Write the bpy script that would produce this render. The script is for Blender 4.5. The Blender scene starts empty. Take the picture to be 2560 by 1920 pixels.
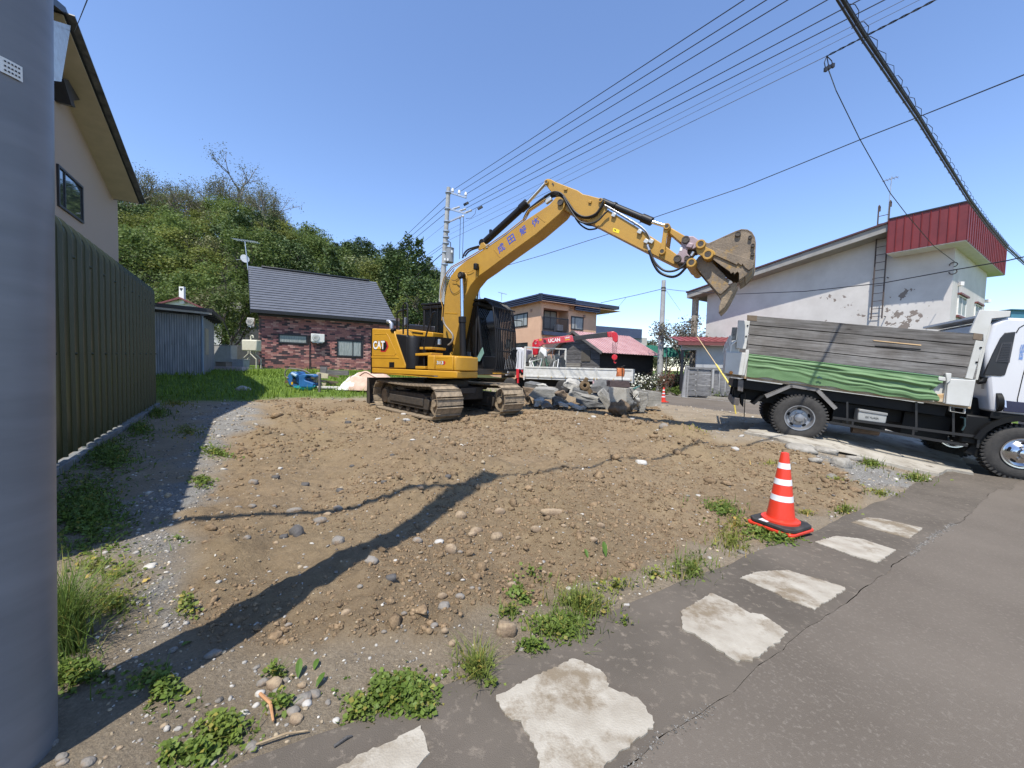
import bpy, bmesh, math, random
import numpy as np
from mathutils import Vector, Matrix
random.seed(7); RNG = np.random.default_rng(7)
SC = bpy.context.scene
COL = SC.collection
rad = math.radians
V = Vector

# ---------------------------------------------------------------- camera
F_PX, PITCH, ROLL, CAMZ = 962.0, rad(2.66), rad(1.57),1.25
_f = V((0, math.cos(PITCH),-math.sin(PITCH)))
_r0 = V((1,0,0)); _u0 = V((0, math.sin(PITCH), math.cos(PITCH)))
_r = _r0 * math.cos(ROLL) + _u0 * math.sin(ROLL)
_u = _u0 * math.cos(ROLL) - _r0 * math.sin(ROLL)
CAM = V((0,0, CAMZ))
cd = bpy.data.cameras.new('camera'); cam = bpy.data.objects.new('camera', cd); COL.objects.link(cam)
cd.sensor_width = 36.0; cd.lens = 36.0 * F_PX / 2560.0; cd.clip_start = 0.05; cd.clip_end = 3000
Mc = Matrix(((_r.x, _u.x, -_f.x, 0),(_r.y, _u.y, -_f.y, 0),(_r.z, _u.z, -_f.z, CAMZ),(0,0,0,1)))
cam.matrix_world = Mc
SC.camera = cam

# ---------------------------------------------------------------- sky and sun
SUN_H = V((0.37,0.93,0)).normalized()          # shadows run this way over the ground
SUN_EL = rad(62)
world = bpy.data.worlds.new('World'); SC.world = world; world.use_nodes = True
wn = world.node_tree.nodes; wl = world.node_tree.links
bg = wn['Background']; bg.inputs['Strength'].default_value = 0.145
sky = wn.new('ShaderNodeTexSky'); sky.sky_type = 'NISHITA'; sky.sun_disc = False
sky.sun_elevation = SUN_EL
sky.sun_rotation = math.atan2(-SUN_H.x, -SUN_H.y)
sky.altitude = 0; sky.air_density = 1.0; sky.dust_density = 0.05; sky.ozone_density = 2.2
tint = wn.new('ShaderNodeMixRGB'); tint.blend_type = 'MULTIPLY'; tint.inputs['Fac'].default_value = 1.0; tint.inputs['Color2'].default_value = (0.97,1.0,1.12,1)
wl.new(sky.outputs['Color'], tint.inputs['Color1']); wl.new(tint.outputs['Color'], bg.inputs['Color'])
sl = bpy.data.lights.new('sun', 'SUN'); sl.energy = 4.3; sl.angle = rad(0.53); sl.color = (1.0,0.955,0.88)
sun = bpy.data.objects.new('sun', sl); COL.objects.link(sun)
to_sun = V((-SUN_H.x * math.cos(SUN_EL),-SUN_H.y * math.cos(SUN_EL), math.sin(SUN_EL)))
sun.rotation_euler = to_sun.to_track_quat('Z', 'Y').to_euler()
SC.view_settings.view_transform = 'Standard'; SC.view_settings.look = 'None'
SC.view_settings.exposure = 0.66; SC.view_settings.gamma = 1.0
try: SC.view_settings.use_curve_mapping = False
except Exception: pass
SC.render.engine = 'CYCLES'
SC.cycles.max_bounces = 6; SC.cycles.diffuse_bounces = 3; SC.cycles.glossy_bounces = 3
SC.cycles.transparent_max_bounces = 6; SC.cycles.caustics_reflective = False; SC.cycles.caustics_refractive = False

# ---------------------------------------------------------------- surveying helpers: where things stand
def ray(px, py):
    return (_r * ((px - 1280) / F_PX) + _u * ((960 - py) / F_PX) + _f)
def at(px, py, D):
    d = ray(px, py); return CAM + d * (D / d.y)
def on_z(px, py, z=0.0):
    d = ray(px, py); return CAM + d * ((z - CAMZ) / d.z)
def on_plane(px, py, p0, n):
    d = ray(px, py); return CAM + d * ((V(p0) - CAM).dot(n) / d.dot(n))
def sstep(a, b, x):
    t = np.clip((x - a) / (b - a),0,1); return t * t * (3 - 2 * t)

B_ = (0.846,0.533); A_ = (-0.533,0.846)        # the two street directions of the town
AV = V((A_[0], A_[1],0)); BV = V((B_[0], B_[1],0))
def road_z(s):
    s = np.maximum(s, 0.0); return -0.56 * np.tanh(s * 0.045 / 0.56 * (0.9 + 0.1 * np.minimum(s / 4.0,1)))
def Hn(x, y):
    x = np.asarray(x, float); y = np.asarray(y, float)
    s = x * B_[0] + y * B_[1]; q = x * A_[0] + y * A_[1]
    left = sstep(9.5,5.5, s)
    L = left * (0.52 * sstep(14.0,20.5, q) + 0.20 * sstep(20.5,27.0, q))
    st = sstep(12.0,15.4, s)
    L = L * (1 - st) + (-0.33) * st
    w = sstep(1.35,3.6, q)
    return road_z(s) * (1 - w) + L * w
def H(x, y): return float(Hn(x, y))
def ground(px, py):
    d = ray(px, py); t = 0.4; p = CAM + d * t
    for _ in range(900):
        step = max(0.01,(p.z - H(p.x, p.y)) * 0.5)
        if p.z - H(p.x, p.y) < 0.004 or t > 120: break
        t += step / max(d.length, 1e-6); p = CAM + d * t
    p.z = H(p.x, p.y); return p

# ---------------------------------------------------------------- numpy noise
def _hash(ix, iy, seed):
    h = (ix * 374761393 + iy * 668265263 + seed * 1442695041) & 0xFFFFFFFF
    h = ((h ^ (h >> 13)) * 1274126177) & 0xFFFFFFFF
    return ((h ^ (h >> 16)) & 0xFFFF) / 65535.0
def vnoise(x, y, seed=0):
    x = np.asarray(x, float); y = np.asarray(y, float)
    ix = np.floor(x).astype(np.int64); iy = np.floor(y).astype(np.int64)
    fx = x - ix; fy = y - iy; fx = fx * fx * (3 - 2 * fx); fy = fy * fy * (3 - 2 * fy)
    a = _hash(ix, iy, seed); b = _hash(ix + 1, iy, seed); c = _hash(ix, iy + 1, seed); d = _hash(ix + 1, iy + 1, seed)
    return (a * (1 - fx) + b * fx) * (1 - fy) + (c * (1 - fx) + d * fx) * fy - 0.5
def fbm(x, y, f=1.0, o=4, seed=0):
    r = 0; amp = 1.0
    for k in range(o):
        r = r + amp * vnoise(x * f + 17.3 * k, y * f - 9.1 * k, seed + k); amp *= 0.5; f *= 2.03
    return r

# ---------------------------------------------------------------- materials
MATS = {}
def mat(name, c1, c2=None, scale=4.0, rough=0.6, bump=0.0, bscale=40.0, metal=0.0, rnd=0.0, detail=5.0, spec=0.5,
        stretch=None, c3=None, c3amt=0.0, c3scale=3.0, trans=0.0, coat=0.0, attr=None, contrast=(0.35,0.65)):
    if name in MATS: return MATS[name]
    m = bpy.data.materials.new(name); m.use_nodes = True
    n = m.node_tree.nodes; l = m.node_tree.links; b = n['Principled BSDF']
    b.inputs['Roughness'].default_value = rough; b.inputs['Metallic'].default_value = metal
    b.inputs['Specular IOR Level'].default_value = spec
    if coat: b.inputs['Coat Weight'].default_value = coat; b.inputs['Coat Roughness'].default_value = 0.12
    tc = n.new('ShaderNodeTexCoord'); src = tc.outputs['Object']
    if stretch:
        mp = n.new('ShaderNodeMapping'); mp.inputs['Scale'].default_value = stretch; l.new(src, mp.inputs['Vector']); src = mp.outputs['Vector']
    if c2 is None: c2 = tuple(c * 0.82 for c in c1)
    nz = n.new('ShaderNodeTexNoise'); nz.inputs['Scale'].default_value = scale; nz.inputs['Detail'].default_value = detail
    nz.inputs['Roughness'].default_value = 0.6
    l.new(src, nz.inputs['Vector'])
    rp = n.new('ShaderNodeValToRGB'); rp.color_ramp.elements[0].position = contrast[0]; rp.color_ramp.elements[1].position = contrast[1]
    rp.color_ramp.elements[0].color = (*c2,1); rp.color_ramp.elements[1].color = (*c1,1)
    l.new(nz.outputs['Fac'], rp.inputs['Fac']); col = rp.outputs['Color']
    if c3 is not None:
        n3 = n.new('ShaderNodeTexNoise'); n3.inputs['Scale'].default_value = c3scale; n3.inputs['Detail'].default_value = 7; n3.inputs['Roughness'].default_value = 0.7
        l.new(src, n3.inputs['Vector'])
        r3 = n.new('ShaderNodeValToRGB'); r3.color_ramp.elements[0].position = 1 - c3amt; r3.color_ramp.elements[1].position = min(1,1 - c3amt + 0.12)
        l.new(n3.outputs['Fac'], r3.inputs['Fac'])
        mx = n.new('ShaderNodeMixRGB'); mx.inputs['Color2'].default_value = (*c3,1); l.new(r3.outputs['Color'], mx.inputs['Fac']); l.new(col, mx.inputs['Color1']); col = mx.outputs['Color']
    if attr:
        at_ = n.new('ShaderNodeAttribute'); at_.attribute_name = attr
        mx = n.new('ShaderNodeMixRGB'); mx.blend_type = 'MULTIPLY'; mx.inputs['Fac'].default_value = 1.0
        l.new(col, mx.inputs['Color1']); l.new(at_.outputs['Color'], mx.inputs['Color2']); col = mx.outputs['Color']
    if rnd:
        oi = n.new('ShaderNodeObjectInfo')
        mr = n.new('ShaderNodeMapRange'); mr.inputs['To Min'].default_value = 1 - rnd; mr.inputs['To Max'].default_value = 1 + rnd
        l.new(oi.outputs['Random'], mr.inputs['Value'])
        mx = n.new('ShaderNodeVectorMath'); mx.operation = 'SCALE'; l.new(col, mx.inputs[0]); l.new(mr.outputs['Result'], mx.inputs['Scale']); col = mx.outputs['Vector']
    l.new(col, b.inputs['Base Color'])
    if bump:
        nb = n.new('ShaderNodeTexNoise'); nb.inputs['Scale'].default_value = bscale; nb.inputs['Detail'].default_value = 6
        l.new(src, nb.inputs['Vector'])
        bp = n.new('ShaderNodeBump'); bp.inputs['Strength'].default_value = bump; bp.inputs['Distance'].default_value = 0.02
        l.new(nb.outputs['Fac'], bp.inputs['Height']); l.new(bp.outputs['Normal'], b.inputs['Normal'])
    if trans:
        tr = n.new('ShaderNodeBsdfTranslucent'); l.new(col, tr.inputs['Color'])
        ms = n.new('ShaderNodeMixShader'); ms.inputs['Fac'].default_value = trans
        l.new(b.outputs['BSDF'], ms.inputs[1]); l.new(tr.outputs['BSDF'], ms.inputs[2]); l.new(ms.outputs['Shader'], n['Material Output'].inputs['Surface'])
    MATS[name] = m; return m
def node_mat(name):
    m = bpy.data.materials.new(name); m.use_nodes = True; MATS[name] = m
    n = m.node_tree.nodes; return m, n, m.node_tree.links, n['Principled BSDF']

# ---------------------------------------------------------------- mesh building
def rotz(a): return Matrix.Rotation(a, 4, 'Z')
class MB:
    def __init__(self): self.v = []; self.f = []; self.mi = []
    def add(self, vs, fs, mi=0):
        o = len(self.v); self.v += [tuple(v) for v in vs]
        self.f += [tuple(i + o for i in f) for f in fs]; self.mi += [mi] * len(fs); return self
    def box(self, c, s, R=None, mi=0):
        hx, hy, hz = s[0] / 2, s[1] / 2, s[2] / 2; c = V(c)
        vs = []
        for x in (-hx, hx):
            for y in (-hy, hy):
                for z in (-hz, hz):
                    p = V((x, y, z)); p = (R.to_3x3() @ p if R is not None else p); vs.append(c + p)
        return self.add(vs, [(0,1,3,2),(4,6,7,5),(0,4,5,1),(2,3,7,6),(0,2,6,4),(1,5,7,3)], mi)
    def span(self, a, b, mi=0):
        a = V(a); b = V(b); return self.box((a + b) / 2,[abs(b[i] - a[i]) for i in range(3)], None, mi)
    def beam(self, p0, p1, w, h, up=(0,0,1), mi=0):
        p0 = V(p0); p1 = V(p1); d = (p1 - p0); L = d.length; d.normalize(); up = V(up)
        s = d.cross(up)
        if s.length < 1e-4: s = d.cross(V((1,0,0)))
        s.normalize(); u = s.cross(d).normalized()
        R = Matrix((( d.x, s.x, u.x),(d.y, s.y, u.y),(d.z, s.z, u.z)))
        return self.box((p0 + p1) / 2,(L, w, h), R, mi)
    def prism(self, pts, ext, mi=0):
        n = len(pts); ext = V(ext); a = [V(p) for p in pts]; b = [p + ext for p in a]
        nrm = V((0,0,0))
        for i in range(n):
            nrm += a[i].cross(a[(i + 1) % n])
        fs = [tuple(range(n)), tuple(range(2 * n - 1, n - 1,-1))] + [(i, i + n, (i + 1) % n + n, (i + 1) % n) for i in range(n)]
        if nrm.dot(ext) > 0: fs = [tuple(reversed(f)) for f in fs]
        return self.add(a + b, fs, mi)
    def quad(self, a, b, c, d, mi=0): return self.add([a, b, c, d],[(0,1,2,3)], mi)
    def tube(self, path, r, n=8, mi=0, caps=True):
        P = [V(p) for p in path]; m = len(P)
        rs = r if isinstance(r, (list, tuple)) else [r] * m
        T = []
        for i in range(m):
            t = P[min(i + 1, m - 1)] - P[max(i - 1,0)]; T.append(t.normalized() if t.length > 1e-9 else V((0,0,1)))
        x = T[0].orthogonal().normalized(); vs = []
        for i in range(m):
            x = (x - T[i] * x.dot(T[i]));
            if x.length < 1e-6: x = T[i].orthogonal()
            x.normalize(); y = T[i].cross(x)
            for k in range(n):
                a = 2 * math.pi * k / n; vs.append(P[i] + (x * math.cos(a) + y * math.sin(a)) * rs[i])
        fs = []
        for i in range(m - 1):
            for k in range(n):
                fs.append((i * n + k, i * n + (k + 1) % n, (i + 1) * n + (k + 1) % n, (i + 1) * n + k))
        if caps: fs += [tuple(range(n - 1,-1,-1)), tuple(range((m - 1) * n, m * n))]
        return self.add(vs, fs, mi)
    def cyl(self, p0, p1, r, n=16, mi=0, r1=None): return self.tube([p0, p1],[r, r if r1 is None else r1], n, mi)
    def lathe(self, prof, n=24, M=None, mi=0, closed=False, caps=True):
        vs = []; m = len(prof)
        for (r, z) in prof:
            for k in range(n):
                a = 2 * math.pi * k / n; p = V((r * math.cos(a), r * math.sin(a), z)); vs.append(M @ p if M is not None else p)
        fs = []
        for i in range(m - 1 if not closed else m):
            j = (i + 1) % m
            for k in range(n): fs.append((i * n + k, i * n + (k + 1) % n, j * n + (k + 1) % n, j * n + k))
        if not closed and caps:
            if prof[0][0] > 1e-5: fs.append(tuple(range(n - 1,-1,-1)))
            if prof[-1][0] > 1e-5: fs.append(tuple(range((m - 1) * n, m * n)))
        return self.add(vs, fs, mi)
    def grid(self, fn, nu, nv, mi=0):
        vs = [fn(i / nu, j / nv) for j in range(nv + 1) for i in range(nu + 1)]
        fs = [(j * (nu + 1) + i, j * (nu + 1) + i + 1,(j + 1) * (nu + 1) + i + 1,(j + 1) * (nu + 1) + i) for j in range(nv) for i in range(nu)]
        return self.add(vs, fs, mi)
    def mesh(self, name, mats, smooth=False):
        me = bpy.data.meshes.new(name); me.from_pydata([tuple(v) for v in self.v],[], self.f)
        for m in (mats if isinstance(mats, (list, tuple)) else [mats]): me.materials.append(m)
        if len(set(self.mi)) > 1: me.polygons.foreach_set('material_index', self.mi)
        if smooth: me.polygons.foreach_set('use_smooth', [True] * len(me.polygons))
        me.update(); return me
ROOTM = {}
def link(name, me, parent=None):
    o = bpy.data.objects.new(name, me); COL.objects.link(o)
    if parent is not None: o.parent = parent
    ROOTM[o.name] = ROOTM.get(parent.name, Matrix()) if parent is not None else Matrix()
    return o
def smooth_angle(o, ang=35):
    me = o.data; me.polygons.foreach_set('use_smooth', [True] * len(me.polygons))
    try: me.set_sharp_from_angle(angle=rad(ang))
    except Exception: pass
def obj(name, mb, mats, parent=None, world=False, bevel=0.0, smooth=None, seg=2, label=None):
    if world and parent is not None:
        inv = ROOTM[parent.name].inverted(); mb.v = [tuple(inv @ V(v)) for v in mb.v]
    o = link(name, mb.mesh(name, mats), parent)
    if smooth is not None: smooth_angle(o, smooth)
    if bevel:
        b = o.modifiers.new('bevel', 'BEVEL'); b.width = bevel; b.segments = seg; b.limit_method = 'ANGLE'; b.angle_limit = rad(40)
        b.harden_normals = False
        if smooth is None: smooth_angle(o, 40)
    if label: o['label'] = label
    return o
def thing(name, label, cat, loc=(0,0,0), M=None, group=None):
    o = bpy.data.objects.new(name, None); COL.objects.link(o); o.empty_display_size = 0.2
    mw = M if M is not None else Matrix.Translation(V(loc)); o.matrix_world = mw; ROOTM[o.name] = mw.copy()
    return tag(o, label, cat, group)
def tag(o, label, cat, group=None):
    o['label'] = label; o['category'] = cat
    if group: o['group'] = group
    return o
def setting(o, kind='structure'): o['kind'] = kind; return o
def copy_tree(o, M, label=None, group=None):
    c = o.copy(); COL.objects.link(c); c.matrix_world = M; ROOTM[c.name] = M.copy()
    if label: c['label'] = label
    if group: c['group'] = group
    for ch in list(o.children):
        k = ch.copy(); COL.objects.link(k); k.parent = c
        for g in list(ch.children):
            d = g.copy(); COL.objects.link(d); d.parent = k
    return c
def np_mesh(name, verts, faces, mats, cols=None, mi=None, smooth=False):
    """verts (n,3), faces (m,k) arrays of equal-sided faces"""
    me = bpy.data.meshes.new(name); n = len(verts); m, k = faces.shape
    me.vertices.add(n); me.vertices.foreach_set('co', np.ascontiguousarray(verts, np.float32).ravel())
    me.loops.add(m * k); me.loops.foreach_set('vertex_index', np.ascontiguousarray(faces, np.int32).ravel())
    me.polygons.add(m); me.polygons.foreach_set('loop_start', np.arange(0, m * k, k, dtype=np.int32)); me.polygons.foreach_set('loop_total', np.full(m, k, np.int32))
    if smooth: me.polygons.foreach_set('use_smooth', np.ones(m, bool))
    for mm in (mats if isinstance(mats, (list, tuple)) else [mats]): me.materials.append(mm)
    if mi is not None: me.polygons.foreach_set('material_index', np.ascontiguousarray(mi, np.int32))
    me.update(); me.validate()
    if cols is not None:
        for cn, arr in cols.items():
            a = me.color_attributes.new(cn, 'FLOAT_COLOR', 'POINT')
            c4 = np.ones((n, 4), np.float32); c4[:, :3] = arr; a.data.foreach_set('color', c4.ravel())
    return me
def text_mb(body, size=1.0, offset=0.0, extrude=0.0):
    c = bpy.data.curves.new('lettering', 'FONT'); c.body = body; c.size = size; c.offset = offset; c.extrude = extrude
    c.align_x = 'CENTER'; c.align_y = 'CENTER'; c.resolution_u = 4
    o = bpy.data.objects.new('lettering', c); COL.objects.link(o)
    dg = bpy.context.evaluated_depsgraph_get(); me = bpy.data.meshes.new_from_object(o.evaluated_get(dg))
    mb = MB(); mb.add([v.co.copy() for v in me.vertices],[tuple(p.vertices) for p in me.polygons])
    bpy.data.objects.remove(o); bpy.data.curves.remove(c); bpy.data.meshes.remove(me)
    return mb
def place_text(body, origin, xdir, ydir, width, height, offset=0.0):
    """lettering fitted into width x height, centred on origin, in the plane of xdir and ydir"""
    mb = text_mb(body, 1.0, offset); a = np.array(mb.v); lo = a.min(0); hi = a.max(0); s = np.maximum(hi - lo, 1e-6)
    X = V(xdir).normalized(); Y = V(ydir).normalized(); O = V(origin)
    mb.v = [tuple(O + X * ((p[0] - (lo[0] + hi[0]) / 2) / s[0] * width) + Y * ((p[1] - (lo[1] + hi[1]) / 2) / s[1] * height)) for p in a]
    return mb
def zc(ox, oy, sc): return lambda x, y: (ox + x / sc, oy + y / sc)
Z1 = zc(880,420,4.254); Z2 = zc(880,780,4.254); Z3 = zc(1360,440,3.95); Z4 = zc(1240,700,4.424)
Z5 = zc(1780,740,2.836); Z6 = zc(0,0,2.962); Z8 = zc(360,480,3.19); Z7 = zc(2000,740,3.318)
ZH = zc(1700,440,2.572); ZF = zc(1660,780,7.54); ZR = zc(1560,740,6.38); ZE = zc(1030,780,8.296); ZD = zc(2212/2212,0,1)
def DP(x, y): return (x * 2560 / 2212.0, y * 2560 / 2212.0)
# ================================================================ GROUND
def poly_world(pxs): return np.array([ground(*p)[:2] for p in pxs])
def poly_sd(P, x, y):
    """signed distance to polygon, positive inside"""
    x = np.asarray(x); y = np.asarray(y); d2 = np.full(x.shape, 1e9); ins = np.zeros(x.shape, bool); n = len(P)
    for i in range(n):
        a = P[i]; b = P[(i + 1) % n]; e = b - a; L = max(e @ e, 1e-9)
        t = np.clip(((x - a[0]) * e[0] + (y - a[1]) * e[1]) / L, 0,1)
        dx = x - a[0] - t * e[0]; dy = y - a[1] - t * e[1]; d2 = np.minimum(d2, dx * dx + dy * dy)
        c = ((a[1] > y) != (b[1] > y)) & (x < (b[0] - a[0]) * (y - a[1]) / (b[1] - a[1] + 1e-12) + a[0]); ins ^= c
    return np.where(ins, 1,-1) * np.sqrt(d2)
SOIL_P = poly_world([(459,1477),(478,1407),(435,1298),(536,1248),(550,1178),(600,1090),(680,1049),(641,1000),(760,992),(950,1003),
                     (1150,985),(1330,985),(1500,990),(1640,1015),(1720,1060),(1800,1098),(2000,1118),(2085,1160),(2150,1230),(1960,1290),(1800,1370),
                     (1560,1440),(1400,1490),(1290,1580),(1100,1650),(900,1640),(700,1630),(560,1590)])
GRAV_P = poly_world([(640,998),(600,1090),(544,1178),(536,1248),(435,1298),(478,1407),(459,1477),(450,1560),(330,1500),(390,1300),(440,1150),(510,1040),(560,1000)])
WHITE_P = poly_world([(2040,1130),(2120,1150),(2230,1175),(2330,1200),(2240,1235),(2120,1225),(2060,1190)])
def sq(x, y): return x * B_[0] + y * B_[1], x * A_[0] + y * A_[1]
def zones(x, y):
    s, q = sq(x, y); n = fbm(x, y, 1.3,4,3)
    soil = sstep(-0.12,0.12, poly_sd(SOIL_P, x, y) + 0.35 * n)
    grav = sstep(-0.18,0.18, poly_sd(GRAV_P, x, y) + 0.5 * fbm(x, y, 2.0,3,8)) * (1 - soil)
    wht = sstep(-0.15,0.2, poly_sd(WHITE_P, x, y) + 0.4 * fbm(x, y, 2.5,3,28)) * (1 - soil * 0.6)
    grass = sstep(13.0,14.6, q + 1.6 * n) * sstep(9.5,8.0, s) + sstep(23.4,23.8, s) + sstep(-5.5,-8, s) * sstep(3,5, q)
    grass = np.clip(grass, 0,1) * (1 - soil)
    return soil, np.clip(np.maximum(grav, wht),0,1), grass
MN = [(random.uniform(-5,4.5), random.uniform(1.8,9.5), random.uniform(.12,.5), random.uniform(.03,.10) * random.choice((1,1,1,-.6))) for _ in range(110)]
def ground_z(x, y, soil=None):
    if soil is None: soil = zones(x, y)[0]
    s, q = sq(x, y); z = Hn(x, y)
    rough = 0.07 * fbm(x, y, 0.55,3,11) + 0.060 * fbm(x, y, 2.2,4,5) + 0.034 * np.abs(fbm(x, y, 8.0,3,21)) * (1 + 1.6 * np.clip(fbm(x, y, .7,2,33),-.5,1))
    for (mx_, my_, mr, mh) in MN: rough = rough + mh * np.exp(-(((x - mx_) ** 2 + (y - my_) ** 2) / (mr * mr))) * (1 + 1.2 * np.abs(fbm(x, y, 7,2,61)))
    ta = (x + 1.84) * .671 - (y - 10.76) * .741; tl_ = np.abs(np.abs((x + 1.84) * .741 + (y - 10.76) * .671) - 1.0)
    rough = rough + sstep(.42,.28, tl_) * sstep(6.0,2.5, ta) * sstep(-2,-1, ta) * (.016 * np.sin(ta * 33.8) - .03)
    ridge = 0.024 * np.abs(fbm(x, y, 20.0,3,31))
    z = z + soil * (rough - 0.045 + ridge) + (1 - soil) * (0.012 * fbm(x, y, 3.0,3,15) + 0.006 * fbm(x, y, 14,2,16)) * sstep(1.2,1.5, q)
    far = sstep(16,30, np.abs(x) + np.abs(y) * 0.5); z = z + far * 0.05 * fbm(x, y, 0.2,2,40)
    z = z - (0.07 - .045 * sstep(.05,.0, np.abs(q - .80))) * sstep(1.30,1.15, q) - 0.05 * sstep(13.0,13.6, s)
    return z
def gaxis(lo, hi, d, g, mn, mx):
    a = list(np.arange(lo, hi, d)); st = d
    while a[-1] < mx: st *= g; a.append(a[-1] + st)
    st = d
    while a[0] > mn: st *= g; a.insert(0, a[0] - st)
    return np.array(a)
gx = gaxis(-2.8,3.2,0.023,1.035,-1500,1500); gy = gaxis(0.8,4.0,0.022,1.022,-60,2200)
GX, GY = np.meshgrid(gx, gy); fx, fy = GX.ravel(), GY.ravel()
so, gr, gs = zones(fx, fy); gz = ground_z(fx, fy, so)
nx, ny = len(gx), len(gy); ii = np.arange(nx * ny).reshape(ny, nx)
gf = np.stack([ii[:-1, :-1], ii[:-1,1:], ii[1:, 1:], ii[1:, :-1]],-1).reshape(-1,4)
gm, n, l, b = node_mat('earth')
b.inputs['Roughness'].default_value = 0.95; b.inputs['Specular IOR Level'].default_value = 0.15
tc = n.new('ShaderNodeTexCoord')
def nz(sc, det=6, ro=0.6):
    t = n.new('ShaderNodeTexNoise'); t.inputs['Scale'].default_value = sc; t.inputs['Detail'].default_value = det; t.inputs['Roughness'].default_value = ro
    l.new(tc.outputs['Object'], t.inputs['Vector']); return t.outputs['Fac']
def ramp(f, *stops):
    r = n.new('ShaderNodeValToRGB'); e = r.color_ramp.elements
    e[0].position, e[0].color = stops[0][0],(*stops[0][1],1); e[1].position, e[1].color = stops[-1][0],(*stops[-1][1],1)
    for p, c in stops[1:-1]: k = e.new(p); k.color = (*c, 1)
    l.new(f, r.inputs['Fac']); return r.outputs['Color']
def mix(f, a, c, mode='MIX'):
    m = n.new('ShaderNodeMixRGB'); m.blend_type = mode
    if isinstance(f, float): m.inputs['Fac'].default_value = f
    else: l.new(f, m.inputs['Fac'])
    l.new(a, m.inputs['Color1']); l.new(c, m.inputs['Color2']); return m.outputs['Color']
za = n.new('ShaderNodeAttribute'); za.attribute_name = 'zone'; sp = n.new('ShaderNodeSeparateColor'); l.new(za.outputs['Color'], sp.inputs['Color'])
soilc = mix(0.55, ramp(nz(0.9,7),(0.3,(0.179,0.127,0.074)),(0.52,(0.254,0.185,0.110)),(0.72,(0.352,0.264,0.160))), ramp(nz(14,8,.7),(0.3,(0.136,0.096,0.058)),(0.55,(0.254,0.185,0.112)),(0.75,(0.396,0.300,0.185))))
verge = mix(0.5, ramp(nz(1.7,6),(0.35,(0.213,0.169,0.116)),(0.65,(0.359,0.288,0.199))), ramp(nz(60,4,.8),(0.35,(0.133,0.107,0.075)),(0.6,(0.326,0.265,0.186)),(0.72,(0.532,0.467,0.362))))
grvc = mix(0.6, ramp(nz(3,5),(0.35,(.215,.20,.175)),(0.65,(.33,.315,.285))), ramp(nz(75,3,.8),(0.36,(.07,.065,.058)),(0.55,(.25,.24,.215)),(0.72,(.50,.48,.44))))
grsc = ramp(nz(5,6),(0.3,(0.048,0.083,0.013)),(0.6,(0.112,0.173,0.029)),(0.8,(0.225,0.210,0.065)))
soilc = mix(ramp(nz(.42,5,.6),(.42,(0,0,0)),(.66,(1,1,1))), soilc, mix(.5, ramp(nz(5,7,.7),(.3,(0.159,0.118,0.064)),(.7,(0.306,0.231,0.124))), soilc)); soilc = mix(ramp(nz(130,3,.8),(.62,(0,0,0)),(.72,(1,1,1))), soilc, ramp(nz(9,3),(.3,(0.432,0.351,0.208)),(.7,(0.648,0.555,0.342))))
c = mix(sp.outputs[1], verge, grvc); c = mix(sp.outputs[2], c, grsc); c = mix(sp.outputs[0], c, soilc)
l.new(c, b.inputs['Base Color'])
bp = n.new('ShaderNodeBump'); bp.inputs['Strength'].default_value = 1.0; bp.inputs['Distance'].default_value = 0.03
l.new(nz(38,9,.78), bp.inputs['Height']); l.new(bp.outputs['Normal'], b.inputs['Normal'])
me = np_mesh('ground', np.stack([fx, fy, gz],1), gf, gm, {'zone': np.stack([so, gr, gs],1)}, smooth=True)
setting(link('ground', me))

# ---------------------------------------------------------------- road, pavement strip, street
asph = mat('asphalt', (.158,.134,.108),(.112,.094,.075),.9,.95,.35,330, spec=.1, c3=(.185,.16,.13), c3amt=.46, c3scale=60, detail=12, contrast=(.28,.72))
asph2 = mat('pavement_asphalt', (.142,.120,.096),(.088,.075,.060),1.5,.95,.35,300, spec=.1, c3=(.19,.16,.125), c3amt=.45, c3scale=22, detail=12, contrast=(.28,.72))
conc = mat('old_concrete', (.40,.365,.30),(.30,.265,.21),7,.92,.25,140, c3=(.20,.16,.11), c3amt=.52, c3scale=3.6, detail=9, spec=.15)
def qc(s): return 0.78 + 0.05 * fbm(s, s * 0 + 3.3,1.1,3,51) + 0.025 * fbm(s, s * 0 + 9.1,7.0,2,52) + 0.012 * s * (s < 9)
def qe(s): return 1.36 + 0.06 * fbm(s, s * 0 + 1.7,1.7,4,53) + 0.02 * np.clip(s, 0,9)
def strip(name, m, s0, s1, ds, qa, qb, nq, lift, kind='structure', edge_drop=0.05, jag=0.0):
    S = np.arange(s0, s1, ds); T = np.linspace(0,1, nq + 1); SS, TT = np.meshgrid(S, T); ss = SS.ravel(); tt = TT.ravel()
    ea = qa(ss); eb = qb(ss); q = ea + (eb - ea) * tt
    x = ss * B_[0] + q * A_[0]; y = ss * B_[1] + q * A_[1]; z = Hn(x, y) + lift + 0.008 * fbm(x, y, 1.2,3,61)
    z = np.where((tt < 1e-6) | (tt > 1 - 1e-6), z - edge_drop, z)
    ii = np.arange(len(S) * (nq + 1)).reshape(nq + 1, len(S))
    f = np.stack([ii[:-1, :-1], ii[:-1,1:], ii[1:, 1:], ii[1:, :-1]],-1).reshape(-1,4)
    return setting(link(name, np_mesh(name, np.stack([x, y, z],1), f, m, smooth=True)), kind)
strip('road', asph, -30,19,.06, lambda s: s * 0 - 9.0, lambda s: qc(s) + .002,14,.007, edge_drop=.001)
pav = strip('pavement', asph2,-20,11.5,.04, lambda s: qc(s) + .003 + .003 * (fbm(s, s * 0,2.2,3,12) > .1), qe, 14,.011, edge_drop=.004)
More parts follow.
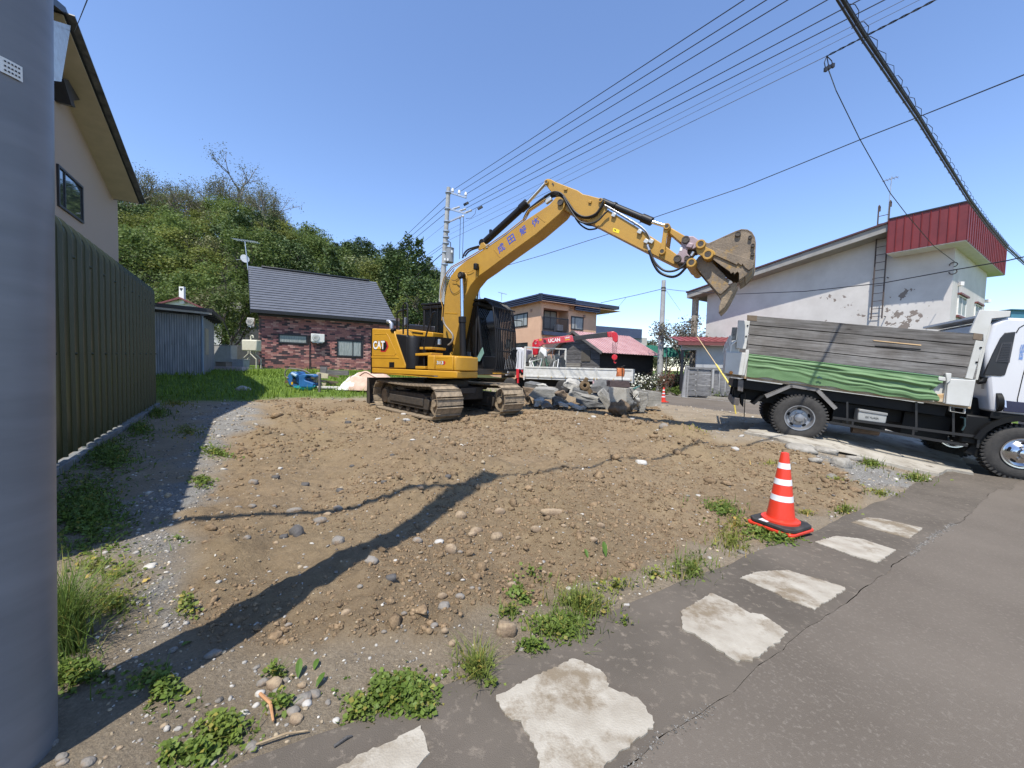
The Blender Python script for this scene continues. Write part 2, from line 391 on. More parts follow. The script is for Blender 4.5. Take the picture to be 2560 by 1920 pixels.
def drape_slab(name, pxs, m, parent, lift, th=.03, jit=.012, sub=.05, pts=None):
    P = [V((p[0], p[1])) for p in (pts if pts is not None else poly_world(pxs))]; out = []
    for i in range(len(P)):
        a = P[i]; c2 = P[(i + 1) % len(P)]; k = max(1, int((c2 - a).length / sub))
        for j in range(k):
            p = a.lerp(c2, j / k); out.append(p + V((random.uniform(-jit, jit), random.uniform(-jit, jit))))
    bm = bmesh.new(); vs = [bm.verts.new((p.x, p.y, 0)) for p in out]; f = bm.faces.new(vs)
    if f.normal.z < 0: f.normal_flip()
    bmesh.ops.triangulate(bm, faces=[f])
    bmesh.ops.subdivide_edges(bm, edges=[e for e in bm.edges if e.calc_length() > .25], cuts=3, use_grid_fill=False)
    bmesh.ops.triangulate(bm, faces=bm.faces)
    for v in bm.verts: v.co.z = H(v.co.x, v.co.y) + lift
    r = bmesh.ops.extrude_face_region(bm, geom=list(bm.faces))
    for g in r['geom']:
        if isinstance(g, bmesh.types.BMVert): g.co.z += th
    bmesh.ops.recalc_face_normals(bm, faces=bm.faces)
    me = bpy.data.meshes.new(name); bm.to_mesh(me); bm.free(); me.materials.append(m)
    return link(name, me, parent)
ZB = zc(800,1300,2.212); ZP = zc(1640,1060,2.404)
slabs = [[(859,1920),(1051,1827),(1071,1874),(1071,1897),(1053,1920),(980,1985),(780,1985)],
         [ZB(*p) for p in [(970,1000),(1110,920),(1250,860),(1410,780),(1560,850),(1600,940),(1770,1010),(1860,1150),(1560,1390),(1300,1490),(1215,1390),(1190,1280),(1110,1140),(1040,1120)]],
         [ZP(*p) for p in [(150,1140),(330,1030),(470,1090),(560,1150),(640,1160),(790,1260),(760,1310),(570,1440),(480,1440),(310,1330),(230,1275),(160,1250)]],
         [ZP(*p) for p in [(505,935),(600,900),(790,890),(1140,995),(1130,1010),(950,1128),(760,1055),(750,1040),(650,1000)]],
         [ZP(*p) for p in [(955,718),(1080,680),(1240,700),(1440,765),(1330,842),(1180,800)]],
         [ZP(*p) for p in [(1175,600),(1270,568),(1350,575),(1600,632),(1590,645),(1520,697),(1350,650)]]]
for sl_ in slabs: drape_slab('concrete_slab', sl_, conc, pav, -.012, th=.029, jit=.006, sub=.014)
# entrance slab under the truck
conc2 = mat('driveway_concrete', (.40,.37,.31),(.29,.26,.21),3,.92,.4,70, c3=(.15,.125,.095), c3amt=.46, c3scale=4, spec=.2)
drv = drape_slab('driveway', [(1990,1116),(2050,1108),(2092,1122),(2140,1143),(2240,1168),(2345,1192),(2372,1178),(2440,1190),(2380,1120),(2240,1080),(2120,1052),(2000,1050),(1900,1060),(1860,1085)], conc2, None, -.02, th=.07, jit=.03, sub=.15)
setting(drv)
# cross street
ST = dict(kind='structure')
def cst(name, s0, s1, q0, q1, lift, m, ns=3, dq=1.0):
    S = np.linspace(s0, s1, ns + 1); Q = np.arange(q0, q1, dq); SS, QQ = np.meshgrid(S, Q); s_ = SS.ravel(); q_ = QQ.ravel()
    x = s_ * B_[0] + q_ * A_[0]; y = s_ * B_[1] + q_ * A_[1]; z = Hn(x, y) + lift
    ii = np.arange(len(s_)).reshape(len(Q), ns + 1); f = np.stack([ii[:-1, :-1], ii[:-1,1:], ii[1:, 1:], ii[1:, :-1]],-1).reshape(-1,4)
    return setting(link(name, np_mesh(name, np.stack([x, y, z],1), f, m, smooth=True)))
cst('street', 13.6,21.85,1.0,90,.012, asph, 8)
white_paint = mat('road_paint', (.48,.48,.47),(.22,.22,.21),9,.8)
cst('edge_line', 20.75,20.88,2,60,.018, white_paint, 1)
cst('edge_line', 14.6,14.73,5.6,12.2,.018, white_paint, 1)
kerbm = mat('kerb_concrete', (.40,.37,.31),(.30,.27,.22),2.5,.9,.4,60, rnd=.08)
kerb = setting(link('kerb', MB().box((0,0,-50),(.1,.1,.1)).mesh('kerb_base', kerbm)))
bpy.data.objects.remove(kerb)
kerb = bpy.data.objects.new('kerb', None); COL.objects.link(kerb); ROOTM['kerb'] = Matrix(); setting(kerb)
kme = MB().box((0,0,0),(.985,.17,.30)).mesh('kerb_stone', kerbm)
for k in range(46):
    q = 4 + k * 1.0; o = link('kerb_stone', kme, kerb)
    o.matrix_world = Matrix.Translation((21.94 * B_[0] + q * A_[0],21.94 * B_[1] + q * A_[1],-.33 - .02 + random.uniform(-.006,.006))) @ rotz(math.atan2(A_[1], A_[0]))
cst('footpath', 22.03,23.7,2,60,.10, asph2,2)

# ---------------------------------------------------------------- loose pieces of soil and gravel
def ico(sub=1):
    bm = bmesh.new(); bmesh.ops.create_icosphere(bm, subdivisions=sub, radius=1.0)
    v = np.array([x.co[:] for x in bm.verts]); f = np.array([[y.index for y in x.verts] for x in bm.faces]); bm.free(); return v, f
IV, IF = ico(1)
def scatter_lumps(name, pts, rad_, flat, m, tint, sink=.35, jitter=.25):
    N = len(pts); nv = len(IV)
    a = RNG.uniform(0,2 * np.pi, N); sc = RNG.uniform(.65,1.35,(N, 1,3)); sc[:, :, 2] *= flat
    J = 1 + RNG.uniform(-jitter, jitter, (N, nv, 1))
    P = IV[None] * J * sc * rad_[:, None, None]
    t = RNG.uniform(-.5,.5, N); cz, sz = np.cos(t)[:, None], np.sin(t)[:, None]
    y = P[:, :, 1] * cz - P[:, :, 2] * sz; z = P[:, :, 1] * sz + P[:, :, 2] * cz
    ca, sa = np.cos(a)[:, None], np.sin(a)[:, None]
    x2 = P[:, :, 0] * ca - y * sa; y2 = P[:, :, 0] * sa + y * ca
    zz = ground_z(pts[:, 0], pts[:, 1]) + rad_ * (flat * .9) * (1 - 2 * sink)
    vv = np.stack([x2 + pts[:, 0:1], y2 + pts[:, 1:2], z + zz[:, None]],-1).reshape(-1,3)
    ff = (IF[None] + (np.arange(N) * nv)[:, None, None]).reshape(-1,3)
    return link(name, np_mesh(name, vv, ff, m, {'tint': np.repeat(tint, nv, 0)}))
def scatter_pts(N, dmin, dmax, r0, r1, p=0.0):
    D = np.exp(RNG.uniform(np.log(dmin), np.log(dmax), N)); r = RNG.uniform(r0, r1, N); return np.stack([r * D, D],1)
clodm = mat('soil_clod', (.265,.188,.112),(.145,.100,.060),30,.97,.6,60, spec=.1, attr='tint')
pts = scatter_pts(78000,1.25,14.5,-1.05,1.0); w = zones(pts[:, 0], pts[:, 1])[0]
pts = pts[w > .6]; dn = fbm(pts[:, 0], pts[:, 1],.8,3,71); pts = pts[RNG.uniform(-.35,.35, len(pts)) < dn + .02]
r = (.0018 + .00125 * pts[:, 1]) * np.exp(RNG.normal(0,.65, len(pts))).clip(.3,3.2) * np.where(RNG.uniform(0,1, len(pts)) < .035,2.6,1)
t = np.clip(RNG.normal(1,.13,(len(pts),1)),.65,1.5) * np.array([[1,1,1]])
setting(scatter_lumps('soil_clods', pts, r, .75, clodm, t, sink=.42, jitter=.42), 'stuff')
gravm = mat('gravel_stone', (.42,.395,.35),(.27,.25,.22),20,.9,.4,80, spec=.2, attr='tint')
pts = scatter_pts(36000,1.1,14,-1.12,1.12); so_, gr_, gs_ = zones(pts[:, 0], pts[:, 1]); s_, q_ = sq(pts[:, 0], pts[:, 1])
keep = ((gr_ > .35) | ((so_ < .5) & (q_ > qe(s_) + .02) & (RNG.uniform(0,1, len(pts)) < .24)) | ((so_ > .6) & (RNG.uniform(0,1, len(pts)) < .10))) & (q_ > qe(s_) - .02) & (gs_ < .6) & (s_ < 13)
pts = pts[keep]; r = (.0028 + .0014 * pts[:, 1]) * np.exp(RNG.normal(0,.45, len(pts)))
base = np.array([[1,1,1],[.62,.6,.58],[1.0,.86,.66],[1.35,1.33,1.28],[.45,.42,.40]])[RNG.choice(5, len(pts), p=[.36,.24,.24,.07,.09])]
setting(scatter_lumps('gravel', pts, r, .55, gravm, base * RNG.uniform(.8,1.15,(len(pts),1))), 'stuff')
# crumbs in the joint between road and pavement
ss = RNG.uniform(.2,9,4200); ss = ss[fbm(ss, ss * 0,1.5,3,66) > -.05]; qq = qc(ss) + RNG.normal(0.002,.014, len(ss)); pts = np.stack([ss * B_[0] + qq * A_[0], ss * B_[1] + qq * A_[1]],1)
_gz = ground_z
def ground_z(x, y, soil=None): return Hn(x, y) + .008
setting(scatter_lumps('joint_crumbs', pts, (.0013 + .0007 * pts[:, 1].clip(.5)) * np.exp(RNG.normal(0,.35, len(pts))),.6, gravm, np.full((len(pts),3),.5) * RNG.uniform(.5,1.5,(len(pts),1))), 'stuff')
ground_z = _gz

# ---------------------------------------------------------------- stones one can tell apart
stone_m = {'tan': mat('tan_stone', (.36,.275,.175),(.27,.20,.125),14,.9,.5,60, c3=(.19,.135,.085), c3amt=.56, c3scale=9, rnd=.1), 'conc': mat('broken_concrete', (.33,.305,.26),(.23,.21,.175),10,.95,.8,30, c3=(.12,.095,.07), c3amt=.42, c3scale=7),
           'grey': mat('grey_stone', (.245,.222,.19),(.165,.147,.124),14,.9,.5,60, c3=(.19,.135,.085), c3amt=.5, c3scale=8, rnd=.12),
           'white': mat('white_stone', (.48,.455,.41),(.36,.335,.29),12,.85,.3,60, rnd=.08),
           'dark': mat('dark_stone', (.10,.092,.085),(.062,.057,.052),14,.85,.4,50, rnd=.1)}
IV2, IF2 = ico(2)
def stone(px, py, w, kind, label, h=.62, ang=False, asp=.8, yaw=None, group='loose stones on the ground', cat='stone', name='stone', lift=0.0, category=None):
    p = ground(px, py); D = p.y; r = w * D / F_PX / 2
    v = IV2.copy(); k = random.randint(0,999)
    d = 1 + .20 * np.array([vnoise(a[0] * 1.6 + k, a[1] * 1.6 + a[2] * 2.1, k) for a in v]) * 2
    if ang: d = d * (1 + .28 * np.array([vnoise(a[0] * 3.1 + k, a[1] * 2.7 - a[2] * 3.3, k + 5) for a in v])); v = np.sign(v) * np.abs(v) ** .62
    v = v * d[:, None] * np.array([r, r * asp, r * h]) * 1.02
    me = np_mesh(name, v, IF2, stone_m[kind], smooth=not ang); o = link(name, me)
    yw = random.uniform(-.6,.6) if yaw is None else yaw
    p.z = float(ground_z(np.array([p.x]), np.array([p.y]))[0])
    o.matrix_world = Matrix.Translation((p.x, p.y, p.z + r * h * (.22 + lift))) @ rotz(yw) @ Matrix.Rotation(random.uniform(-.25,.25),4, 'X')
    return tag(o, label, cat, group)
LT = 'small tan rounded stone lying loose on the brown soil'; LG = 'small grey stone lying loose on the brown soil'
LW = 'small pale white stone lying on the brown soil'; LD = 'small dark stone half sunk in the brown soil'
LP = 'pale rounded pebble in the pebble cluster between the weeds and the pole shadow'; LV = 'pebble on the bare dirt by the foot of the grey pole'
S_ = stone
S_(1266,1580,52, 'tan', 'largest tan stone, beside the grass clump at the edge of the soil', ang=True, h=.8)
S_(1110,1540,30, 'grey', 'flat greenish grey stone standing on the soil, uphill of the largest tan stone', ang=True, h=.8)
S_(1128,1385,36, 'tan', 'rounded pale tan stone with a small blue grey stone touching it', h=.75); S_(1150,1386,14, 'grey', 'small blue grey stone touching a larger pale tan stone')
S_(1191,1322,34, 'tan', 'upper of two touching tan stones on the soil', h=.6); S_(1181,1336,23, 'tan', 'lower and smaller of two touching tan stones on the soil')
S_(1243,1342,32, 'tan', 'brown angular stone just beside the pair of touching tan stones', ang=True, h=.85); S_(1249,1272,26, 'tan', 'blocky pale stone near the tip of the pole shadow', ang=True, h=.75)
S_(1382,1304,70, 'tan', 'long log shaped tan stone lying across the soil', asp=.3, h=.32, yaw=-.25); S_(929,1422,30, 'grey', 'jagged grey stone beside the edge of the pole shadow', ang=True, h=.85)
S_(736,1266,38, 'grey', 'short cylinder shaped grey stone lying on the soil', asp=.42, h=.42, yaw=.45); S_(743,1322,34, 'dark', 'dark upright stone on the soil near the thin cable shadow', ang=True, h=1.0)
S_(846,1350,32, 'grey', 'broken grey stone with a white face beside the pole shadow', ang=True, h=.8); S_(976,1482,26, 'dark', 'black lump of stone below the pole shadow on the soil', ang=True, h=.7)
S_(1152,1290,30, 'tan', 'round tan stone touching the edge of the pole shadow tip', h=.75); S_(1031,1127,15, 'white', 'flat oval white stone in the middle of the soil', h=.35)
S_(1659,1070,24, 'grey', 'round dark brown boulder at the back corner of the soil by the asphalt', h=.85); S_(1838,1122,16, 'white', 'pale white stone on the soil between the truck and the cone', ang=True)
S_(1306,1626,24, 'grey', 'round pale grey stone at the pavement edge below the grass clump', h=.6); S_(1422,1460,14, 'white', 'bright white chip of stone on the soil above the grass clump', ang=True)
for px, py, w, k in [(866,1552,24, 'tan'),(1105,1509,28, 'tan'),(1112,1600,20, 'tan'),(1132,1615,22, 'tan'),(1279,1455,26, 'tan'),(1501,1331,22, 'tan'),(1483,1377,22, 'tan'),(1360,1417,14, 'tan'),(1340,1338,30, 'tan'),(818,1276,22, 'tan'),(1050,1243,20, 'tan'),(863,1551,26, 'tan'),(1503,1330,16, 'tan'),(1230,1372,14, 'tan'),(1215,1395,12, 'tan'),(1260,1378,15, 'tan'),(1170,1420,13, 'tan'),(690,1345,14, 'tan'),(1295,1340,16, 'tan'),(1408,1352,14, 'tan')]:
    S_(px, py, w, k, LT, h=random.uniform(.55,.8))
for px, py, w, k in [(1150,1513,24, 'grey'),(1044,1353,26, 'grey'),(800,1288,36, 'grey'),(846,1258,26, 'grey'),(595,1268,20, 'grey'),(631,1266,22, 'grey'),(633,1209,24, 'grey'),(618,1364,20, 'grey'),(1085,1585,20, 'grey'),(1010,1560,16, 'grey'),(900,1500,14, 'grey'),(1180,1490,14, 'grey'),(960,1600,16, 'grey'),(1120,1450,12, 'grey'),(720,1560,18, 'grey')]:
    S_(px, py, w, k, LG, h=random.uniform(.5,.75))
for px, py, w, k in [(1098,1353,22, 'white'),(1568,1514,16, 'white'),(1016,1048,18, 'white'),(946,1044,13, 'white'),(1009,1035,13, 'white'),(1066,1099,13, 'white'),(1603,1158,30, 'white'),(1484,1040,13, 'white'),(1581,1046,11, 'white'),(1485,1377,12, 'white'),(560,1172,14, 'white'),(652,1150,12, 'white'),(700,1170,12, 'white'),(988,1410,10, 'white'),(1700,1250,12, 'white'),(1745,1235,12, 'white')]:
    S_(px, py, w, k, LW, ang=True, h=.5)
for px, py, w, k in [(762,1203,20, 'dark'),(690,1195,18, 'dark'),(850,1215,18, 'dark'),(880,1160,12, 'dark'),(980,1150,12, 'dark'),(1120,1215,16, 'dark'),(960,1215,14, 'dark'),(1010,1050,10, 'dark'),(870,1054,16, 'dark'),(710,1330,20, 'dark')]:
    S_(px, py, w, k, LD, ang=True, h=.7)
for px, py, w in [(687,1712,42),(658,1707,30),(651,1734,24),(755,1716,24),(768,1763,26),(732,1783,36),(757,1752,46),(787,1737,34),(741,1803,38),(597,1797,26),(610,1780,24),(715,1700,18),(700,1745,16),(640,1760,18),(675,1780,16),(690,1730,20),(800,1700,22),(820,1760,18),(840,1800,20)]:
    S_(px, py, w, random.choice(['tan', 'grey', 'grey', 'white']), LP, h=random.uniform(.5,.75), group='pebbles in the dirt beside the weeds')
for px, py, w in [(154,1891,28),(156,1906,26),(221,1907,36),(131,1862,30),(411,1814,18),(631,1868,36),(300,1870,14),(350,1850,12),(480,1800,16),(520,1760,14),(265,1895,12)]:
    S_(px, py, w, random.choice(['tan', 'grey']), LV, h=.6, group='pebbles on the dirt verge')
S_(533,1637,40, 'grey', 'oval grey stone lying inside the dark pole shadow', h=.55); S_(432,1625,20, 'grey', 'small grey stone at the upper edge of the pole shadow, near long grass')
S_(375,1416,26, 'white', 'flat white stone on the gravel beyond the end of the shed shadow', h=.35, ang=True); S_(217,1514,20, 'tan', 'pinkish tan stone on the dry grass near the pole')
S_(270,1325,36, 'grey', 'flat grey stone inside the shed shadow by the dark weeds', h=.35); S_(608,975,38, 'white', 'long pale boulder lying on the lawn edge behind the gravel', h=.45, asp=.5, yaw=.1)
S_(2080,1190,32, 'grey', 'brown round stone in front of the broken driveway edge', h=.8)
# broken pieces of the driveway edge
for px, py, w, h_, lab in [(2003,1124,62,.30, 'broken flat slab of concrete under the rear wheel of the dump truck'),(2060,1128,58,.28, 'cracked concrete slab piece beside the rear wheel slab'),(2102,1165,40,.85, 'upright grey chunk of broken concrete at the driveway end'),(2133,1148,34,.45, 'pale chunk of concrete on top of the driveway edge'),(2037,1152,30,.4, 'small broken concrete piece wedged below the slabs')]:
    S_(px, py, w, 'conc', lab, h=h_, ang=True, cat='concrete chunk', name='concrete_chunk', group=None)
sticks = mat('dry_stick', (.33,.25,.15),(.20,.14,.08),20,.9)
rust = mat('orange_wood', (.45,.24,.11),(.33,.16,.07),20,.9)
for pa, pb, rr, m_, lab in [((745,1503),(858,1493),.006, sticks, 'bundle of dry straw lying across the pole shadow'),((650,1744),(683,1813),.006, rust, 'thin orange brown stick among the pebbles'),((1155,1440),(1200,1525),.004, sticks, 'thin curved dry root on the soil'),((835,1878),(880,1850),.005, stone_m['dark'], 'short black twig on the dirt by the pavement slab'),((640,1870),(770,1835),.004, sticks, 'pale bent grass stalk on the dirt')]:
    a = ground(*pa); c2 = ground(*pb); mid = (a + c2) / 2 + V((.008,.01,.004)); up = V((0,0,.014))
    tag(obj('stick', MB().tube([a + up, mid + up, c2 + up],[rr, rr, rr * .6],6), m_), lab, 'stick')
# ================================================================ PLANTS
def leaf_mat(name, c1, c2, rough=.55, sc=1.2, trans=.28, rnd=.12, attr=None): return mat(name, c1, c2, sc, rough, trans=trans, rnd=rnd, spec=.25, attr=attr)
def leaves_arr(P, N, size, up=.5, asp=.6, fold=.25, face=None):
    """kite shaped folded leaves at points P; N random facing"""
    n = len(P); d = RNG.normal(0,1,(n, 3)); d[:, 2] *= .5; d /= np.linalg.norm(d, axis=1, keepdims=True)
    nn = RNG.normal(0,1,(n, 3)); nn[:, 2] = np.abs(nn[:, 2]) + up
    if face is not None: nn = nn * .8 + face
    sd = np.cross(nn, d); sd /= np.linalg.norm(sd, axis=1, keepdims=True) + 1e-9
    u = np.cross(d, sd); sz = size[:, None]
    a = P; b = P + (d * .55 + sd * asp * .5 + u * fold * .5) * sz; c = P + d * sz; e = P + (d * .55 - sd * asp * .5 + u * fold * .5) * sz
    v = np.stack([a, b, c, e],1).reshape(-1,3)
    f = (np.array([[0,1,2],[0,2,3]])[None] + (np.arange(n) * 4)[:, None, None]).reshape(-1,3); return v, f
def blades_arr(P, hgt, wid, lean, az=None):
    n = len(P); a = RNG.uniform(0,2 * np.pi, n) if az is None else az
    dx, dy = np.cos(a), np.sin(a); rows = []
    for k, tt in enumerate((0,.35,.7,1.0)):
        off = lean * tt * tt; z = hgt * (tt - .30 * tt * tt * (lean / (hgt + 1e-6)).clip(0,1.5)); w = wid * (1 - .95 * tt)
        c = np.stack([P[:, 0] + dx * off, P[:, 1] + dy * off, P[:, 2] + z],1)
        rows.append(c + np.stack([-dy * w, dx * w, 0 * w],1)); rows.append(c - np.stack([-dy * w, dx * w, 0 * w],1))
    v = np.stack(rows, 1).reshape(-1,3)
    f = (np.array([[0,1,3,2],[2,3,5,4],[4,5,7,6]])[None] + (np.arange(n) * 8)[:, None, None]).reshape(-1,4); return v, f
clover = leaf_mat('clover_leaf', (.150,.205,.040),(.095,.145,.024), sc=6, trans=.3, rnd=0, attr='tint')
bladem = leaf_mat('grass_blade', (.135,.190,.042),(.085,.135,.022), sc=4, trans=.3, rnd=0, attr='tint')
# (px, py, rx, ry, leaves density, blades density, blade height, yellowness)
PATCH = [(1003,1743,125,62,1,.10,.06,0),(1198,1680,52,42,.15,1.3,.10,.25),(1401,1575,95,48,.6,.5,.09,.05),(1455,1517,85,40,.15,.9,.10,.3),(1302,1481,32,38,.6,.1,.06,0),
         (1279,1535,36,18,.3,.6,.07,.1),(1727,1427,62,42,.1,1.0,.08,.15),(1806,1283,62,28,.6,.5,.10,0),(1900,1330,60,22,.9,.1,.07,0),(1960,1352,70,18,1,.1,.06,0),(1830,1355,55,38,.05,.7,.07,.55),(1840,1320,60,20,.05,.7,.06,.8),
         (2177,1160,42,13,.5,.6,.12,.1),(2289,1197,52,11,.5,.6,.12,.15),(2114,1276,38,11,.3,.7,.09,.3),(2093,1201,42,9,.2,.7,.08,.7),(2014,1278,42,9,.1,.6,.06,.8),(2200,1235,60,10,.2,.5,.07,.5),
         (215,1285,120,105,.9,.25,.10,0),(272,1140,85,52,.8,.3,.12,0),(350,1075,45,25,.7,.4,.12,0),(395,1035,40,16,.5,.7,.18,0),(544,1131,52,18,.9,.2,.10,0),(505,1205,34,18,.9,.2,.09,0),(447,1349,24,9,.7,.2,.05,0),
         (165,1600,62,62,.1,1.5,.30,0),(190,1694,85,36,1,.3,.08,0),(280,1513,95,55,.12,.4,.05,.35),(300,1440,80,30,.1,.35,.05,.4),(470,1517,36,28,.5,.3,.05,.2),(393,1725,66,48,.9,.15,.06,0),(560,1829,72,46,.8,.1,.05,.1),(493,1893,55,32,.9,.1,.05,0),(425,1893,32,26,.6,.2,.05,0),(705,1762,40,28,.35,.2,.05,0),
         (690,1688,40,18,.3,.3,.06,.1),(230,1420,100,30,.05,.3,.05,.6),(470,1080,60,20,.2,.4,.06,.5),(440,1010,60,9,.1,.8,.10,.6),(1330,1430,60,20,.12,.1,.05,.1),(1540,1470,90,30,.10,.25,.05,.4),(1640,1440,60,25,.08,.25,.05,.4),
         (1050,1790,60,22,.7,.1,.05,0),(900,1780,40,40,.5,.2,.05,.1),(1560,1560,30,10,.3,.3,.05,.1),(1240,1720,40,12,.3,.2,.05,.2),(1330,1625,60,20,.7,.2,.06,0),(1930,1150,40,7,.05,.5,.08,.7),(1740,1085,50,8,.05,.5,.06,.8)]
LVp, LS, LTn, BP, BH, BT = [],[],[],[],[],[]
for (px, py, rx, ry, dl, db, bh, yl) in PATCH:
    c0 = ground(px, py); D = c0.y; area = math.pi * rx * ry; nl = int(area * .088 * dl * (D / 1.4) ** .8); nb = int(area * .038 * db * (D / 1.4) ** .8)
    rxw = rx * D / F_PX; gy0 = ground(px, py - ry); gy1 = ground(px, py + ry)
    for k, nn in ((0, nl),(1, nb)):
        if nn == 0: continue
        rr = np.abs(RNG.normal(0,.62, nn)).clip(0,1.7); aa = RNG.uniform(0,2 * np.pi, nn); v_ = rr * np.sin(aa)
        D_ = np.where(v_ > 0, c0.y + v_ * (gy0.y - c0.y), c0.y + v_ * (c0.y - gy1.y)); x_ = c0.x / c0.y * D_ + rr * np.cos(aa) * rxw
        lump = fbm(x_, D_, 9,2,81); kk = lump > -.22 - .2 * (1 - rr); x_, D_ = x_[kk], D_[kk]; m_ = len(x_)
        z_ = ground_z(x_, D_); edge = (1 - rr[kk] ** 2).clip(0)
        tn = (1 + RNG.normal(0,.14,(m_, 1))) * np.where(RNG.uniform(0,1,(m_, 1)) < .10, np.array([[1.9,1.25,1.5]]),1) * ((1 - yl) * np.array([[1,1,1]]) + yl * np.array([[2.3,1.5,1.7]]))
        if k == 0:
            LVp.append(np.stack([x_, D_, z_ + RNG.uniform(0,.055, m_) * (edge * .9 + .1)],1)); LS.append((.013 + .0040 * D) * RNG.uniform(.6,1.4, m_)); LTn.append(tn)
        else:
            BP.append(np.stack([x_, D_, z_ - .005],1)); BH.append(bh * RNG.uniform(.5,1.3, m_)); BT.append(tn)
P = np.concatenate(LVp); v, f = leaves_arr(P, None, np.concatenate(LS), up=1.1, asp=.85)
setting(link('weeds', np_mesh('weeds', v, f, clover, {'tint': np.repeat(np.concatenate(LTn),4,0)})), 'stuff')
# lawn at the back and the far verge
n0 = 16000; q_ = RNG.uniform(12.6,24.5, n0); s_ = RNG.uniform(-9,9.5, n0); x_ = s_ * B_[0] + q_ * A_[0]; y_ = s_ * B_[1] + q_ * A_[1]
kk = zones(x_, y_)[2] > RNG.uniform(.2,.9, n0); x_, y_ = x_[kk], y_[kk]
BP.append(np.stack([x_, y_, ground_z(x_, y_)],1)); BH.append(.16 * RNG.uniform(.5,1.5, len(x_)) * (1 + fbm(x_, y_, .8,2,5))); BT.append((1 + RNG.normal(0,.18,(len(x_),1))) * np.array([[1.5,1.5,1.0]]))
n0 = 3500; q_ = RNG.uniform(10,26, n0); s_ = RNG.uniform(23.7,25.6, n0); x_ = s_ * B_[0] + q_ * A_[0]; y_ = s_ * B_[1] + q_ * A_[1]
BP.append(np.stack([x_, y_, ground_z(x_, y_) + .04],1)); BH.append(.30 * RNG.uniform(.5,1.4, n0)); BT.append((1 + RNG.normal(0,.25,(n0,1))) * np.array([[1.35,1.35,1.0]]))
P = np.concatenate(BP); hh = np.concatenate(BH).clip(.02); v, f = blades_arr(P, hh, .0016 + .0009 * P[:, 1].clip(1,30), hh * RNG.uniform(.1,1.1, len(P)))
setting(link('grass', np_mesh('grass', v, f, bladem, {'tint': np.repeat(np.concatenate(BT),8,0)})), 'stuff')
# three big plantain leaves near the pebbles
pl = MB()
def big_leaf(mb, p, d, L, w, up=.4):
    d = V(d).normalized(); s = d.cross(V((0,0,1))).normalized(); pts_ = []
    for t, k in ((0,.15),(.3,.9),(.6,1),(.85,.6),(1,.05)):
        c = V(p) + d * L * t + V((0,0, L * (up * t - .55 * up * t * t * 1.3)))
        pts_.append((c - s * w * k + V((0,0, w * .35 * k)), c, c + s * w * k + V((0,0, w * .35 * k))))
    for i in range(4):
        for j in range(2): mb.quad(pts_[i][j], pts_[i][j + 1], pts_[i + 1][j + 1], pts_[i + 1][j])
for i, (a, b2) in enumerate([((745,1700),(750,1655)),((785,1680),(795,1655)),((790,1722),(812,1690)),((1470,1398),(1462,1378)),((1515,1395),(1508,1360)),((455,1620),(480,1612))]):
    p = ground(*a); e = at(b2[0], b2[1], p.y + .05); big_leaf(pl, p + V((0,0,.01)), e - p, (e - p).length, (e - p).length * .2)
tag(obj('plantain_leaves', pl, leaf_mat('plantain_leaf', (.10,.17,.03),(.07,.13,.02), sc=8), smooth=60), 'broad green weed leaves sprouting from the bare soil edge', 'plant')

# ---------------------------------------------------------------- hill
SK = np.array([(0,515),(295,515),(405,503),(532,520),(600,508),(671,535),(740,580),(810,615),(880,632),(960,628),(1018,650),(1100,698),(1150,735),(1220,775),(1300,815),(1420,845),(1500,850),(1620,872),(1700,880),(2000,890),(2560,900)], float)
SKa = (SK[:, 0] - 1280) / F_PX; SKe = (915 + (SK[:, 0] - 1280) * .0274 - SK[:, 1]) / F_PX
D0, D1 = 39.0,84.0
def hill_h(x, y):
    az = np.asarray(x) / np.maximum(y, 1); e = np.interp(az, SKa, SKe); top = np.maximum(e * D1 + 1.25 - 6.6,.6)
    t = np.clip((np.asarray(y) - D0) / (D1 - D0),0,1.35)
    return .6 + (top - .6) * np.where(t < 1, t ** .85,1 - .6 * (t - 1)) + 1.0 * fbm(x, y, .06,3,91) * np.clip(t * 3,0,1) - .5
hx = np.linspace(-190,260,150); hy = np.linspace(36,112,50); HX, HY = np.meshgrid(hx, hy); zz = hill_h(HX.ravel(), HY.ravel())
ii = np.arange(150 * 50).reshape(50,150); f = np.stack([ii[:-1, :-1], ii[:-1,1:], ii[1:, 1:], ii[1:, :-1]],-1).reshape(-1,4)
hm = mat('hill_undergrowth', (.045,.065,.016),(.022,.034,.009),.5,.95,.8,6)
setting(link('hill', np_mesh('hill', np.stack([HX.ravel(), HY.ravel(), zz],1), f, hm, smooth=True)))

# ---------------------------------------------------------------- trees
bark = mat('bark', (.13,.11,.09),(.07,.058,.045),6,.95,.6,25)
greybark = mat('grey_bark', (.22,.20,.17),(.12,.105,.09),6,.95,.5,25)
LM = {'mid': leaf_mat('green_leaves', (.150,.200,.055),(.088,.130,.030), sc=.5, rnd=.22, trans=.38), 'dark': leaf_mat('dark_leaves', (.075,.115,.034),(.040,.066,.02), sc=.5, rnd=.2, trans=.15),
      'yellow': leaf_mat('yellow_green_leaves', (.205,.228,.056),(.125,.150,.033), sc=.5, rnd=.18, trans=.38), 'olive': leaf_mat('olive_leaves', (.180,.185,.082),(.11,.118,.047), sc=.5, rnd=.2),
      'pale': leaf_mat('pale_flowering_leaves', (.30,.32,.17),(.10,.13,.035), sc=1.4, rnd=.1), 'rose': leaf_mat('rosy_grey_leaves', (.21,.185,.15),(.10,.10,.06), sc=2, rnd=.1)}
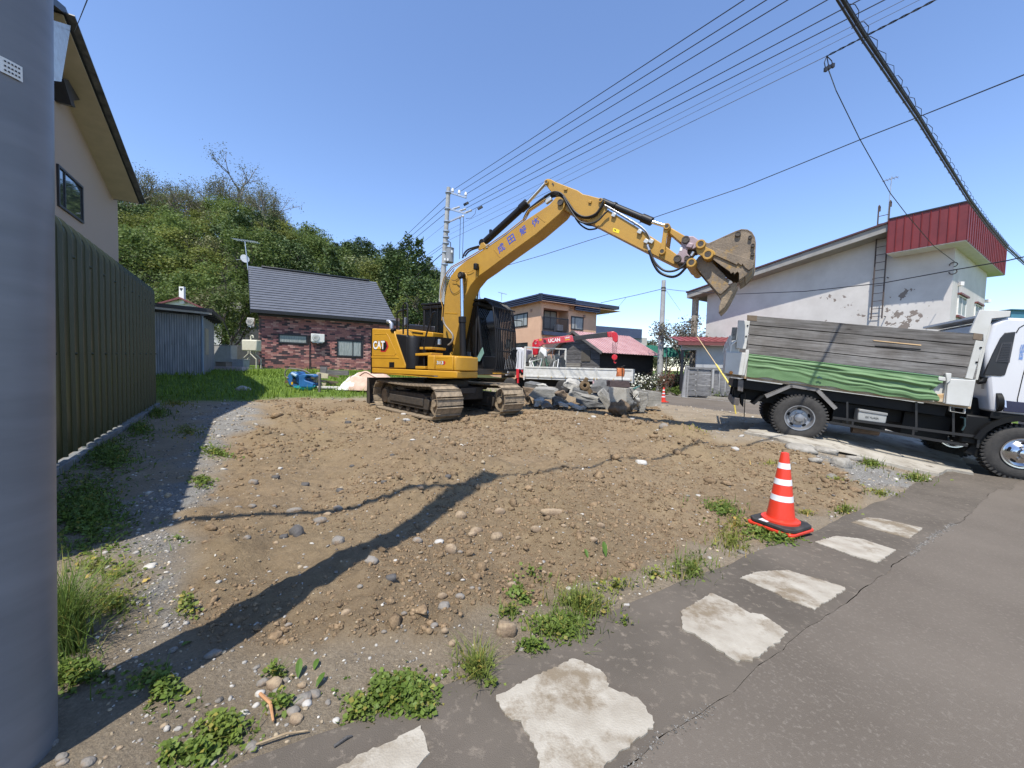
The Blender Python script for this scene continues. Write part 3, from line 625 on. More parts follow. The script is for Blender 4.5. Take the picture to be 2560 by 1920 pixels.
def branches(mb, p, d, L, r, depth, out, spread=.75, nch=3):
    p = V(p); d = V(d).normalized(); mid = p + d * L * .5 + V((random.gauss(0,.05), random.gauss(0,.05),0)) * L; e = p + d * L + V((random.gauss(0,.07), random.gauss(0,.07),.03)) * L
    mb.tube([p, mid, e],[r, r * .8, r * .6],5, caps=False); out.append(e)
    if depth == 0: return
    for k in range(nch):
        nd = (d + V((random.gauss(0, spread), random.gauss(0, spread), random.gauss(.15, spread * .6)))).normalized()
        branches(mb, p.lerp(e, random.uniform(.55,1)), nd, L * random.uniform(.55,.8), r * .55, depth - 1, out, spread, nch)
def make_tree(kind, leafm, Ht, R, seed, nleaf=2600, lsize=.27, barkm=None):
    random.seed(seed); tr = MB(); tips = []
    if kind == 'conifer':
        tr.tube([(0,0,0),(0,0, Ht * .95)],[.16,.03],6, caps=False); tr = tr.mesh('trunk', barkm or bark)
        nn = nleaf; t = RNG.beta(1.15,1.5, nn); a = RNG.uniform(0,2 * np.pi, nn); lay = np.floor(t * 9) / 9; rr = R * (1 - lay) ** .8 * np.sqrt(RNG.uniform(.15,1, nn)) * (1 + .3 * np.sin(a * 3 + lay * 40))
        P = np.stack([rr * np.cos(a), rr * np.sin(a), Ht * (.14 + .86 * t) - rr * .22],1)
        v, f = leaves_arr(P, None, lsize * RNG.uniform(.6,1.4, nn), up=.6, asp=.55)
    else:
        bare = kind == 'bare'
        branches(tr, (0,0,-.6),(random.gauss(0,.06), random.gauss(0,.06),1), Ht * (.42 if not bare else .38),.15 * Ht / 8 * (1.5 if bare else 1),3 if not bare else 4, tips, .55 if not bare else .5,3)
        tr = tr.mesh('trunk', barkm or (greybark if bare else bark))
        tp = np.array([x[:] for x in tips if x.z > Ht * .3])
        if kind == 'round':
            k0 = 15; cc = []
            for k in range(k0):
                a = random.uniform(0,6.28); u = random.uniform(-.75,1); q = math.sqrt(max(0,1 - u * u)) * random.uniform(.45,.9)
                cc.append((R * q * math.cos(a), R * q * math.sin(a), Ht * .60 + u * Ht * .30, R * random.uniform(.30,.52)))
            cc = np.array(cc); idx = RNG.integers(0, k0, nleaf); d = RNG.normal(0,1,(nleaf, 3)); d /= np.linalg.norm(d, axis=1, keepdims=True)
            P = cc[idx, :3] + d * (cc[idx, 3] * RNG.uniform(.35,1.3, nleaf))[:, None] * np.array([1,1,.72]); v, f = leaves_arr(P, None, lsize * RNG.uniform(.5,1.5, nleaf), up=.3, asp=.7, face=d)
        else:
            idx = RNG.integers(0, len(tp), nleaf); P = tp[idx] + RNG.normal(0,.30 * Ht / 8,(nleaf, 3)); v, f = leaves_arr(P, None, lsize * RNG.uniform(.5,1.4, nleaf), up=.2, asp=.55)
    cr = np_mesh('crown', v, f, leafm); return tr, cr
TV = {}
for k in range(4): TV['mid%d' % k] = make_tree('round', LM['mid'],8.5,3.1,100 + k)
for k in range(3): TV['yellow%d' % k] = make_tree('round', LM['yellow'],7.5,2.9,200 + k)
for k in range(2): TV['dark%d' % k] = make_tree('round', LM['dark'],9.0,2.7,300 + k, 2600)
for k in range(2): TV['olive%d' % k] = make_tree('round', LM['olive'],8,2.9,400 + k, 2000)
for k in range(3): TV['bare%d' % k] = make_tree('bare', LM['olive'],13.5,3,500 + k, 2200,.22)
for k in range(2): TV['conifer%d' % k] = make_tree('conifer', LM['dark'],10.5,2.6,600 + k, 1700,.45)
TV['pale0'] = make_tree('round', LM['pale'],8.0,3.0,700,900,.36)
LAB = {'mid': ('green_tree', 'mid green tree on the hill'), 'yellow': ('green_tree', 'yellow green tree on the hill'), 'dark': ('dark_tree', 'dense dark tree on the hill'),
       'olive': ('olive_tree', 'thin olive tree on the hill'), 'bare': ('bare_tree', 'bare branched tree on the hill'), 'conifer': ('conifer_tree', 'dark conifer on the hill'), 'pale': ('flowering_tree', 'cream blossomed tree on the hill')}
def put_tree(kind, x, y, sc, z=None, label=None, group='trees on the wooded hill', name=None, yaw=None):
    ks = [k for k in TV if k.rstrip('0123456789') == kind]; tr, cr = TV[random.choice(ks)]
    z = float(hill_h(np.array([x]), np.array([y]))[0]) - .1 if z is None else z
    if label is None:
        px = 1280 + F_PX * x / y; zx = ['beside the pinkish house', 'above the grey shed', 'above the roof aerial', 'above the brick house', 'past the brick house', 'behind the boom'][int(np.searchsorted([400,540,690,830,980], px))]
        label = LAB[kind][1] + (', low on the slope ' if y < 54 else ', halfway up ' if y < 68 else ', at the crest ') + zx
    t = thing(name or LAB[kind][0], label, 'tree', M=Matrix.Translation((x, y, z)) @ rotz(random.uniform(0,6.28) if yaw is None else yaw) @ Matrix.Diagonal((sc, sc, sc * random.uniform(.9,1.12),1)), group=group)
    link('trunk', tr, t); link('crown', cr, t); return t
random.seed(11)
for row in range(12):
    D = 41 + row * 4.0
    a0, a1 = -1.12,-.11
    nrow = int((a1 - a0) * D / 4.6)
    for k in range(nrow):
        az = a0 + (a1 - a0) * (k + random.uniform(.1,.9)) / nrow; Dj = D + random.uniform(-1.8,1.8); px = 1280 + F_PX * az
        if px < 770 and row >= 9 and random.random() < .6: kd = 'bare'
        elif px > 820 and random.random() < .22: kd = 'conifer'
        elif px > 640 and random.random() < .35: kd = 'dark'
        else: kd = random.choices(['mid', 'yellow', 'olive', 'dark'],[5,4,2.4,.8] if px < 700 else [5,3,1.2,1.5])[0]
        put_tree(kd, az * Dj, Dj, random.uniform(.75,1.15) * (1 if kd != 'bare' else .95))
# single trees that stand out on the skyline
for px, D, kd, sc in [(395,82, 'bare', 1.15),(450,80, 'bare', 1.0),(560,82, 'bare', 1.05),(600,81, 'bare', 1.3),(655,82, 'bare', 1.0),(520,80, 'bare', .9),(340,80, 'bare', 1.0),(690,80, 'dark', .9),(828,80, 'dark', .95),(838,78, 'conifer', .8),(865,82, 'conifer', .8),(880,80, 'mid', .8),(912,80, 'conifer', .7),(965,72, 'dark', 1.0),(985,70, 'dark', 1.0),(1040,70, 'mid', .8),(1065,72, 'bare', .8),(1090,74, 'bare', .8),(890,60, 'pale', 1.0),(905,52, 'pale', .7),(1050,50, 'mid', .9),(1030,46, 'yellow', .8),(1080,52, 'mid', .8),(770,82, 'bare', .55)]:
    az = (px - 1280) / F_PX; put_tree(kd, az * D, D, sc)
# far trees beyond the houses
for px, D, kd, sc, zt in [(1262,75, 'dark', .62,1),(1275,78, 'conifer', .6,1),(1288,76, 'dark', .6,1),(1250,80, 'mid', .6,1),(1533,60, 'conifer', .55,1),(1575,70, 'dark', .85,0),(1598,72, 'mid', .8,0),(1620,70, 'dark', .78,0),(1640,74, 'mid', .7,0),(1660,72, 'olive', .7,0),(1585,64, 'mid', .7,0),(1625,62, 'mid', .6,0),(1690,70, 'mid', .7,0),(1720,72, 'dark', .7,0),(1560,74, 'mid', .9,0),(1605,58, 'olive', .6,0),(1645,50, 'olive', .5,0)]:
    az = (px - 1280) / F_PX; put_tree(kd, az * D, D, sc, z=zt, label={'dark': 'dark green tree far off behind the low houses', 'conifer': 'small dark conifer far off above the roofs', 'mid': 'green tree far off behind the low houses', 'olive': 'olive brown tree far off behind the low houses'}[kd], group='far trees behind the houses')
# nearer trees and shrubs
TV['rose0'] = make_tree('spray', LM['rose'],6.0,2.2,801,2600,.17, greybark); TV['rose1'] = make_tree('spray', LM['rose'],6.0,2.2,802,2600,.17, greybark)
cherrym = leaf_mat('garden_tree_leaves', (.135,.175,.052),(.075,.108,.028), sc=2, rnd=.05)
TV['garden0'] = make_tree('spray', cherrym, 5.2,2.0,805,4200,.14)
LAB['rose'] = ('garden_tree', ''); LAB['garden'] = ('garden_tree', '')
def stand(px, D): az = (px - 1280) / F_PX; return az * D, D, H(az * D, D)
def gtree(kd, px, D, sc, lab):
    x, y, z = stand(px, D); return put_tree(kd, x, y, sc, z=z, label=lab, group=None)
gtree('garden', 572,24.0,1.1, 'leafy green garden tree between the grey shed and the brick house')
gtree('garden', 532,26,.9, 'smaller green garden tree rising behind the roof of the grey shed')
gtree('rose', 1705,27.5,1.0, 'tall tree with rosy grey leaves beside the porch post of the white house')
gtree('rose', 1752,31,1.0, 'tree with rosy grey leaves behind the porch of the white house')
gtree('rose', 1668,33,.72, 'low rosy grey tree just behind the concrete utility pole')
def shrub(name, px, py, D, w, h_, m, lab, nl=500, ls=.09, flower=None, nf=0, z=None):
    x, y, zz = stand(px, D); zz = zz if z is None else z; t = thing(name, lab, 'shrub', (x, y, zz))
    st = MB()
    for k in range(7):
        a = random.uniform(0,6.28); st.tube([(0,0,0),(w * .25 * math.cos(a), w * .25 * math.sin(a), h_ * .5),(w * .4 * math.cos(a), w * .4 * math.sin(a), h_ * .85)],[.02,.014,.006],5, caps=False)
    obj('stem', st, bark, t); k0 = 10
    cc = np.stack([RNG.uniform(-.35,.35, k0) * w, RNG.uniform(-.3,.3, k0) * w, RNG.uniform(.25,.8, k0) * h_],1); rr = RNG.uniform(.2,.34, k0) * min(w, h_ * 1.3)
    def cloud(nn, k=1.0):
        idx = RNG.integers(0, k0, nn); d = RNG.normal(0,1,(nn, 3)); d /= np.linalg.norm(d, axis=1, keepdims=True); P = cc[idx] + d * (rr[idx] * RNG.uniform(.5,1.1, nn) * k)[:, None]; P[:, 2] = np.abs(P[:, 2]) + .02; return P, d
    P, d = cloud(nl); v, f = leaves_arr(P, None, ls * RNG.uniform(.6,1.4, nl), up=.3, asp=.6, face=d); link('foliage', np_mesh('foliage', v, f, m), t)
    if nf:
        P, d = cloud(nf, 1.08); v = []; fs = []
        vv = (IV[None] * (RNG.uniform(.5,1.2,(nf, 1,1)) * flower[1]) + P[:, None]).reshape(-1,3); ff = (IF[None] + (np.arange(nf) * len(IV))[:, None, None]).reshape(-1,3)
        link('flowers', np_mesh('flowers', vv, ff, flower[0]), t)
    return t
# ================================================================ BUILDINGS
def lerp(a, b, t): return a + (b - a) * t
glass = mat('window_glass', (.045,.052,.058),(.03,.036,.04),1.0,.05, spec=.6)
curtain = mat('pale_curtain', (.36,.38,.36),(.22,.24,.23),9,.7, stretch=(3,3,.3))
black_metal = mat('black_frame', (.022,.022,.026), rough=.45)
dark_plastic = mat('dark_plastic', (.03,.03,.033), rough=.6)
steel = mat('galvanised_steel', (.52,.53,.54),(.40,.41,.42),8,.35, metal=.7)
white_p = mat('white_plastic', (.74,.73,.69),(.66,.65,.60),4,.5)
def face_frame(p0, xd, zd=V((0,0,1))):
    X = V(xd).normalized(); Z = V(zd); N = X.cross(Z).normalized()        # N points out of the wall for a viewer who sees X running to the right
    return Matrix(((X.x, N.x, Z.x, p0[0]),(X.y, N.y, Z.y, p0[1]),(X.z, N.z, Z.z, p0[2]),(0,0,0,1)))
def hit(M, px, py, out=0.0):
    """wall coordinates (along, up) of a photo point on the wall plane of frame M, the plane moved outward by out"""
    n = V((M[0][1], M[1][1], M[2][1])); p0 = V((M[0][3], M[1][3], M[2][3])) + n * out
    w = on_plane(px, py, p0, n); return M.inverted() @ w
def loc(M, a, z, out=0.0): return M @ V((a, out, z))
def window(M, parent, a0, a1, z0, z1, panes=2, frame=black_metal, fw=.06, cur=True, name='window', split=None, gl=None):
    inv = ROOTM[parent.name].inverted(); mb = MB(); N = V((M[0][1], M[1][1], M[2][1]))
    def bx(x0, x1, y0, y1, q0, q1, m=mb, mi=0): m.add([inv @ (M @ V(p)) for p in [(x0, y0, q0),(x1, y0, q0),(x1, y1, q0),(x0, y1, q0),(x0, y0, q1),(x1, y0, q1),(x1, y1, q1),(x0, y1, q1)]],[(0,3,2,1),(4,5,6,7),(0,1,5,4),(1,2,6,5),(2,3,7,6),(3,0,4,7)], mi)
    d0, d1 = -.05,.05
    bx(a0 - fw, a1 + fw, d0, d1, z0 - fw, z0); bx(a0 - fw, a1 + fw, d0, d1, z1, z1 + fw); bx(a0 - fw, a0, d0, d1 - .003, z0, z1); bx(a1, a1 + fw, d0, d1 - .003, z0, z1)
    xs = split if split else [a0 + (a1 - a0) * k / panes for k in range(1, panes)]
    for x in xs: bx(x - fw * .4, x + fw * .4, d0, d1 - .01, z0, z1)
    w = link(name, mb.mesh(name, frame), parent); ed = [a0] + list(xs) + [a1]
    for k in range(len(ed) - 1):
        g = MB(); bx(ed[k] + .02, ed[k + 1] - .02,.012,.018, z0 + .005, z1 - .005, g); o = link('pane', g.mesh('pane', gl or glass), w); ROOTM[o.name] = ROOTM[parent.name]
    if cur:
        g = MB(); inv_ = inv; n_ = 24
        g.grid(lambda u, v: inv_ @ (M @ V((lerp(a0, a1, u),.022 + .004 * math.sin(u * 60), lerp(z0 + .02, z1 - .03, v)))), n_ * 2,1)
        link('curtain', g.mesh('curtain', curtain), w)
    return w
def wallbox(M, a0, a1, z0, z1, thick, mb=None, out=0.0):
    mb = mb or MB(); mb.prism([loc(M, a0, z0, out), loc(M, a1, z0, out), loc(M, a1, z1, out), loc(M, a0, z1, out)], M.to_3x3() @ V((0,-thick, 0))); return mb

# ---- pole with grey cover, close to the camera
polem, n, l, b = node_mat('pole_cover')
b.inputs['Roughness'].default_value = .42; tc = n.new('ShaderNodeTexCoord'); mp = n.new('ShaderNodeMapping'); mp.inputs['Scale'].default_value = (2,2,9); l.new(tc.outputs['Object'], mp.inputs['Vector'])
t = n.new('ShaderNodeTexNoise'); t.inputs['Scale'].default_value = 1.6; t.inputs['Detail'].default_value = 6; l.new(mp.outputs['Vector'], t.inputs['Vector'])
r = n.new('ShaderNodeValToRGB'); r.color_ramp.elements[0].position = .35; r.color_ramp.elements[0].color = (.150,.156,.170,1); r.color_ramp.elements[1].position = .7; r.color_ramp.elements[1].color = (.190,.196,.212,1); l.new(t.outputs['Fac'], r.inputs['Fac']); l.new(r.outputs['Color'], b.inputs['Base Color'])
bp = n.new('ShaderNodeBump'); bp.inputs['Strength'].default_value = .5; bp.inputs['Distance'].default_value = .003; l.new(t.outputs['Fac'], bp.inputs['Height']); l.new(bp.outputs['Normal'], b.inputs['Normal'])
PB = V((-1.565,1.098,-.02)); PT = PB + V((.135,0.02,6.3))
pole = thing('street_pole', 'thick grey covered steel pole standing nearest the camera at the edge of the dirt verge', 'pole', PB)
polec = mat('pole_steel', (.34,.345,.35),(.28,.285,.29),3,.5)
Lp = (PT - PB)
obj('cover', MB().tube([Lp * t for t in (0,.1,.2,.3,.38)],[.152,.1505,.149,.1475,.146],48), polem, pole, smooth=50)
obj('shaft', MB().tube([Lp * .375, Lp * .7, Lp],[.135,.112,.085],32), polec, pole, smooth=50)
pd = at(10,220,1.0) - CAM; # plate sits on the face of the pole that looks at the camera
ax0 = PB + Lp * ((at(10,220,1.15).z - PB.z) / Lp.z); dirp = (V((CAM.x, CAM.y, 0)) - V((ax0.x, ax0.y, 0))).normalized()
side = V((-dirp.y, dirp.x, 0)); th0 = math.radians(28)
pm = MB(); rr_ = .1495
def cylp(th, z, r_=rr_): return ax0 + (dirp * math.cos(th) + side * math.sin(th)) * r_ + V((.0,0, z))
pm.grid(lambda u, v: cylp(th0 - .20 + .28 * u, lerp(-.020,.020, v), rr_ + .003),8,1)
plate = obj('number_plate', pm, white_p, pole, world=True); sm_ = MB()
for r_i, z in enumerate((.009,-.003,-.014)):
    for k in range(5): sm_.grid(lambda u, v: cylp(th0 - .15 + .042 * k + .024 * u, z + .0045 * v, rr_ + .0045),1,1)
obj('lettering', sm_, black_metal, plate, world=True)

# ---- green corrugated lean-to
GS0 = V((-4.77,3.97,0)); GD = V((-.59,.807,0)).normalized(); GN = V((.807,.59,0)).normalized()
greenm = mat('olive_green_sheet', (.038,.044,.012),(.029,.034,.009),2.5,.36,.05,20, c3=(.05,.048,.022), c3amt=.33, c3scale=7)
shed = thing('corrugated_shed', 'olive green corrugated metal lean-to with rounded eave along the gravel', 'shed', GS0 - GD * 3.0)
sp = .33; npan = 30; hw = 2.72
prof = [(0,.10)] + [(0, hw - .18)] + [(-.18 + .18 * math.cos(a), hw - .18 + .18 * math.sin(a)) for a in np.linspace(.15,1.45,8)] + [(-.6, hw + .05),(-1.12, hw + .16)]
cs = [(0,0),(.012,.034),(.038,.034),(.05,0),(.19,0),(.33,0)]
def panel_fn():
    vs = []
    for (o_, z) in prof:
        i_ = prof.index((o_, z)); nn = 1.0
        a = 0.0
        if i_ > 1: a = min(1.45,.15 + (i_ - 2) * .186)
        for (x, d) in cs: vs.append((x, o_ + d * math.cos(a), z + d * math.sin(a)))
    k = len(cs); return vs, [(j * k + i, j * k + i + 1,(j + 1) * k + i + 1,(j + 1) * k + i) for j in range(len(prof) - 1) for i in range(k - 1)]
vs, fs = panel_fn(); pm = MB().add(vs, fs); pme = pm.mesh('wall_panel', greenm); bolt_me = MB().lathe([(0,.022),(.012,.02),(.016,.004),(.016,0)],8, Matrix.Rotation(-math.pi / 2,4, 'X')).mesh('bolt', greenm)
Mg = Matrix(((GD.x, GN.x, 0),(GD.y, GN.y, 0),(0,0,1)))
for k in range(npan):
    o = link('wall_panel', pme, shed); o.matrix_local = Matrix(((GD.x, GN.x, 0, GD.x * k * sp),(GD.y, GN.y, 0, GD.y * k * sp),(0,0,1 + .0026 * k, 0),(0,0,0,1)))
    if k % 2 == 1:
        for z in (1.22,2.30): b_ = link('bolt', bolt_me, o); b_.matrix_local = Matrix.Translation((.025,.034, z))
mb = MB(); L_ = sp * npan
mb.prism([(0,0,0),(GN * -1.12)[:],(GN * -1.12 + V((0,0, hw + .1)))[:],(GN * -.2 + V((0,0, hw - .03)))[:],(GN * -.03 + V((0,0, hw - .2)))[:]], GD * .03)
e2 = MB().prism([GD * L_ + V((0,0,0)), GD * L_ + GN * -1.12, GD * L_ + GN * -1.12 + V((0,0, hw + .22)), GD * L_ + GN * -.2 + V((0,0, hw + .18)), GD * L_ + GN * -.03 + V((0,0, hw))], GD * -.03)
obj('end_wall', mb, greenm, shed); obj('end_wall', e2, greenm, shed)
cb = MB()
for k in range(12): cb.box(GD * (k * .83 + .4) + GN * random.uniform(.0,.02) + V((0,0,.0)),(.80,.12,.15 + random.uniform(-.03,.03)), Mg)
obj('concrete_base', cb, mat('base_concrete', (.20,.205,.20),(.12,.125,.12),5,.9,.5,60), shed, bevel=.01)
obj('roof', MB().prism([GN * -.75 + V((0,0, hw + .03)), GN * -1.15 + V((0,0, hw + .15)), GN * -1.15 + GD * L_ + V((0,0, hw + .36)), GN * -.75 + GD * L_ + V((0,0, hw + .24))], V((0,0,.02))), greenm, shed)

# ---- pink stucco house at the far left with overhanging roof
HL0 = V((-11.87,10.0,0)); ML = face_frame(HL0, AV)                       # along GD, facing the lot
pinkm, n, l, b = node_mat('pink_siding')
b.inputs['Roughness'].default_value = .85; tc = n.new('ShaderNodeTexCoord'); w_ = n.new('ShaderNodeTexWave'); w_.wave_type = 'BANDS'; w_.bands_direction = 'Z'; w_.inputs['Scale'].default_value = 7.0; w_.inputs['Distortion'].default_value = 1.5; w_.inputs['Detail Scale'].default_value = 9
l.new(tc.outputs['Object'], w_.inputs['Vector']); r = n.new('ShaderNodeValToRGB'); r.color_ramp.elements[0].color = (.33,.255,.205,1); r.color_ramp.elements[1].color = (.40,.315,.26,1); l.new(w_.outputs['Fac'], r.inputs['Fac']); l.new(r.outputs['Color'], b.inputs['Base Color'])
bp = n.new('ShaderNodeBump'); bp.inputs['Strength'].default_value = .35; bp.inputs['Distance'].default_value = .01; l.new(w_.outputs['Fac'], bp.inputs['Height']); l.new(bp.outputs['Normal'], b.inputs['Normal'])
pink = thing('gable_house', 'two storey pinkish beige gable house rising behind the green corrugated shed', 'house', HL0)
c1 = hit(ML, *Z6(868,1390)); ca, cz_ = c1.x, c1.z                      # far corner at the soffit line
c0 = hit(ML, *Z6(560,800)); slope = (c0.z - c1.z) / (c0.x - c1.x)
e1 = hit(ML, *Z6(530,215),.72); apx = e1.x - .30; apz = c1.z + slope * (apx - c1.x)
wl_ = MB(); wpts = [loc(ML, ca, 0), loc(ML, ca, cz_), loc(ML, apx, apz), loc(ML, apx - (ca - apx), cz_), loc(ML, apx - (ca - apx),0)]
wl_.prism(wpts, BV * -9); WALL_UP = .0; obj('wall', wl_, pinkm, pink, world=True)
OV = .72
e0 = hit(ML, *Z6(1040,1500), OV); e1 = hit(ML, *Z6(530,215), OV); rs = (e1.z - e0.z) / (e1.x - e0.x)
rax = apx; raz = e0.z + rs * (rax - e0.x)
soff = mat('beige_soffit', (.50,.44,.35),(.44,.39,.31),3,.8); roofm = mat('dark_roof_metal', (.028,.032,.042),(.02,.022,.03),4,.4)
rf = MB()
for sgn in (1,-1):
    a_e = e0.x if sgn > 0 else 2 * rax - e0.x
    rf.prism([loc(ML, a_e, e0.z, OV), loc(ML, rax, raz, OV), loc(ML, rax, raz + .16, OV), loc(ML, a_e, e0.z + .14, OV)], BV * -10.4)
obj('roof', rf, roofm, pink, world=True)
sf = MB()
for sgn in (1,):
    sf.prism([loc(ML, e0.x - .02, e0.z - .03, OV - .04), loc(ML, rax, raz - .03, OV - .04), loc(ML, rax, raz - .05, OV - .04), loc(ML, e0.x - .02, e0.z - .05, OV - .04)], BV * -(OV + .2))
    sf.prism([loc(ML, ca + .003, cz_ - .02, OV - .05), loc(ML, e0.x - .04, e0.z - .03, OV - .05), loc(ML, e0.x - .04, e0.z - .05,-9), loc(ML, ca + .003, cz_ - .04,-9)], V((0,0,-.02)))
obj('soffit', sf, soff, pink, world=True)
fb = MB(); fb.beam(loc(ML, e0.x + .03, e0.z + .01, OV + .015), loc(ML, rax, raz + .04, OV + .015),.03,.26, up=BV); obj('barge_board', fb, mat('barge_paint', (.045,.05,.06),(.14,.14,.15),5,.5, c3=(.22,.21,.20), c3amt=.30, c3scale=4), pink, world=True)
gt = MB(); gt.cyl(loc(ML, e0.x + .06, e0.z + .02, OV + .05), loc(ML, e0.x + .06, e0.z - .02,-9),.06,10); obj('gutter', gt, roofm, pink, world=True)
q = [hit(ML, *Z6(x, y), OV + .06) for x, y in [(330,130),(525,190),(455,605),(330,590)]]
obj('ridge_plate', MB().prism([loc(ML, p.x, p.z, OV + .06) for p in q], BV * -.03), mat('worn_metal_plate', (.62,.58,.50),(.48,.42,.34),6,.3, metal=.75, c3=(.65,.52,.28), c3amt=.4, c3scale=5), pink, world=True)
q = [hit(ML, *Z6(x, y),.3) for x, y in [(470,585),(505,590),(592,740),(545,745),(560,800),(530,780)]]
obj('vent_hood', MB().prism([loc(ML, p.x, p.z, .3) for p in q], BV * -.3), roofm, pink, world=True)
q0 = hit(ML, *Z6(330,735)); q1 = hit(ML, *Z6(560,800)); bt = MB(); bt.beam(loc(ML, q1.x - 3, q1.z + .02,.02), loc(ML, q1.x, q1.z, .02),.05,.10, up=BV); obj('trim_band', bt, roofm, pink, world=True)
p0 = hit(ML, *Z6(425,1230)); p1 = hit(ML, *Z6(600,1380)); p2 = hit(ML, *Z6(425,1510)); p3 = hit(ML, *Z6(605,1650))
wt = (p0.z + p1.z) / 2; wb = (p2.z + p3.z) / 2; wd = p1.x - p0.x
window(ML, pink, p0.x - .02, p1.x - .05, wb + .03, wt - .04, split=[hit(ML, *Z6(470,1400)).x], cur=False, gl=mat('mirror_glass', (.25,.28,.30), rough=.03, metal=.85))

# ---- brick house
BR_D = 22.3
bc = at(*Z8(918,1412), BR_D); bdir = V((.867,.5,0)); MBK = face_frame((bc.x, bc.y, bc.z), bdir)
if MBK[1][1] > 0: pass
NB = V((MBK[0][1], MBK[1][1],0))
bh = thing('brick_house', 'low house with mottled red brick wall and steep dark grey ribbed roof', 'house', (bc.x, bc.y, bc.z))
L_b = 8.0; Hb = 3.30
obj('wall', MB().prism([loc(MBK, 0,0,-.03), loc(MBK, L_b, 0,-.03), loc(MBK, L_b, Hb + .3,-.03), loc(MBK, 0, Hb + .3,-.03)], NB * -7), mat('brick_mortar', (.17,.115,.105),(.12,.08,.075),6,.9), bh, world=True)
obj('foundation', MB().prism([loc(MBK, -.02,-.75,.0), loc(MBK, L_b + .02,-.75,.0), loc(MBK, L_b + .02,-.02,.0), loc(MBK, -.02,-.02,.0)], NB * -7.02), mat('foundation', (.12,.12,.13), rough=.9), bh, world=True)
brm = [mat('brick_rose', (.40,.17,.145),(.29,.12,.105),6,.85,.3,50, rnd=.12), mat('brick_pink', (.52,.29,.245),(.42,.21,.175),6,.85,.3,50, rnd=.1), mat('brick_dark', (.085,.055,.06),(.05,.035,.04),6,.85,.3,50, rnd=.15), mat('brick_plum', (.25,.105,.105),(.19,.08,.083),6,.85,.3,50, rnd=.12)]
bl, bhh = .285,.10; bmes = [MB().box((0,0,0),(bl - .012,.03, bhh - .012)).mesh('brick', m_) for m_ in brm]
winz = []
def wrect(pts): q = [hit(MBK, *Z8(*p)) for p in pts]; return min(q[0].x, q[2].x), max(q[1].x, q[3].x),(q[2].z + q[3].z) / 2,(q[0].z + q[1].z) / 2
W1 = wrect([(1083,1140),(1292,1150),(1083,1198),(1292,1203)]); W2 = wrect([(1550,1188),(1728,1194),(1550,1306),(1728,1308)])
rowsb = int(Hb / bhh); cnt = 0; left = MB(); lm = []
cand = []
for rw in range(rowsb + 1):
    x = -(.17 if rw % 2 else 0) + random.uniform(-.02,.02)
    while x < L_b:
        cx = x + bl / 2; z = rw * bhh + bhh / 2
        if 0.0 <= x and cx + bl / 2 < L_b and not any(w[0] - .16 < cx < w[1] + .16 and w[2] - .1 < z < w[3] + .1 for w in (W1, W2)): cand.append((cx, z))
        x += bl
cand.sort(key=lambda c: c[0])
rb = random.Random(5)
def bpick():
    return rb.choices(range(4),[5,2.4,2.6,2.5])[0]
prev = 0; colr = {}
for (cx, z) in cand:
    k = bpick(); 
    colr[round(z, 2)] = k; out = rb.uniform(-.006,.008)
    if cnt < 300:
        o = link('brick', bmes[k], bh); o.matrix_local = Matrix.Translation(loc(MBK, cx, z, out) - V((bc.x, bc.y, bc.z))) @ MBK.to_3x3().to_4x4(); cnt += 1
    else: left.box(loc(MBK, cx, z, out) - V((bc.x, bc.y, bc.z)),(bl - .012,.03, bhh - .012), MBK, k)
o = link('bricks', left.mesh('bricks', brm), bh); o['kind'] = 'stuff'
# gable side bricks
side_d = -NB; MS = face_frame((bc.x, bc.y, bc.z), NB * -1)
sd = MB(); Mside = Matrix(((-NB.x, -bdir.x, 0, bc.x),(-NB.y, -bdir.y, 0, bc.y),(0,0,1, bc.z),(0,0,0,1)))
for rw in range(rowsb + 1):
    x = .17 if rw % 2 else 0.0
    while x < 6.6: sd.box(Mside @ V((x + bl / 2,.0, rw * bhh + bhh / 2)) - V((bc.x, bc.y, bc.z)),(bl - .012,.03, bhh - .012), Mside, bpick()); x += bl
o = link('bricks', sd.mesh('bricks', brm), bh); o['kind'] = 'stuff'
obj('trim_band', MB().prism([loc(MBK, -.05, Hb - .22,.04), loc(MBK, L_b, Hb - .22,.04), loc(MBK, L_b, Hb + .1,.04), loc(MBK, -.05, Hb + .1,.04)], NB * -.05), black_metal, bh, world=True)
window(MBK, bh, *W1, panes=1, fw=.07); window(MBK, bh, *W2, split=[hit(MBK, *Z8(1665,1250)).x], fw=.07)
dp = hit(MBK, *Z8(1322,1300)); obj('downpipe', MB().cyl(loc(MBK, dp.x, 0,.05), loc(MBK, dp.x, 2.05,.05),.028,8), black_metal, bh, world=True)
# roof: courses of ribbed metal, one part per course
e_l = at(*Z8(850,936), BR_D - .55); r_l = at(*Z8(832,590), BR_D + 3.0)
e_r = at(*DP(853,690),0); 
e_r = on_plane(*DP(855,690), e_l, NB); r_r = on_plane(*DP(812,610), r_l, NB)
e_r.z = e_l.z; r_r.z = r_l.z
grey_roof = mat('grey_roof_metal', (.115,.12,.135),(.095,.10,.112),3,.42,.08,30, rnd=.03)
nrm = (e_r - e_l).cross(r_l - e_l).normalized()
if nrm.z < 0: nrm = -nrm
for k in range(18):
    t0, t1 = k / 18,(k + 1) / 18; a, b2, c2, d2 = lerp(e_l, r_l, t0), lerp(e_r, r_r, t0), lerp(e_r, r_r, t1), lerp(e_l, r_l, t1)
    m_ = MB(); m_.add([a + nrm * .05, b2 + nrm * .05, c2 + nrm * .012, d2 + nrm * .012, a - nrm * .03, b2 - nrm * .03, c2 - nrm * .03, d2 - nrm * .03],[(0,1,2,3),(4,7,6,5),(0,4,5,1),(1,5,6,2),(2,6,7,3),(3,7,4,0)]); obj('roof_course', m_, grey_roof, bh, world=True)
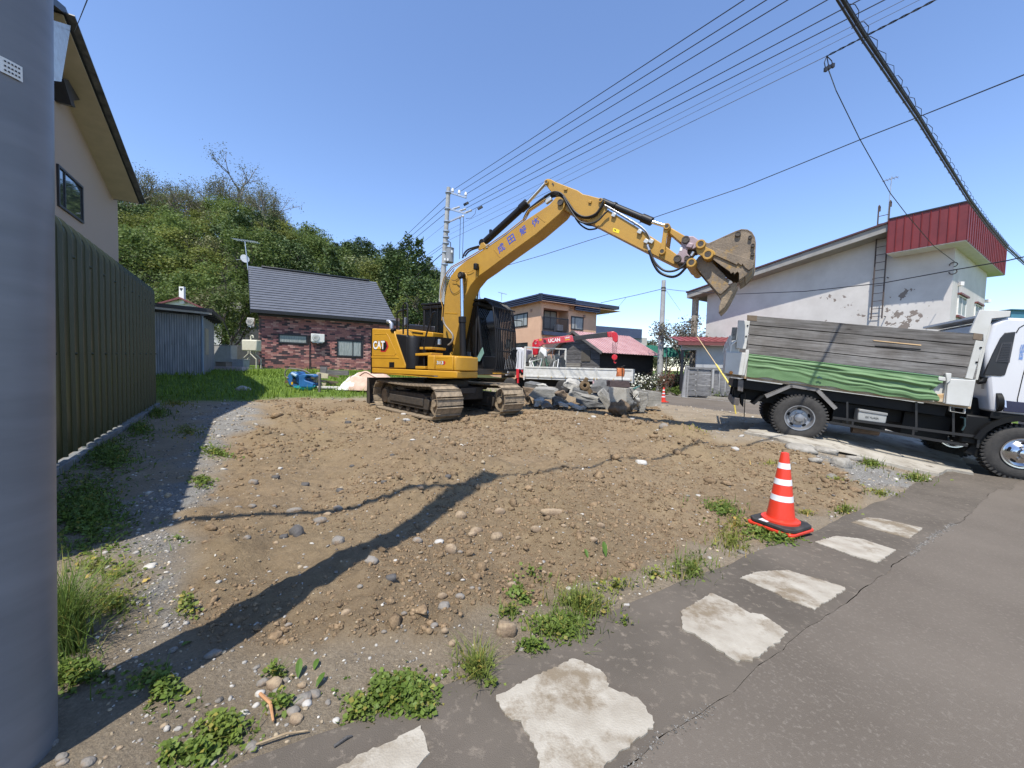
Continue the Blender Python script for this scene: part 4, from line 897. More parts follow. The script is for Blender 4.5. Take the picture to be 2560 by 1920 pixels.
back = MB(); rb_l = r_l + (r_l - e_l) * 0 + V((0,0,0)); hb = V((-NB.x, -NB.y, 0)) * 4.2 + V((0,0, e_l.z - r_l.z))
back.prism([r_l - nrm * .02, r_r - nrm * .02, r_r + hb, r_l + hb], V((0,0,-.12))); obj('roof_back', back, grey_roof, bh, world=True)
cap = MB().beam(lerp(r_l, r_r, .09) + V((0,0,.06)), lerp(r_l, r_r, .94) + V((0,0,.06)),.32,.07); obj('ridge_cap', cap, roofm, bh, world=True, bevel=.02)
gb = MB().prism([e_l + nrm * .02 - bdir * .02, r_l + nrm * .02 - bdir * .02, r_l - V((0,0,.28)) - bdir * .02, e_l - V((0,0,.24)) - bdir * .02], bdir * .05); obj('barge_board', gb, roofm, bh, world=True)
fas = MB().prism([e_l + nrm * .02, e_r + nrm * .02, e_r - V((0,0,.16)), e_l - V((0,0,.16))], NB * .06); obj('fascia', fas, black_metal, bh, world=True)
gw = MB().prism([V((*(Mside @ V((0,0, Hb)))[:2], e_l.z - .1)) - BV * 0, V((*(r_l)[:2], r_l.z - .35)) + bdir * .45, V((*(Mside @ V((7,0,0)))[:2], e_l.z - .1))], bdir * .1); obj('gable_wall', gw, soff, bh, world=True)
# things fixed to the brick house
def ac_unit(name, lab, c, X, N, w, h, d):
    t = thing(name, lab, 'air conditioner', c); mb = MB().prism([-X * w / 2 - V((0,0, h / 2)), X * w / 2 - V((0,0, h / 2)), X * w / 2 + V((0,0, h / 2)),-X * w / 2 + V((0,0, h / 2))], N * -d); obj('casing', mb, white_p, t, bevel=.02)
    fc = -X * w * .14 + N * .006; R = Matrix((( X.x, 0, N.x),(X.y, 0, N.y),(0,1,0))).to_4x4(); Mx = Matrix.Translation(fc) @ R
    obj('fan_grille', MB().lathe([(h * .40,0),(h * .40,.012),(h * .36,.014),(h * .36,.004),(.001,.004)],24, Mx), mat('grille_grey', (.42,.41,.38), rough=.6), t); 
    g = MB()
    for k in range(1,6): g.lathe([(h * .065 * k, .010),(h * .065 * k + .006,.014)],20, Mx)
    obj('guard', g, white_p, t); obj('bracket', MB().span((-.02,-.02,-h / 2 - .12),(.02,.02,-h / 2)).beam(-X * w * .4 + N * -d * .3 + V((0,0,-h / 2 - .03)), X * w * .4 + N * -d * .3 + V((0,0,-h / 2 - .03)),.04,.05), steel, t); return t
a0 = hit(MBK, *Z8(1333,1128),.3); a1 = hit(MBK, *Z8(1440,1198),.3)
ac_unit('air_conditioner', 'white outdoor air conditioner hung on the front brick wall between its two windows', loc(MBK, (a0.x + a1.x) / 2,(a0.z + a1.z) / 2,.3), bdir, NB, a1.x - a0.x, a0.z - a1.z, .29)
c2 = at(*Z8(851,1036), BR_D + .9); ac_unit('air_conditioner', 'white outdoor air conditioner high on the gable end of the brick house', c2, bdir, NB, .36,.48,.3)
# tv antenna on its ridge
def antenna(lab, base, top, boom_a, boom_b, nel=9, el=.35, dish=False, r=.018, eldir=None):
    t = thing('television_antenna', lab, 'antenna', base); B0 = V(base)
    obj('mast', MB().cyl((0,0,0), V(top) - B0, r, 8), steel, t); a = V(boom_a) - B0; b = V(boom_b) - B0; obj('boom', MB().cyl(a, b, r * .8,6), steel, t)
    ed = eldir or (b - a).cross(V((0,0,1))).normalized(); g = MB()
    for k in range(nel): p = lerp(a, b, (k + .5) / nel); g.cyl(p - ed * el, p + ed * el, r * .4,4)
    obj('elements', g, steel, t); 
    if dish:
        p = lerp(V((0,0,0)), V(top) - B0,.38); Mx = Matrix.Translation(p + V((-.12,-.05,0))) @ Matrix.Rotation(rad(75),4, 'X') @ Matrix.Rotation(rad(55),4, 'Y')
        obj('dish', MB().lathe([(.001,0),(.12,.01),(.26,.06)],18, Mx), white_p, t, smooth=60); obj('dish_arm', MB().cyl(p, p + V((-.5,-.3,-.15)),.015,6), steel, t)
    return t
Da = BR_D + 3.0
antenna('silver television antenna with small dish on the ridge end of the brick house', at(*Z8(830,620), Da), at(*Z8(805,395), Da), at(*Z8(712,376), Da), at(*Z8(908,402), Da),11,.3, True, r=.028)
# kerosene tank
kt = at(*Z8(860,1405), BR_D - .8); tank = thing('oil_tank', 'cream heating oil tank on thin legs beside the brick house corner', 'tank', kt); cream = mat('cream_paint', (.60,.57,.44),(.52,.49,.37),5,.5)
w_ = .55; zt = .95
obj('tank_body', MB().span((-.42,-.22, zt),(.42,.22, zt + .62)), cream, tank, bevel=.06, seg=3)
obj('filler_pipe', MB().tube([(-.05,0, zt + .6),(-.05,0, zt + .82),(.02,0, zt + .88),(.09,0, zt + .82),(.09,0, zt + .74)],.035,8), cream, tank)
for sx in (-1,1):
    for sy in (-1,1): obj('leg', MB().tube([(sx * .06, sy * .2, zt),(sx * .06, sy * .2, zt - .15),(sx * .38, sy * .2, zt - .45),(sx * .38, sy * .2,0)],.028,6), cream, tank)
obj('base_slab', MB().span((-.62,-.4,-.35),(.62,.4,0)), mat('dark_slab', (.10,.10,.11), rough=.9), tank)

# ---- grey corrugated metal shed
sc_ = at(*Z8(465,1455),16.2); GX2 = V((.846,.533,0)); MG = face_frame(sc_, GX2); NG = V((MG[0][1], MG[1][1],0)); GB = -NG
gshed = thing('metal_shed', 'weathered blue grey corrugated metal shed with dark sloping roof', 'shed', sc_)
gm, n, l, b = node_mat('grey_corrugated')
b.inputs['Roughness'].default_value = .55; b.inputs['Metallic'].default_value = .15; tc = n.new('ShaderNodeTexCoord'); mp = n.new('ShaderNodeMapping'); mp.inputs['Scale'].default_value = (9,9,.7); l.new(tc.outputs['Object'], mp.inputs['Vector']); t = n.new('ShaderNodeTexNoise'); t.inputs['Scale'].default_value = 1.5; t.inputs['Detail'].default_value = 7; l.new(mp.outputs['Vector'], t.inputs['Vector'])
r = n.new('ShaderNodeValToRGB'); r.color_ramp.elements[0].position = .3; r.color_ramp.elements[0].color = (.145,.16,.175,1); r.color_ramp.elements[1].position = .75; r.color_ramp.elements[1].color = (.29,.31,.325,1); l.new(t.outputs['Fac'], r.inputs['Fac']); l.new(r.outputs['Color'], b.inputs['Base Color'])
hs = hit(MG, *Z8(465,985)).z; wid = 4.6
def corr(M, a0, a1, z0, z1, parent, name, m_, pitch=.076, amp=.011, out=0.0):
    n_ = int((a1 - a0) / pitch * 4); mb = MB(); inv = ROOTM[parent.name].inverted()
    mb.grid(lambda u, v: inv @ (M @ V((lerp(a0, a1, u), out + amp * math.sin((a1 - a0) * u / pitch * 6.283), lerp(z0, z1, v)))), n_, 1); o = link(name, mb.mesh(name, m_, smooth=True), parent); return o
zmid = hit(MG, *Z8(300,1222)).z
obj('wall', MB().prism([loc(MG, -wid, 0,-.03), loc(MG, -.01,0,-.03), loc(MG, -.01, hs, -.03), loc(MG, -wid, hs + .05,-.03)], GB * 4), gm, gshed, world=True)
corr(MG, -wid, 0,-.1, zmid + .03, gshed, 'wall_sheet', gm, out=.0); corr(MG, -wid, 0, zmid, hs, gshed, 'wall_sheet', gm, out=.016)
MGs = face_frame(sc_, GB); 
if V((MGs[0][1], MGs[1][1],0)).dot(GX2) < 0: MGs = Matrix(((GB.x, GX2.x, 0, sc_.x),(GB.y, GX2.y, 0, sc_.y),(0,0,1, sc_.z),(0,0,0,1)))
corr(MGs, 0,4,-.1, hs, gshed, 'wall_sheet', gm, out=.012)
obj('corner_trim', MB().beam(sc_ + V((0,0,0)) + NG * .012 + GX2 * .012, sc_ + V((0,0, hs)) + NG * .012 + GX2 * .012,.06,.06), mat('blue_grey_trim', (.20,.27,.36), rough=.5), gshed, world=True)
fr = hit(MG, *Z8(545,955),.45); RO = .45
rt = MB().prism([loc(MG, -wid - .3, hs + .30, RO), loc(MG, fr.x, fr.z - .03, RO), loc(MG, fr.x, fr.z + .12, RO), loc(MG, -wid - .3, hs + .44, RO)], GB * 5.0); obj('roof', rt, black_metal, gshed, world=True)
obj('fascia', MB().prism([loc(MG, -wid - .3, hs + .20, RO - .02), loc(MG, fr.x - .02, fr.z - .12, RO - .02), loc(MG, fr.x - .02, fr.z - .035, RO - .02), loc(MG, -wid - .3, hs + .295, RO - .02)], GB * .03), mat('pale_fascia', (.40,.38,.33), rough=.7), gshed, world=True)
rr_ = MB()
for k in range(7): rr_.beam(loc(MG, 0, hs - .05 + .02, RO - .1 - k * .7), loc(MG, fr.x - .05, fr.z - .08, RO - .1 - k * .7),.05,.08)
obj('rafters', rr_, black_metal, gshed, world=True)
obj('hatch', MB().prism([loc(MGs, .75,.85,.04), loc(MGs, 1.75,.85,.04), loc(MGs, 1.75,2.0,.04), loc(MGs, .75,2.0,.04)], GX2 * -.03), mat('pale_board', (.36,.31,.24), rough=.8), gshed, world=True)
# ---- white house with chimney plate and dark house far behind the shed
def gable(name, lab, c, X, w, dpt, h, rh, wm, rm, cat='house'):
    t = thing(name, lab, cat, c); X = V(X).normalized(); Y = V((-X.y, X.x, 0)); wl2 = MB().prism([-X * w / 2, X * w / 2, X * w / 2 + V((0,0, h)), V((0,0, h + rh)),-X * w / 2 + V((0,0, h))], Y * dpt); obj('wall', wl2, wm, t)
    for s_ in (1,-1): obj('roof', MB().prism([X * s_ * (w / 2 + .45) + V((0,0, h - .45 * rh / (w / 2))) - Y * .4, V((0,0, h + rh)) - Y * .4, V((0,0, h + rh + .14)) - Y * .4, X * s_ * (w / 2 + .45) + V((0,0, h - .45 * rh / (w / 2) + .14)) - Y * .4], Y * (dpt + .8)), rm, t)
    return t
stucco_w = mat('white_stucco', (.70,.68,.66),(.62,.60,.58),3,.9,.3,40); redroof = mat('dull_red_roof', (.22,.06,.06),(.17,.05,.05),4,.5)
x, y, z = stand(452,33); zt = at(455,748,33).z; gable('white_house', 'small white gable house half hidden behind the grey metal shed', (x, y, z), BV, 5.6,7, zt - z - 1.3,1.3, stucco_w, redroof)
ch = at(456,748,33); t = thing('chimney_plate', 'tall white chimney slab with a dark heart shaped hole, above the white house', 'chimney', ch); zc_ = at(456,717,33).z - ch.z; obj('slab', MB().span((-.20,-.1,-.4),(.20,.1, zc_)), stucco_w, t)
hp = [(.0,-.1),(.09,.02),(.09,.09),(.045,.11),(0,.07),(-.045,.11),(-.09,.09),(-.09,.02)]
obj('heart_mark', MB().prism([(x_ * 1.3,-.105, zc_ - .25 + z_ * 1.3) for x_, z_ in hp],(0,-.004,0)), black_metal, t)
dk = mat('dark_siding', (.075,.07,.066),(.055,.052,.05),4,.8); x, y, z = stand(585,36); zt = at(585,760,36).z
gable('dark_house', 'low dark grey house seen between the garden tree and the brick house', (x, y, z),-AV, 7,7, zt - z - .9,.9, dk, mat('brown_roof', (.12,.10,.085), rough=.7))
# ---- orange house
OD = 32.5
oc = at(*Z4(490,640), OD); oc.z = H(oc.x, oc.y) - .35; MR = face_frame(oc, BV); ML2 = Matrix(((-AV.x, -BV.x, 0, oc.x),(-AV.y, -BV.y, 0, oc.y),(0,0,1, oc.z),(0,0,0,1)))
# right face runs along B and looks along -A; left face runs along A away from the corner and looks along -B
NR = V((MR[0][1], MR[1][1],0)); NL = -BV
peach = mat('peach_wall', (.62,.39,.25),(.56,.345,.22),1.5,.85,.15,30, c3=(.42,.24,.15), c3amt=.32, c3scale=1.2); navy = mat('navy_fascia', (.028,.034,.055),(.022,.026,.042),3,.4)
oh = thing('orange_house', 'two storey peach orange flat roofed house with navy fascia and balcony', 'house', oc)
def uL(px, py, out=0.0):
    p0 = oc + NL * out; w = on_plane(px, py, p0, NL); d = w - oc; return d.dot(AV), d.z
def uR(px, py, out=0.0):
    w = on_plane(px, py, oc + NR * out, NR); d = w - oc; return d.dot(BV), d.z
def PL(a, z, out=0.0): return oc + AV * a + V((0,0, z)) + NL * out
def PR(a, z, out=0.0): return oc + BV * a + V((0,0, z)) + NR * out
zb = uR(*Z4(492,242))[1]; zt = uR(*Z4(492,140),.5)[1]; LRw = uR(*Z4(1112,400))[0]; brk = uR(*Z4(835,400))[0]
# balcony recess on the right face from the corner to brk
r0 = uR(*Z4(515,410))[0] * .0 + .12; r1 = uR(*Z4(800,430))[0]; rz0 = uR(*Z4(515,575))[1]; rz1 = uR(*Z4(620,320))[1]
wmb = MB(); LL = 11
wmb.prism([PL(0,0), PL(LL, 0), PL(LL, zb), PL(0, zb)], BV * .25)                                  # left face
wmb.prism([PR(.25,0), PR(LRw, 0), PR(LRw, rz0), PR(.25, rz0)],-NR * .2)
wmb.prism([PR(.25, rz1), PR(brk + .1, rz1), PR(brk + .1, zb), PR(.25, zb)],-NR * .2)
wmb.prism([PR(r1, rz0 + .002), PR(LRw, rz0 + .002), PR(LRw, zb - .002), PR(r1, zb - .002)],-NR * .2)
wmb.prism([PR(.25, rz0,-1.3), PR(r1 + .2, rz0,-1.3), PR(r1 + .2, rz1 + .4,-1.3), PR(.25, rz1 + .4,-1.3)],-NR * .2)
wmb.prism([PR(r1, rz0,-.21), PR(r1, rz1 + .3,-.21), PR(r1, rz1 + .3,-1.3), PR(r1, rz0,-1.3)], BV * .2)
wmb.prism([PR(LRw - .2,0,-.21), PR(LRw - .2, zb, -.21), PR(LRw - .2, zb, -9), PR(LRw - .2,0,-9)], BV * .2)
obj('wall', wmb, peach, oh, world=True)
obj('balcony_soffit', MB().prism([PR(.25, rz1 + .05,-.2), PR(r1, rz1 + .05,-.2), PR(r1, rz1 + .05,-1.3), PR(.25, rz1 + .05,-1.3)],(0,0,.1)), peach, oh, world=True)
fh = (zt - zb) / 4; ef = .5
brk2 = uR(*Z4(888,230),.5)[0]; Rend = uR(*Z4(1155,290),.5)[0]
for k in range(4):
    z0 = zb + k * fh
    m_ = MB(); m_.prism([PL(-ef, z0, ef), PL(LL + ef, z0, ef), PL(LL + ef, z0 + fh - .02, ef - .07), PL(-ef, z0 + fh - .02, ef - .07)],-NL * .2)
    m_.prism([PR(-ef, z0, ef + .001), PR(brk2, z0, ef + .001), PR(brk2, z0 + fh - .02, ef - .07), PR(-ef, z0 + fh - .02, ef - .07)],-NR * .2); obj('fascia_band', m_, navy, oh, world=True)
    z0 -= .36; m_ = MB().prism([PR(brk2 + .003, z0, ef), PR(Rend, z0, ef), PR(Rend, z0 + fh - .02, ef - .07), PR(brk2 + .003, z0 + fh - .02, ef - .07)],-NR * .2); m_.prism([PR(Rend, z0, ef), PR(Rend, z0,-9), PR(Rend, z0 + fh - .02,-9), PR(Rend, z0 + fh - .02, ef)],-BV * .1); obj('fascia_band', m_, navy, oh, world=True)
obj('roof', MB().prism([PL(-.3, zt - .1,.3), PL(LL, zt - .1,.3), PL(LL, zt - .1,-9), PL(-.3, zt - .1,-9)],(0,0,-.3)), navy, oh, world=True)
obj('soffit', MB().prism([PL(-ef, zb + .02, ef - .1), PL(LL, zb + .02, ef - .1), PL(LL, zb + .02,-9), PL(-ef, zb + .02,-9)],(0,0,.03)), peach, oh, world=True)
MRw = Matrix(((BV.x, NR.x, 0, oc.x),(BV.y, NR.y, 0, oc.y),(0,0,1, oc.z),(0,0,0,1))); MLw = Matrix(((AV.x, NL.x, 0, oc.x),(AV.y, NL.y, 0, oc.y),(0,0,1, oc.z),(0,0,0,1)))
def rect(fn, ps, out=0): q = [fn(*Z4(*p), out) for p in ps]; xs = [p[0] for p in q]; return min(xs), max(xs),(q[2][1] + q[3][1]) / 2,(q[0][1] + q[1][1]) / 2
w = rect(uL, [(203,390),(346,375),(200,515),(344,507)]); window(MLw, oh, *w, split=[w[0] + (w[1] - w[0]) * .24, w[0] + (w[1] - w[0]) * .76], fw=.09)
w = rect(uL, [(232,702),(346,702),(232,735),(346,735)]); window(MLw, oh, *w, panes=2, fw=.06, cur=False)
w = rect(uL, [(112,665),(152,665),(112,745),(152,745)]); window(MLw, oh, *w, panes=1, fw=.06)
w = rect(uR, [(838,412),(958,422),(834,538),(952,548)]); window(MRw, oh, *w, split=[w[0] + (w[1] - w[0]) * .28], fw=.09)
w = rect(uR, [(535,345),(662,355),(530,540),(655,540)],-1.28); window(MRw @ Matrix.Translation((0,-1.28,0)), oh, *w, panes=2, fw=.08)
pp = uL(*Z4(184,380)); obj('drain_pipe', MB().tube([PL(pp[0],0,.1), PL(pp[0], pp[1] - .02,.1), PL(pp[0] + .5, pp[1],.1)],.09,8), mat('cream_pipe', (.62,.55,.44), rough=.6), oh, world=True)
bl0 = uR(*Z4(520,405),.12); bl1 = uR(*Z4(800,430),.12); bt_ = bl0[1]; bb = uR(*Z4(512,545),.12)[1]
rl = MB().beam(PR(bl0[0], bt_, .12), PR(bl1[0], bt_, .12),.07,.07).beam(PR(bl0[0], bb, .12), PR(bl1[0], bb, .12),.05,.05)
for k in range(3): a = lerp(bl0[0], bl1[0], k / 2); rl.beam(PR(a, bb - .3,.12), PR(a, bt_, .12),.07,.07)
rail = obj('balcony_railing', rl, black_metal, oh, world=True); bme = MB().box((0,0,0),(.022,.022, bt_ - bb)).mesh('baluster', black_metal)
for k in range(1,30):
    if k % 15 == 0: continue
    a = lerp(bl0[0], bl1[0], k / 30); o = link('baluster', bme, rail); o.matrix_local = Matrix.Translation(PR(a, (bt_ + bb) / 2,.12) - oc) @ MRw.to_3x3().to_4x4()
obj('balcony_base', MB().prism([PR(.1, bb - .45,.35), PR(bl1[0] + .1, bb - .45,.35), PR(bl1[0] + .1, bb - .12,.2), PR(.1, bb - .12,.2)],-NR * 1.4), navy, oh, world=True)
for q_ in [(PL(1.4, zb - .55,.05)),(PR(LRw * .76, zb - .75,.05))]:
    obj('vent', MB().box(q_, (.16,.16,.22)), mat('vent_cap', (.30,.2,.15), rough=.6), oh, world=True)
cw = uR(*Z4(700,500),-.8); obj('balcony_chair', MB().box(PR(cw[0], bb + .35,-.9),(.7,.5,.6), MRw), white_p, oh, world=True, bevel=.05)
antenna('thin television antenna above the navy roof of the orange house', at(*Z4(62,230),38), at(*Z4(62,150),38), at(*Z4(25,135),38), at(*Z4(118,158),38),7,.25, r=.03)
# low navy roofed building behind
x, y, z = stand(1530,58); zt_ = at(1530,822,58).z; bd = thing('blue_building', 'long low building with a plain navy blue parapet behind the orange house', 'building', (x, y, z))
obj('wall', MB().span((-6,0,0),(5,8, zt_ - z - 1.2)), mat('cream_wall', (.45,.42,.36), rough=.9), bd); obj('parapet', MB().prism([(-8,-.3, zt_ - z - 1.25),(4.1,-.3, zt_ - z - 1.35),(4.1,-.3, zt_ - z + .02),(-8,-.3, zt_ - z + .62)],(0,9,0)), mat('navy_metal', (.045,.06,.105),(.035,.048,.09),1,.5), bd)

# ---- barn with pink metal roof
BD = 25.8
bcn = at(*Z4(1148,900), BD); bcn.z = H(bcn.x, bcn.y) - .1
def bR(px, py, out=0): w = on_plane(px, py, bcn - AV * out, AV); d = w - bcn; return d.dot(BV), d.z
def bL(px, py, out=0): w = on_plane(px, py, bcn - BV * out, BV); d = w - bcn; return d.dot(AV), d.z
barn = thing('old_barn', 'weathered dark board barn with pale pink ribbed metal roof behind the crane truck', 'barn', bcn)
woodm = mat('weathered_board', (.16,.15,.14),(.075,.07,.066),3,.9,.4,30, stretch=(.6,.6,6), rnd=.2); blackwood = mat('black_board', (.020,.018,.017),(.012,.011,.011),3,.9, rnd=.3)
hb_ = bL(*Z4(1148,790))[1]; ap = bL(*Z4(885,585)); wl0 = ap[0] * 2; barnL = bR(*Z4(1740,900))[0]
def Pb(a, b2, z): return bcn + AV * a + BV * b2 + V((0,0, z))
obj('wall', MB().prism([Pb(.03,.03,0), Pb(wl0,.03,0), Pb(wl0,.03, hb_), Pb(ap[0],.03, ap[1] - .1), Pb(.03,.03, hb_)], BV * (barnL - .1)), mat('barn_core', (.03,.028,.026), rough=.95), barn, world=True)
nb = 11
for k in range(nb):
    z0 = k * ap[1] / nb; z1 = (k + 1) * ap[1] / nb
    zmid_ = (z0 + z1) / 2; f0 = 0 if zmid_ < hb_ else (zmid_ - hb_) / (ap[1] - hb_) * ap[0]; f1 = wl0 - f0
    if f1 - f0 < .3: continue
    if z1 < 2.05: segs = [(f0, wl0 * .36),(wl0 * .95, f1)]
    else: segs = [(f0, f1)]
    for (s0, s1) in segs: obj('plank', MB().prism([Pb(s0,-.012, z0), Pb(s1,-.012, z0), Pb(s1,.0, z1 - .02), Pb(s0,.0, z1 - .02)], BV * .025), woodm, barn, world=True)
for k in range(9):
    z0 = k * hb_ / 9; z1 = (k + 1) * hb_ / 9; obj('plank', MB().prism([Pb(-.012,0, z0), Pb(-.012, barnL, z0), Pb(0, barnL, z1 - .02), Pb(0,0, z1 - .02)], AV * .025), blackwood, barn, world=True)
gd = MB()
shut = mat('beige_shutter', (.40,.36,.29),(.34,.30,.24),4,.6)
for k in range(16): z0 = k * 2.0 / 16; gd.prism([Pb(wl0 * .37,-.03, z0), Pb(wl0 * .94,-.03, z0), Pb(wl0 * .94,-.05, z0 + .06), Pb(wl0 * .37,-.05, z0 + .06)], V((0,0,.058)))
obj('roller_shutter', gd, shut, barn, world=True)
obj('door_lintel', MB().prism([Pb(wl0 * .35,-.04,2.02), Pb(wl0 * .96,-.04,2.02), Pb(wl0 * .96,-.04,2.22), Pb(wl0 * .35,-.04,2.22)], BV * .03), woodm, barn, world=True)
obj('hatch', MB().prism([Pb(wl0 * .18,-.05,2.15), Pb(wl0 * .36,-.05,2.15), Pb(wl0 * .36,-.05,2.95), Pb(wl0 * .18,-.05,2.95)], BV * .03), mat('hatch_board', (.10,.085,.065), rough=.9), barn, world=True)
pinkroof, n, l, b = node_mat('pink_roof')
b.inputs['Roughness'].default_value = .5; tc = n.new('ShaderNodeTexCoord'); t = n.new('ShaderNodeTexNoise'); t.inputs['Scale'].default_value = 1.3; t.inputs['Detail'].default_value = 6; l.new(tc.outputs['Object'], t.inputs['Vector']); r = n.new('ShaderNodeValToRGB'); r.color_ramp.elements[0].position = .35; r.color_ramp.elements[0].color = (.38,.215,.21,1); r.color_ramp.elements[1].position = .7; r.color_ramp.elements[1].color = (.47,.30,.29,1); l.new(t.outputs['Fac'], r.inputs['Fac']); l.new(r.outputs['Color'], b.inputs['Base Color'])
Rg = Pb(ap[0],-.35, ap[1] + .08); Eg = Pb(-.5,-.35, hb_ - .12); dl = BV * (barnL + .55)
sl_n = (Eg - Rg).cross(dl).normalized(); sl_n = sl_n if sl_n.z > 0 else -sl_n
ridge_len = (bR(*Z4(1475,608),0)[0]); np_ = 22
for k in range(np_):
    t0, t1 = k / np_, (k + 1) / np_; a = Rg + BV * (ridge_len * .92 + .3) * t0; b2 = Rg + BV * (ridge_len * .92 + .3) * t1; c2 = Eg + dl * t1; d2 = Eg + dl * t0
    a, b2 = Rg + dl * t0, Rg + dl * t1
    m_ = MB().prism([a, b2, c2, d2], sl_n * .03); m_.beam(lerp(a, b2,.06) + sl_n * .045, lerp(d2, c2,.06) + sl_n * .045,.05,.045, up=sl_n); obj('roof_sheet', m_, pinkroof, barn, world=True)
Wg = Pb(wl0 + .5,-.35, hb_ - .12); obj('roof_back', MB().prism([Rg, Rg + dl, Wg + dl, Wg], V((0,0,.04))), pinkroof, barn, world=True)
obj('barge_board', MB().beam(Rg, Eg, .06,.18, up=sl_n).beam(Rg, Wg, .06,.18), woodm, barn, world=True)

# ---- white stucco house on the far side of the street
K0 = V((14.5,25.5,0)); hcD = -AV                                          # long wall runs toward the near corner
def wW(px, py, out=0):
    w = on_plane(px, py, K0 - BV * out, BV); d = w - K0; return d.dot(hcD), w.z
ca0 = wW(*ZH(172,850))[0]; ca1 = wW(*ZH(1752,700))[0]
cor = K0 + hcD * ca1; wz0 = -.4
def wE(px, py, out=0):
    w = on_plane(px, py, cor + hcD * out, hcD); d = w - cor; return d.dot(BV), w.z
def PW(a, z, out=0): return V((*(K0 + hcD * a - BV * out)[:2], z))
def PE(b2, z, out=0): return V((*(cor + BV * b2 + hcD * out)[:2], z))
peel, n, l, b = node_mat('peeling_stucco')
b.inputs['Roughness'].default_value = .92; tc = n.new('ShaderNodeTexCoord')
def nz2(sc, dt, ro, vec=None): t = n.new('ShaderNodeTexNoise'); t.inputs['Scale'].default_value = sc; t.inputs['Detail'].default_value = dt; t.inputs['Roughness'].default_value = ro; l.new(vec or tc.outputs['Object'], t.inputs['Vector']); return t.outputs['Fac']
r = n.new('ShaderNodeValToRGB'); r.color_ramp.elements[0].position = .3; r.color_ramp.elements[0].color = (.46,.43,.395,1); r.color_ramp.elements[1].position = .75; r.color_ramp.elements[1].color = (.60,.57,.53,1); l.new(nz2(.8,8,.65), r.inputs['Fac'])
at_ = n.new('ShaderNodeAttribute'); at_.attribute_name = 'peel'; ad = n.new('ShaderNodeMath'); ad.operation = 'ADD'; sc_n = n.new('ShaderNodeMath'); sc_n.operation = 'MULTIPLY'; sc_n.inputs[1].default_value = .26; l.new(at_.outputs['Fac'], sc_n.inputs[0]); l.new(nz2(3.0,7,.6), ad.inputs[0]); l.new(sc_n.outputs[0], ad.inputs[1])
r2 = n.new('ShaderNodeValToRGB'); r2.color_ramp.interpolation = 'CONSTANT'; r2.color_ramp.elements[0].color = (0,0,0,1); r2.color_ramp.elements[1].position = .735; r2.color_ramp.elements[1].color = (1,1,1,1); l.new(ad.outputs[0], r2.inputs['Fac'])
mx = n.new('ShaderNodeMixRGB'); mx.inputs['Color2'].default_value = (.20,.165,.14,1); l.new(r2.outputs['Color'], mx.inputs['Fac']); l.new(r.outputs['Color'], mx.inputs['Color1']); l.new(mx.outputs['Color'], b.inputs['Base Color'])
bp = n.new('ShaderNodeBump'); bp.inputs['Strength'].default_value = .5; bp.inputs['Distance'].default_value = .01; bp.invert = True; l.new(r2.outputs['Color'], bp.inputs['Height']); l.new(bp.outputs['Normal'], b.inputs['Normal'])
wh = thing('stucco_house', 'large white stucco building with peeling wall and red metal parapet across the street', 'building', (cor.x, cor.y, wz0))
e_lo = wW(*ZH(180,765)); e_hi = wW(*ZH(1320,395)); sl2 = (e_hi[1] - e_lo[1]) / (e_hi[0] - e_lo[0]); ztop = lambda a: e_lo[1] + sl2 * (a - e_lo[0])
NU, NV_ = 60,30; vs = []; pe = []
spots = [(ZH(965,785),.5,.22),(ZH(1070,765),.35,.16),(ZH(1440,745),.4,.3),(ZH(1150,900),.4,.3),(ZH(1070,840),.25,.2),(ZH(1385,890),.3,.35),(ZH(1520,890),.55,.55),(ZH(1320,860),.3,.2),(ZH(1500,940),.7,.3),(ZH(1610,825),.25,.15),(ZH(1680,860),.2,.2),(ZH(1330,940),.3,.2),(ZH(1420,965),.3,.2),(ZH(960,935),.3,.15),(ZH(1060,935),.3,.15),(ZH(220,1035),.5,.25),(ZH(290,1035),.4,.2),(ZH(1600,900),.3,.2),(ZH(1360,960),.5,.2)]
sw = [(wW(*p), a, c) for p, a, c in spots]
for j in range(NV_ + 1):
    for i in range(NU + 1):
        a = lerp(ca0, ca1, i / NU); z = lerp(wz0, min(ztop(a), ztop(ca1) + .2), j / NV_); vs.append(PW(a, z)); pe.append(max([math.exp(-(((a - q[0]) / c1_) ** 2 + ((z - q[1]) / c2_) ** 2)) for q, c1_, c2_ in sw]))
fs = np.array([(j * (NU + 1) + i, j * (NU + 1) + i + 1,(j + 1) * (NU + 1) + i + 1,(j + 1) * (NU + 1) + i) for j in range(NV_) for i in range(NU)])
rel = np.array([(v - V((cor.x, cor.y, wz0)))[:] for v in vs]); me = np_mesh('wall', rel, fs, peel, {'peel': np.repeat(np.array(pe)[:, None],3,1)})
link('wall', me, wh); E_len = 7.5
zw1 = ztop(ca1)
obj('wall', MB().prism([PW(ca0 + .002, wz0,-.02), PW(ca1 - .002, wz0,-.02), PW(ca1 - .002, zw1 + .2,-.02), PW(ca0 + .002, ztop(ca0),-.02)], BV * E_len), peel, wh, world=True)
ew = wE(*ZH(2003,640))[0]
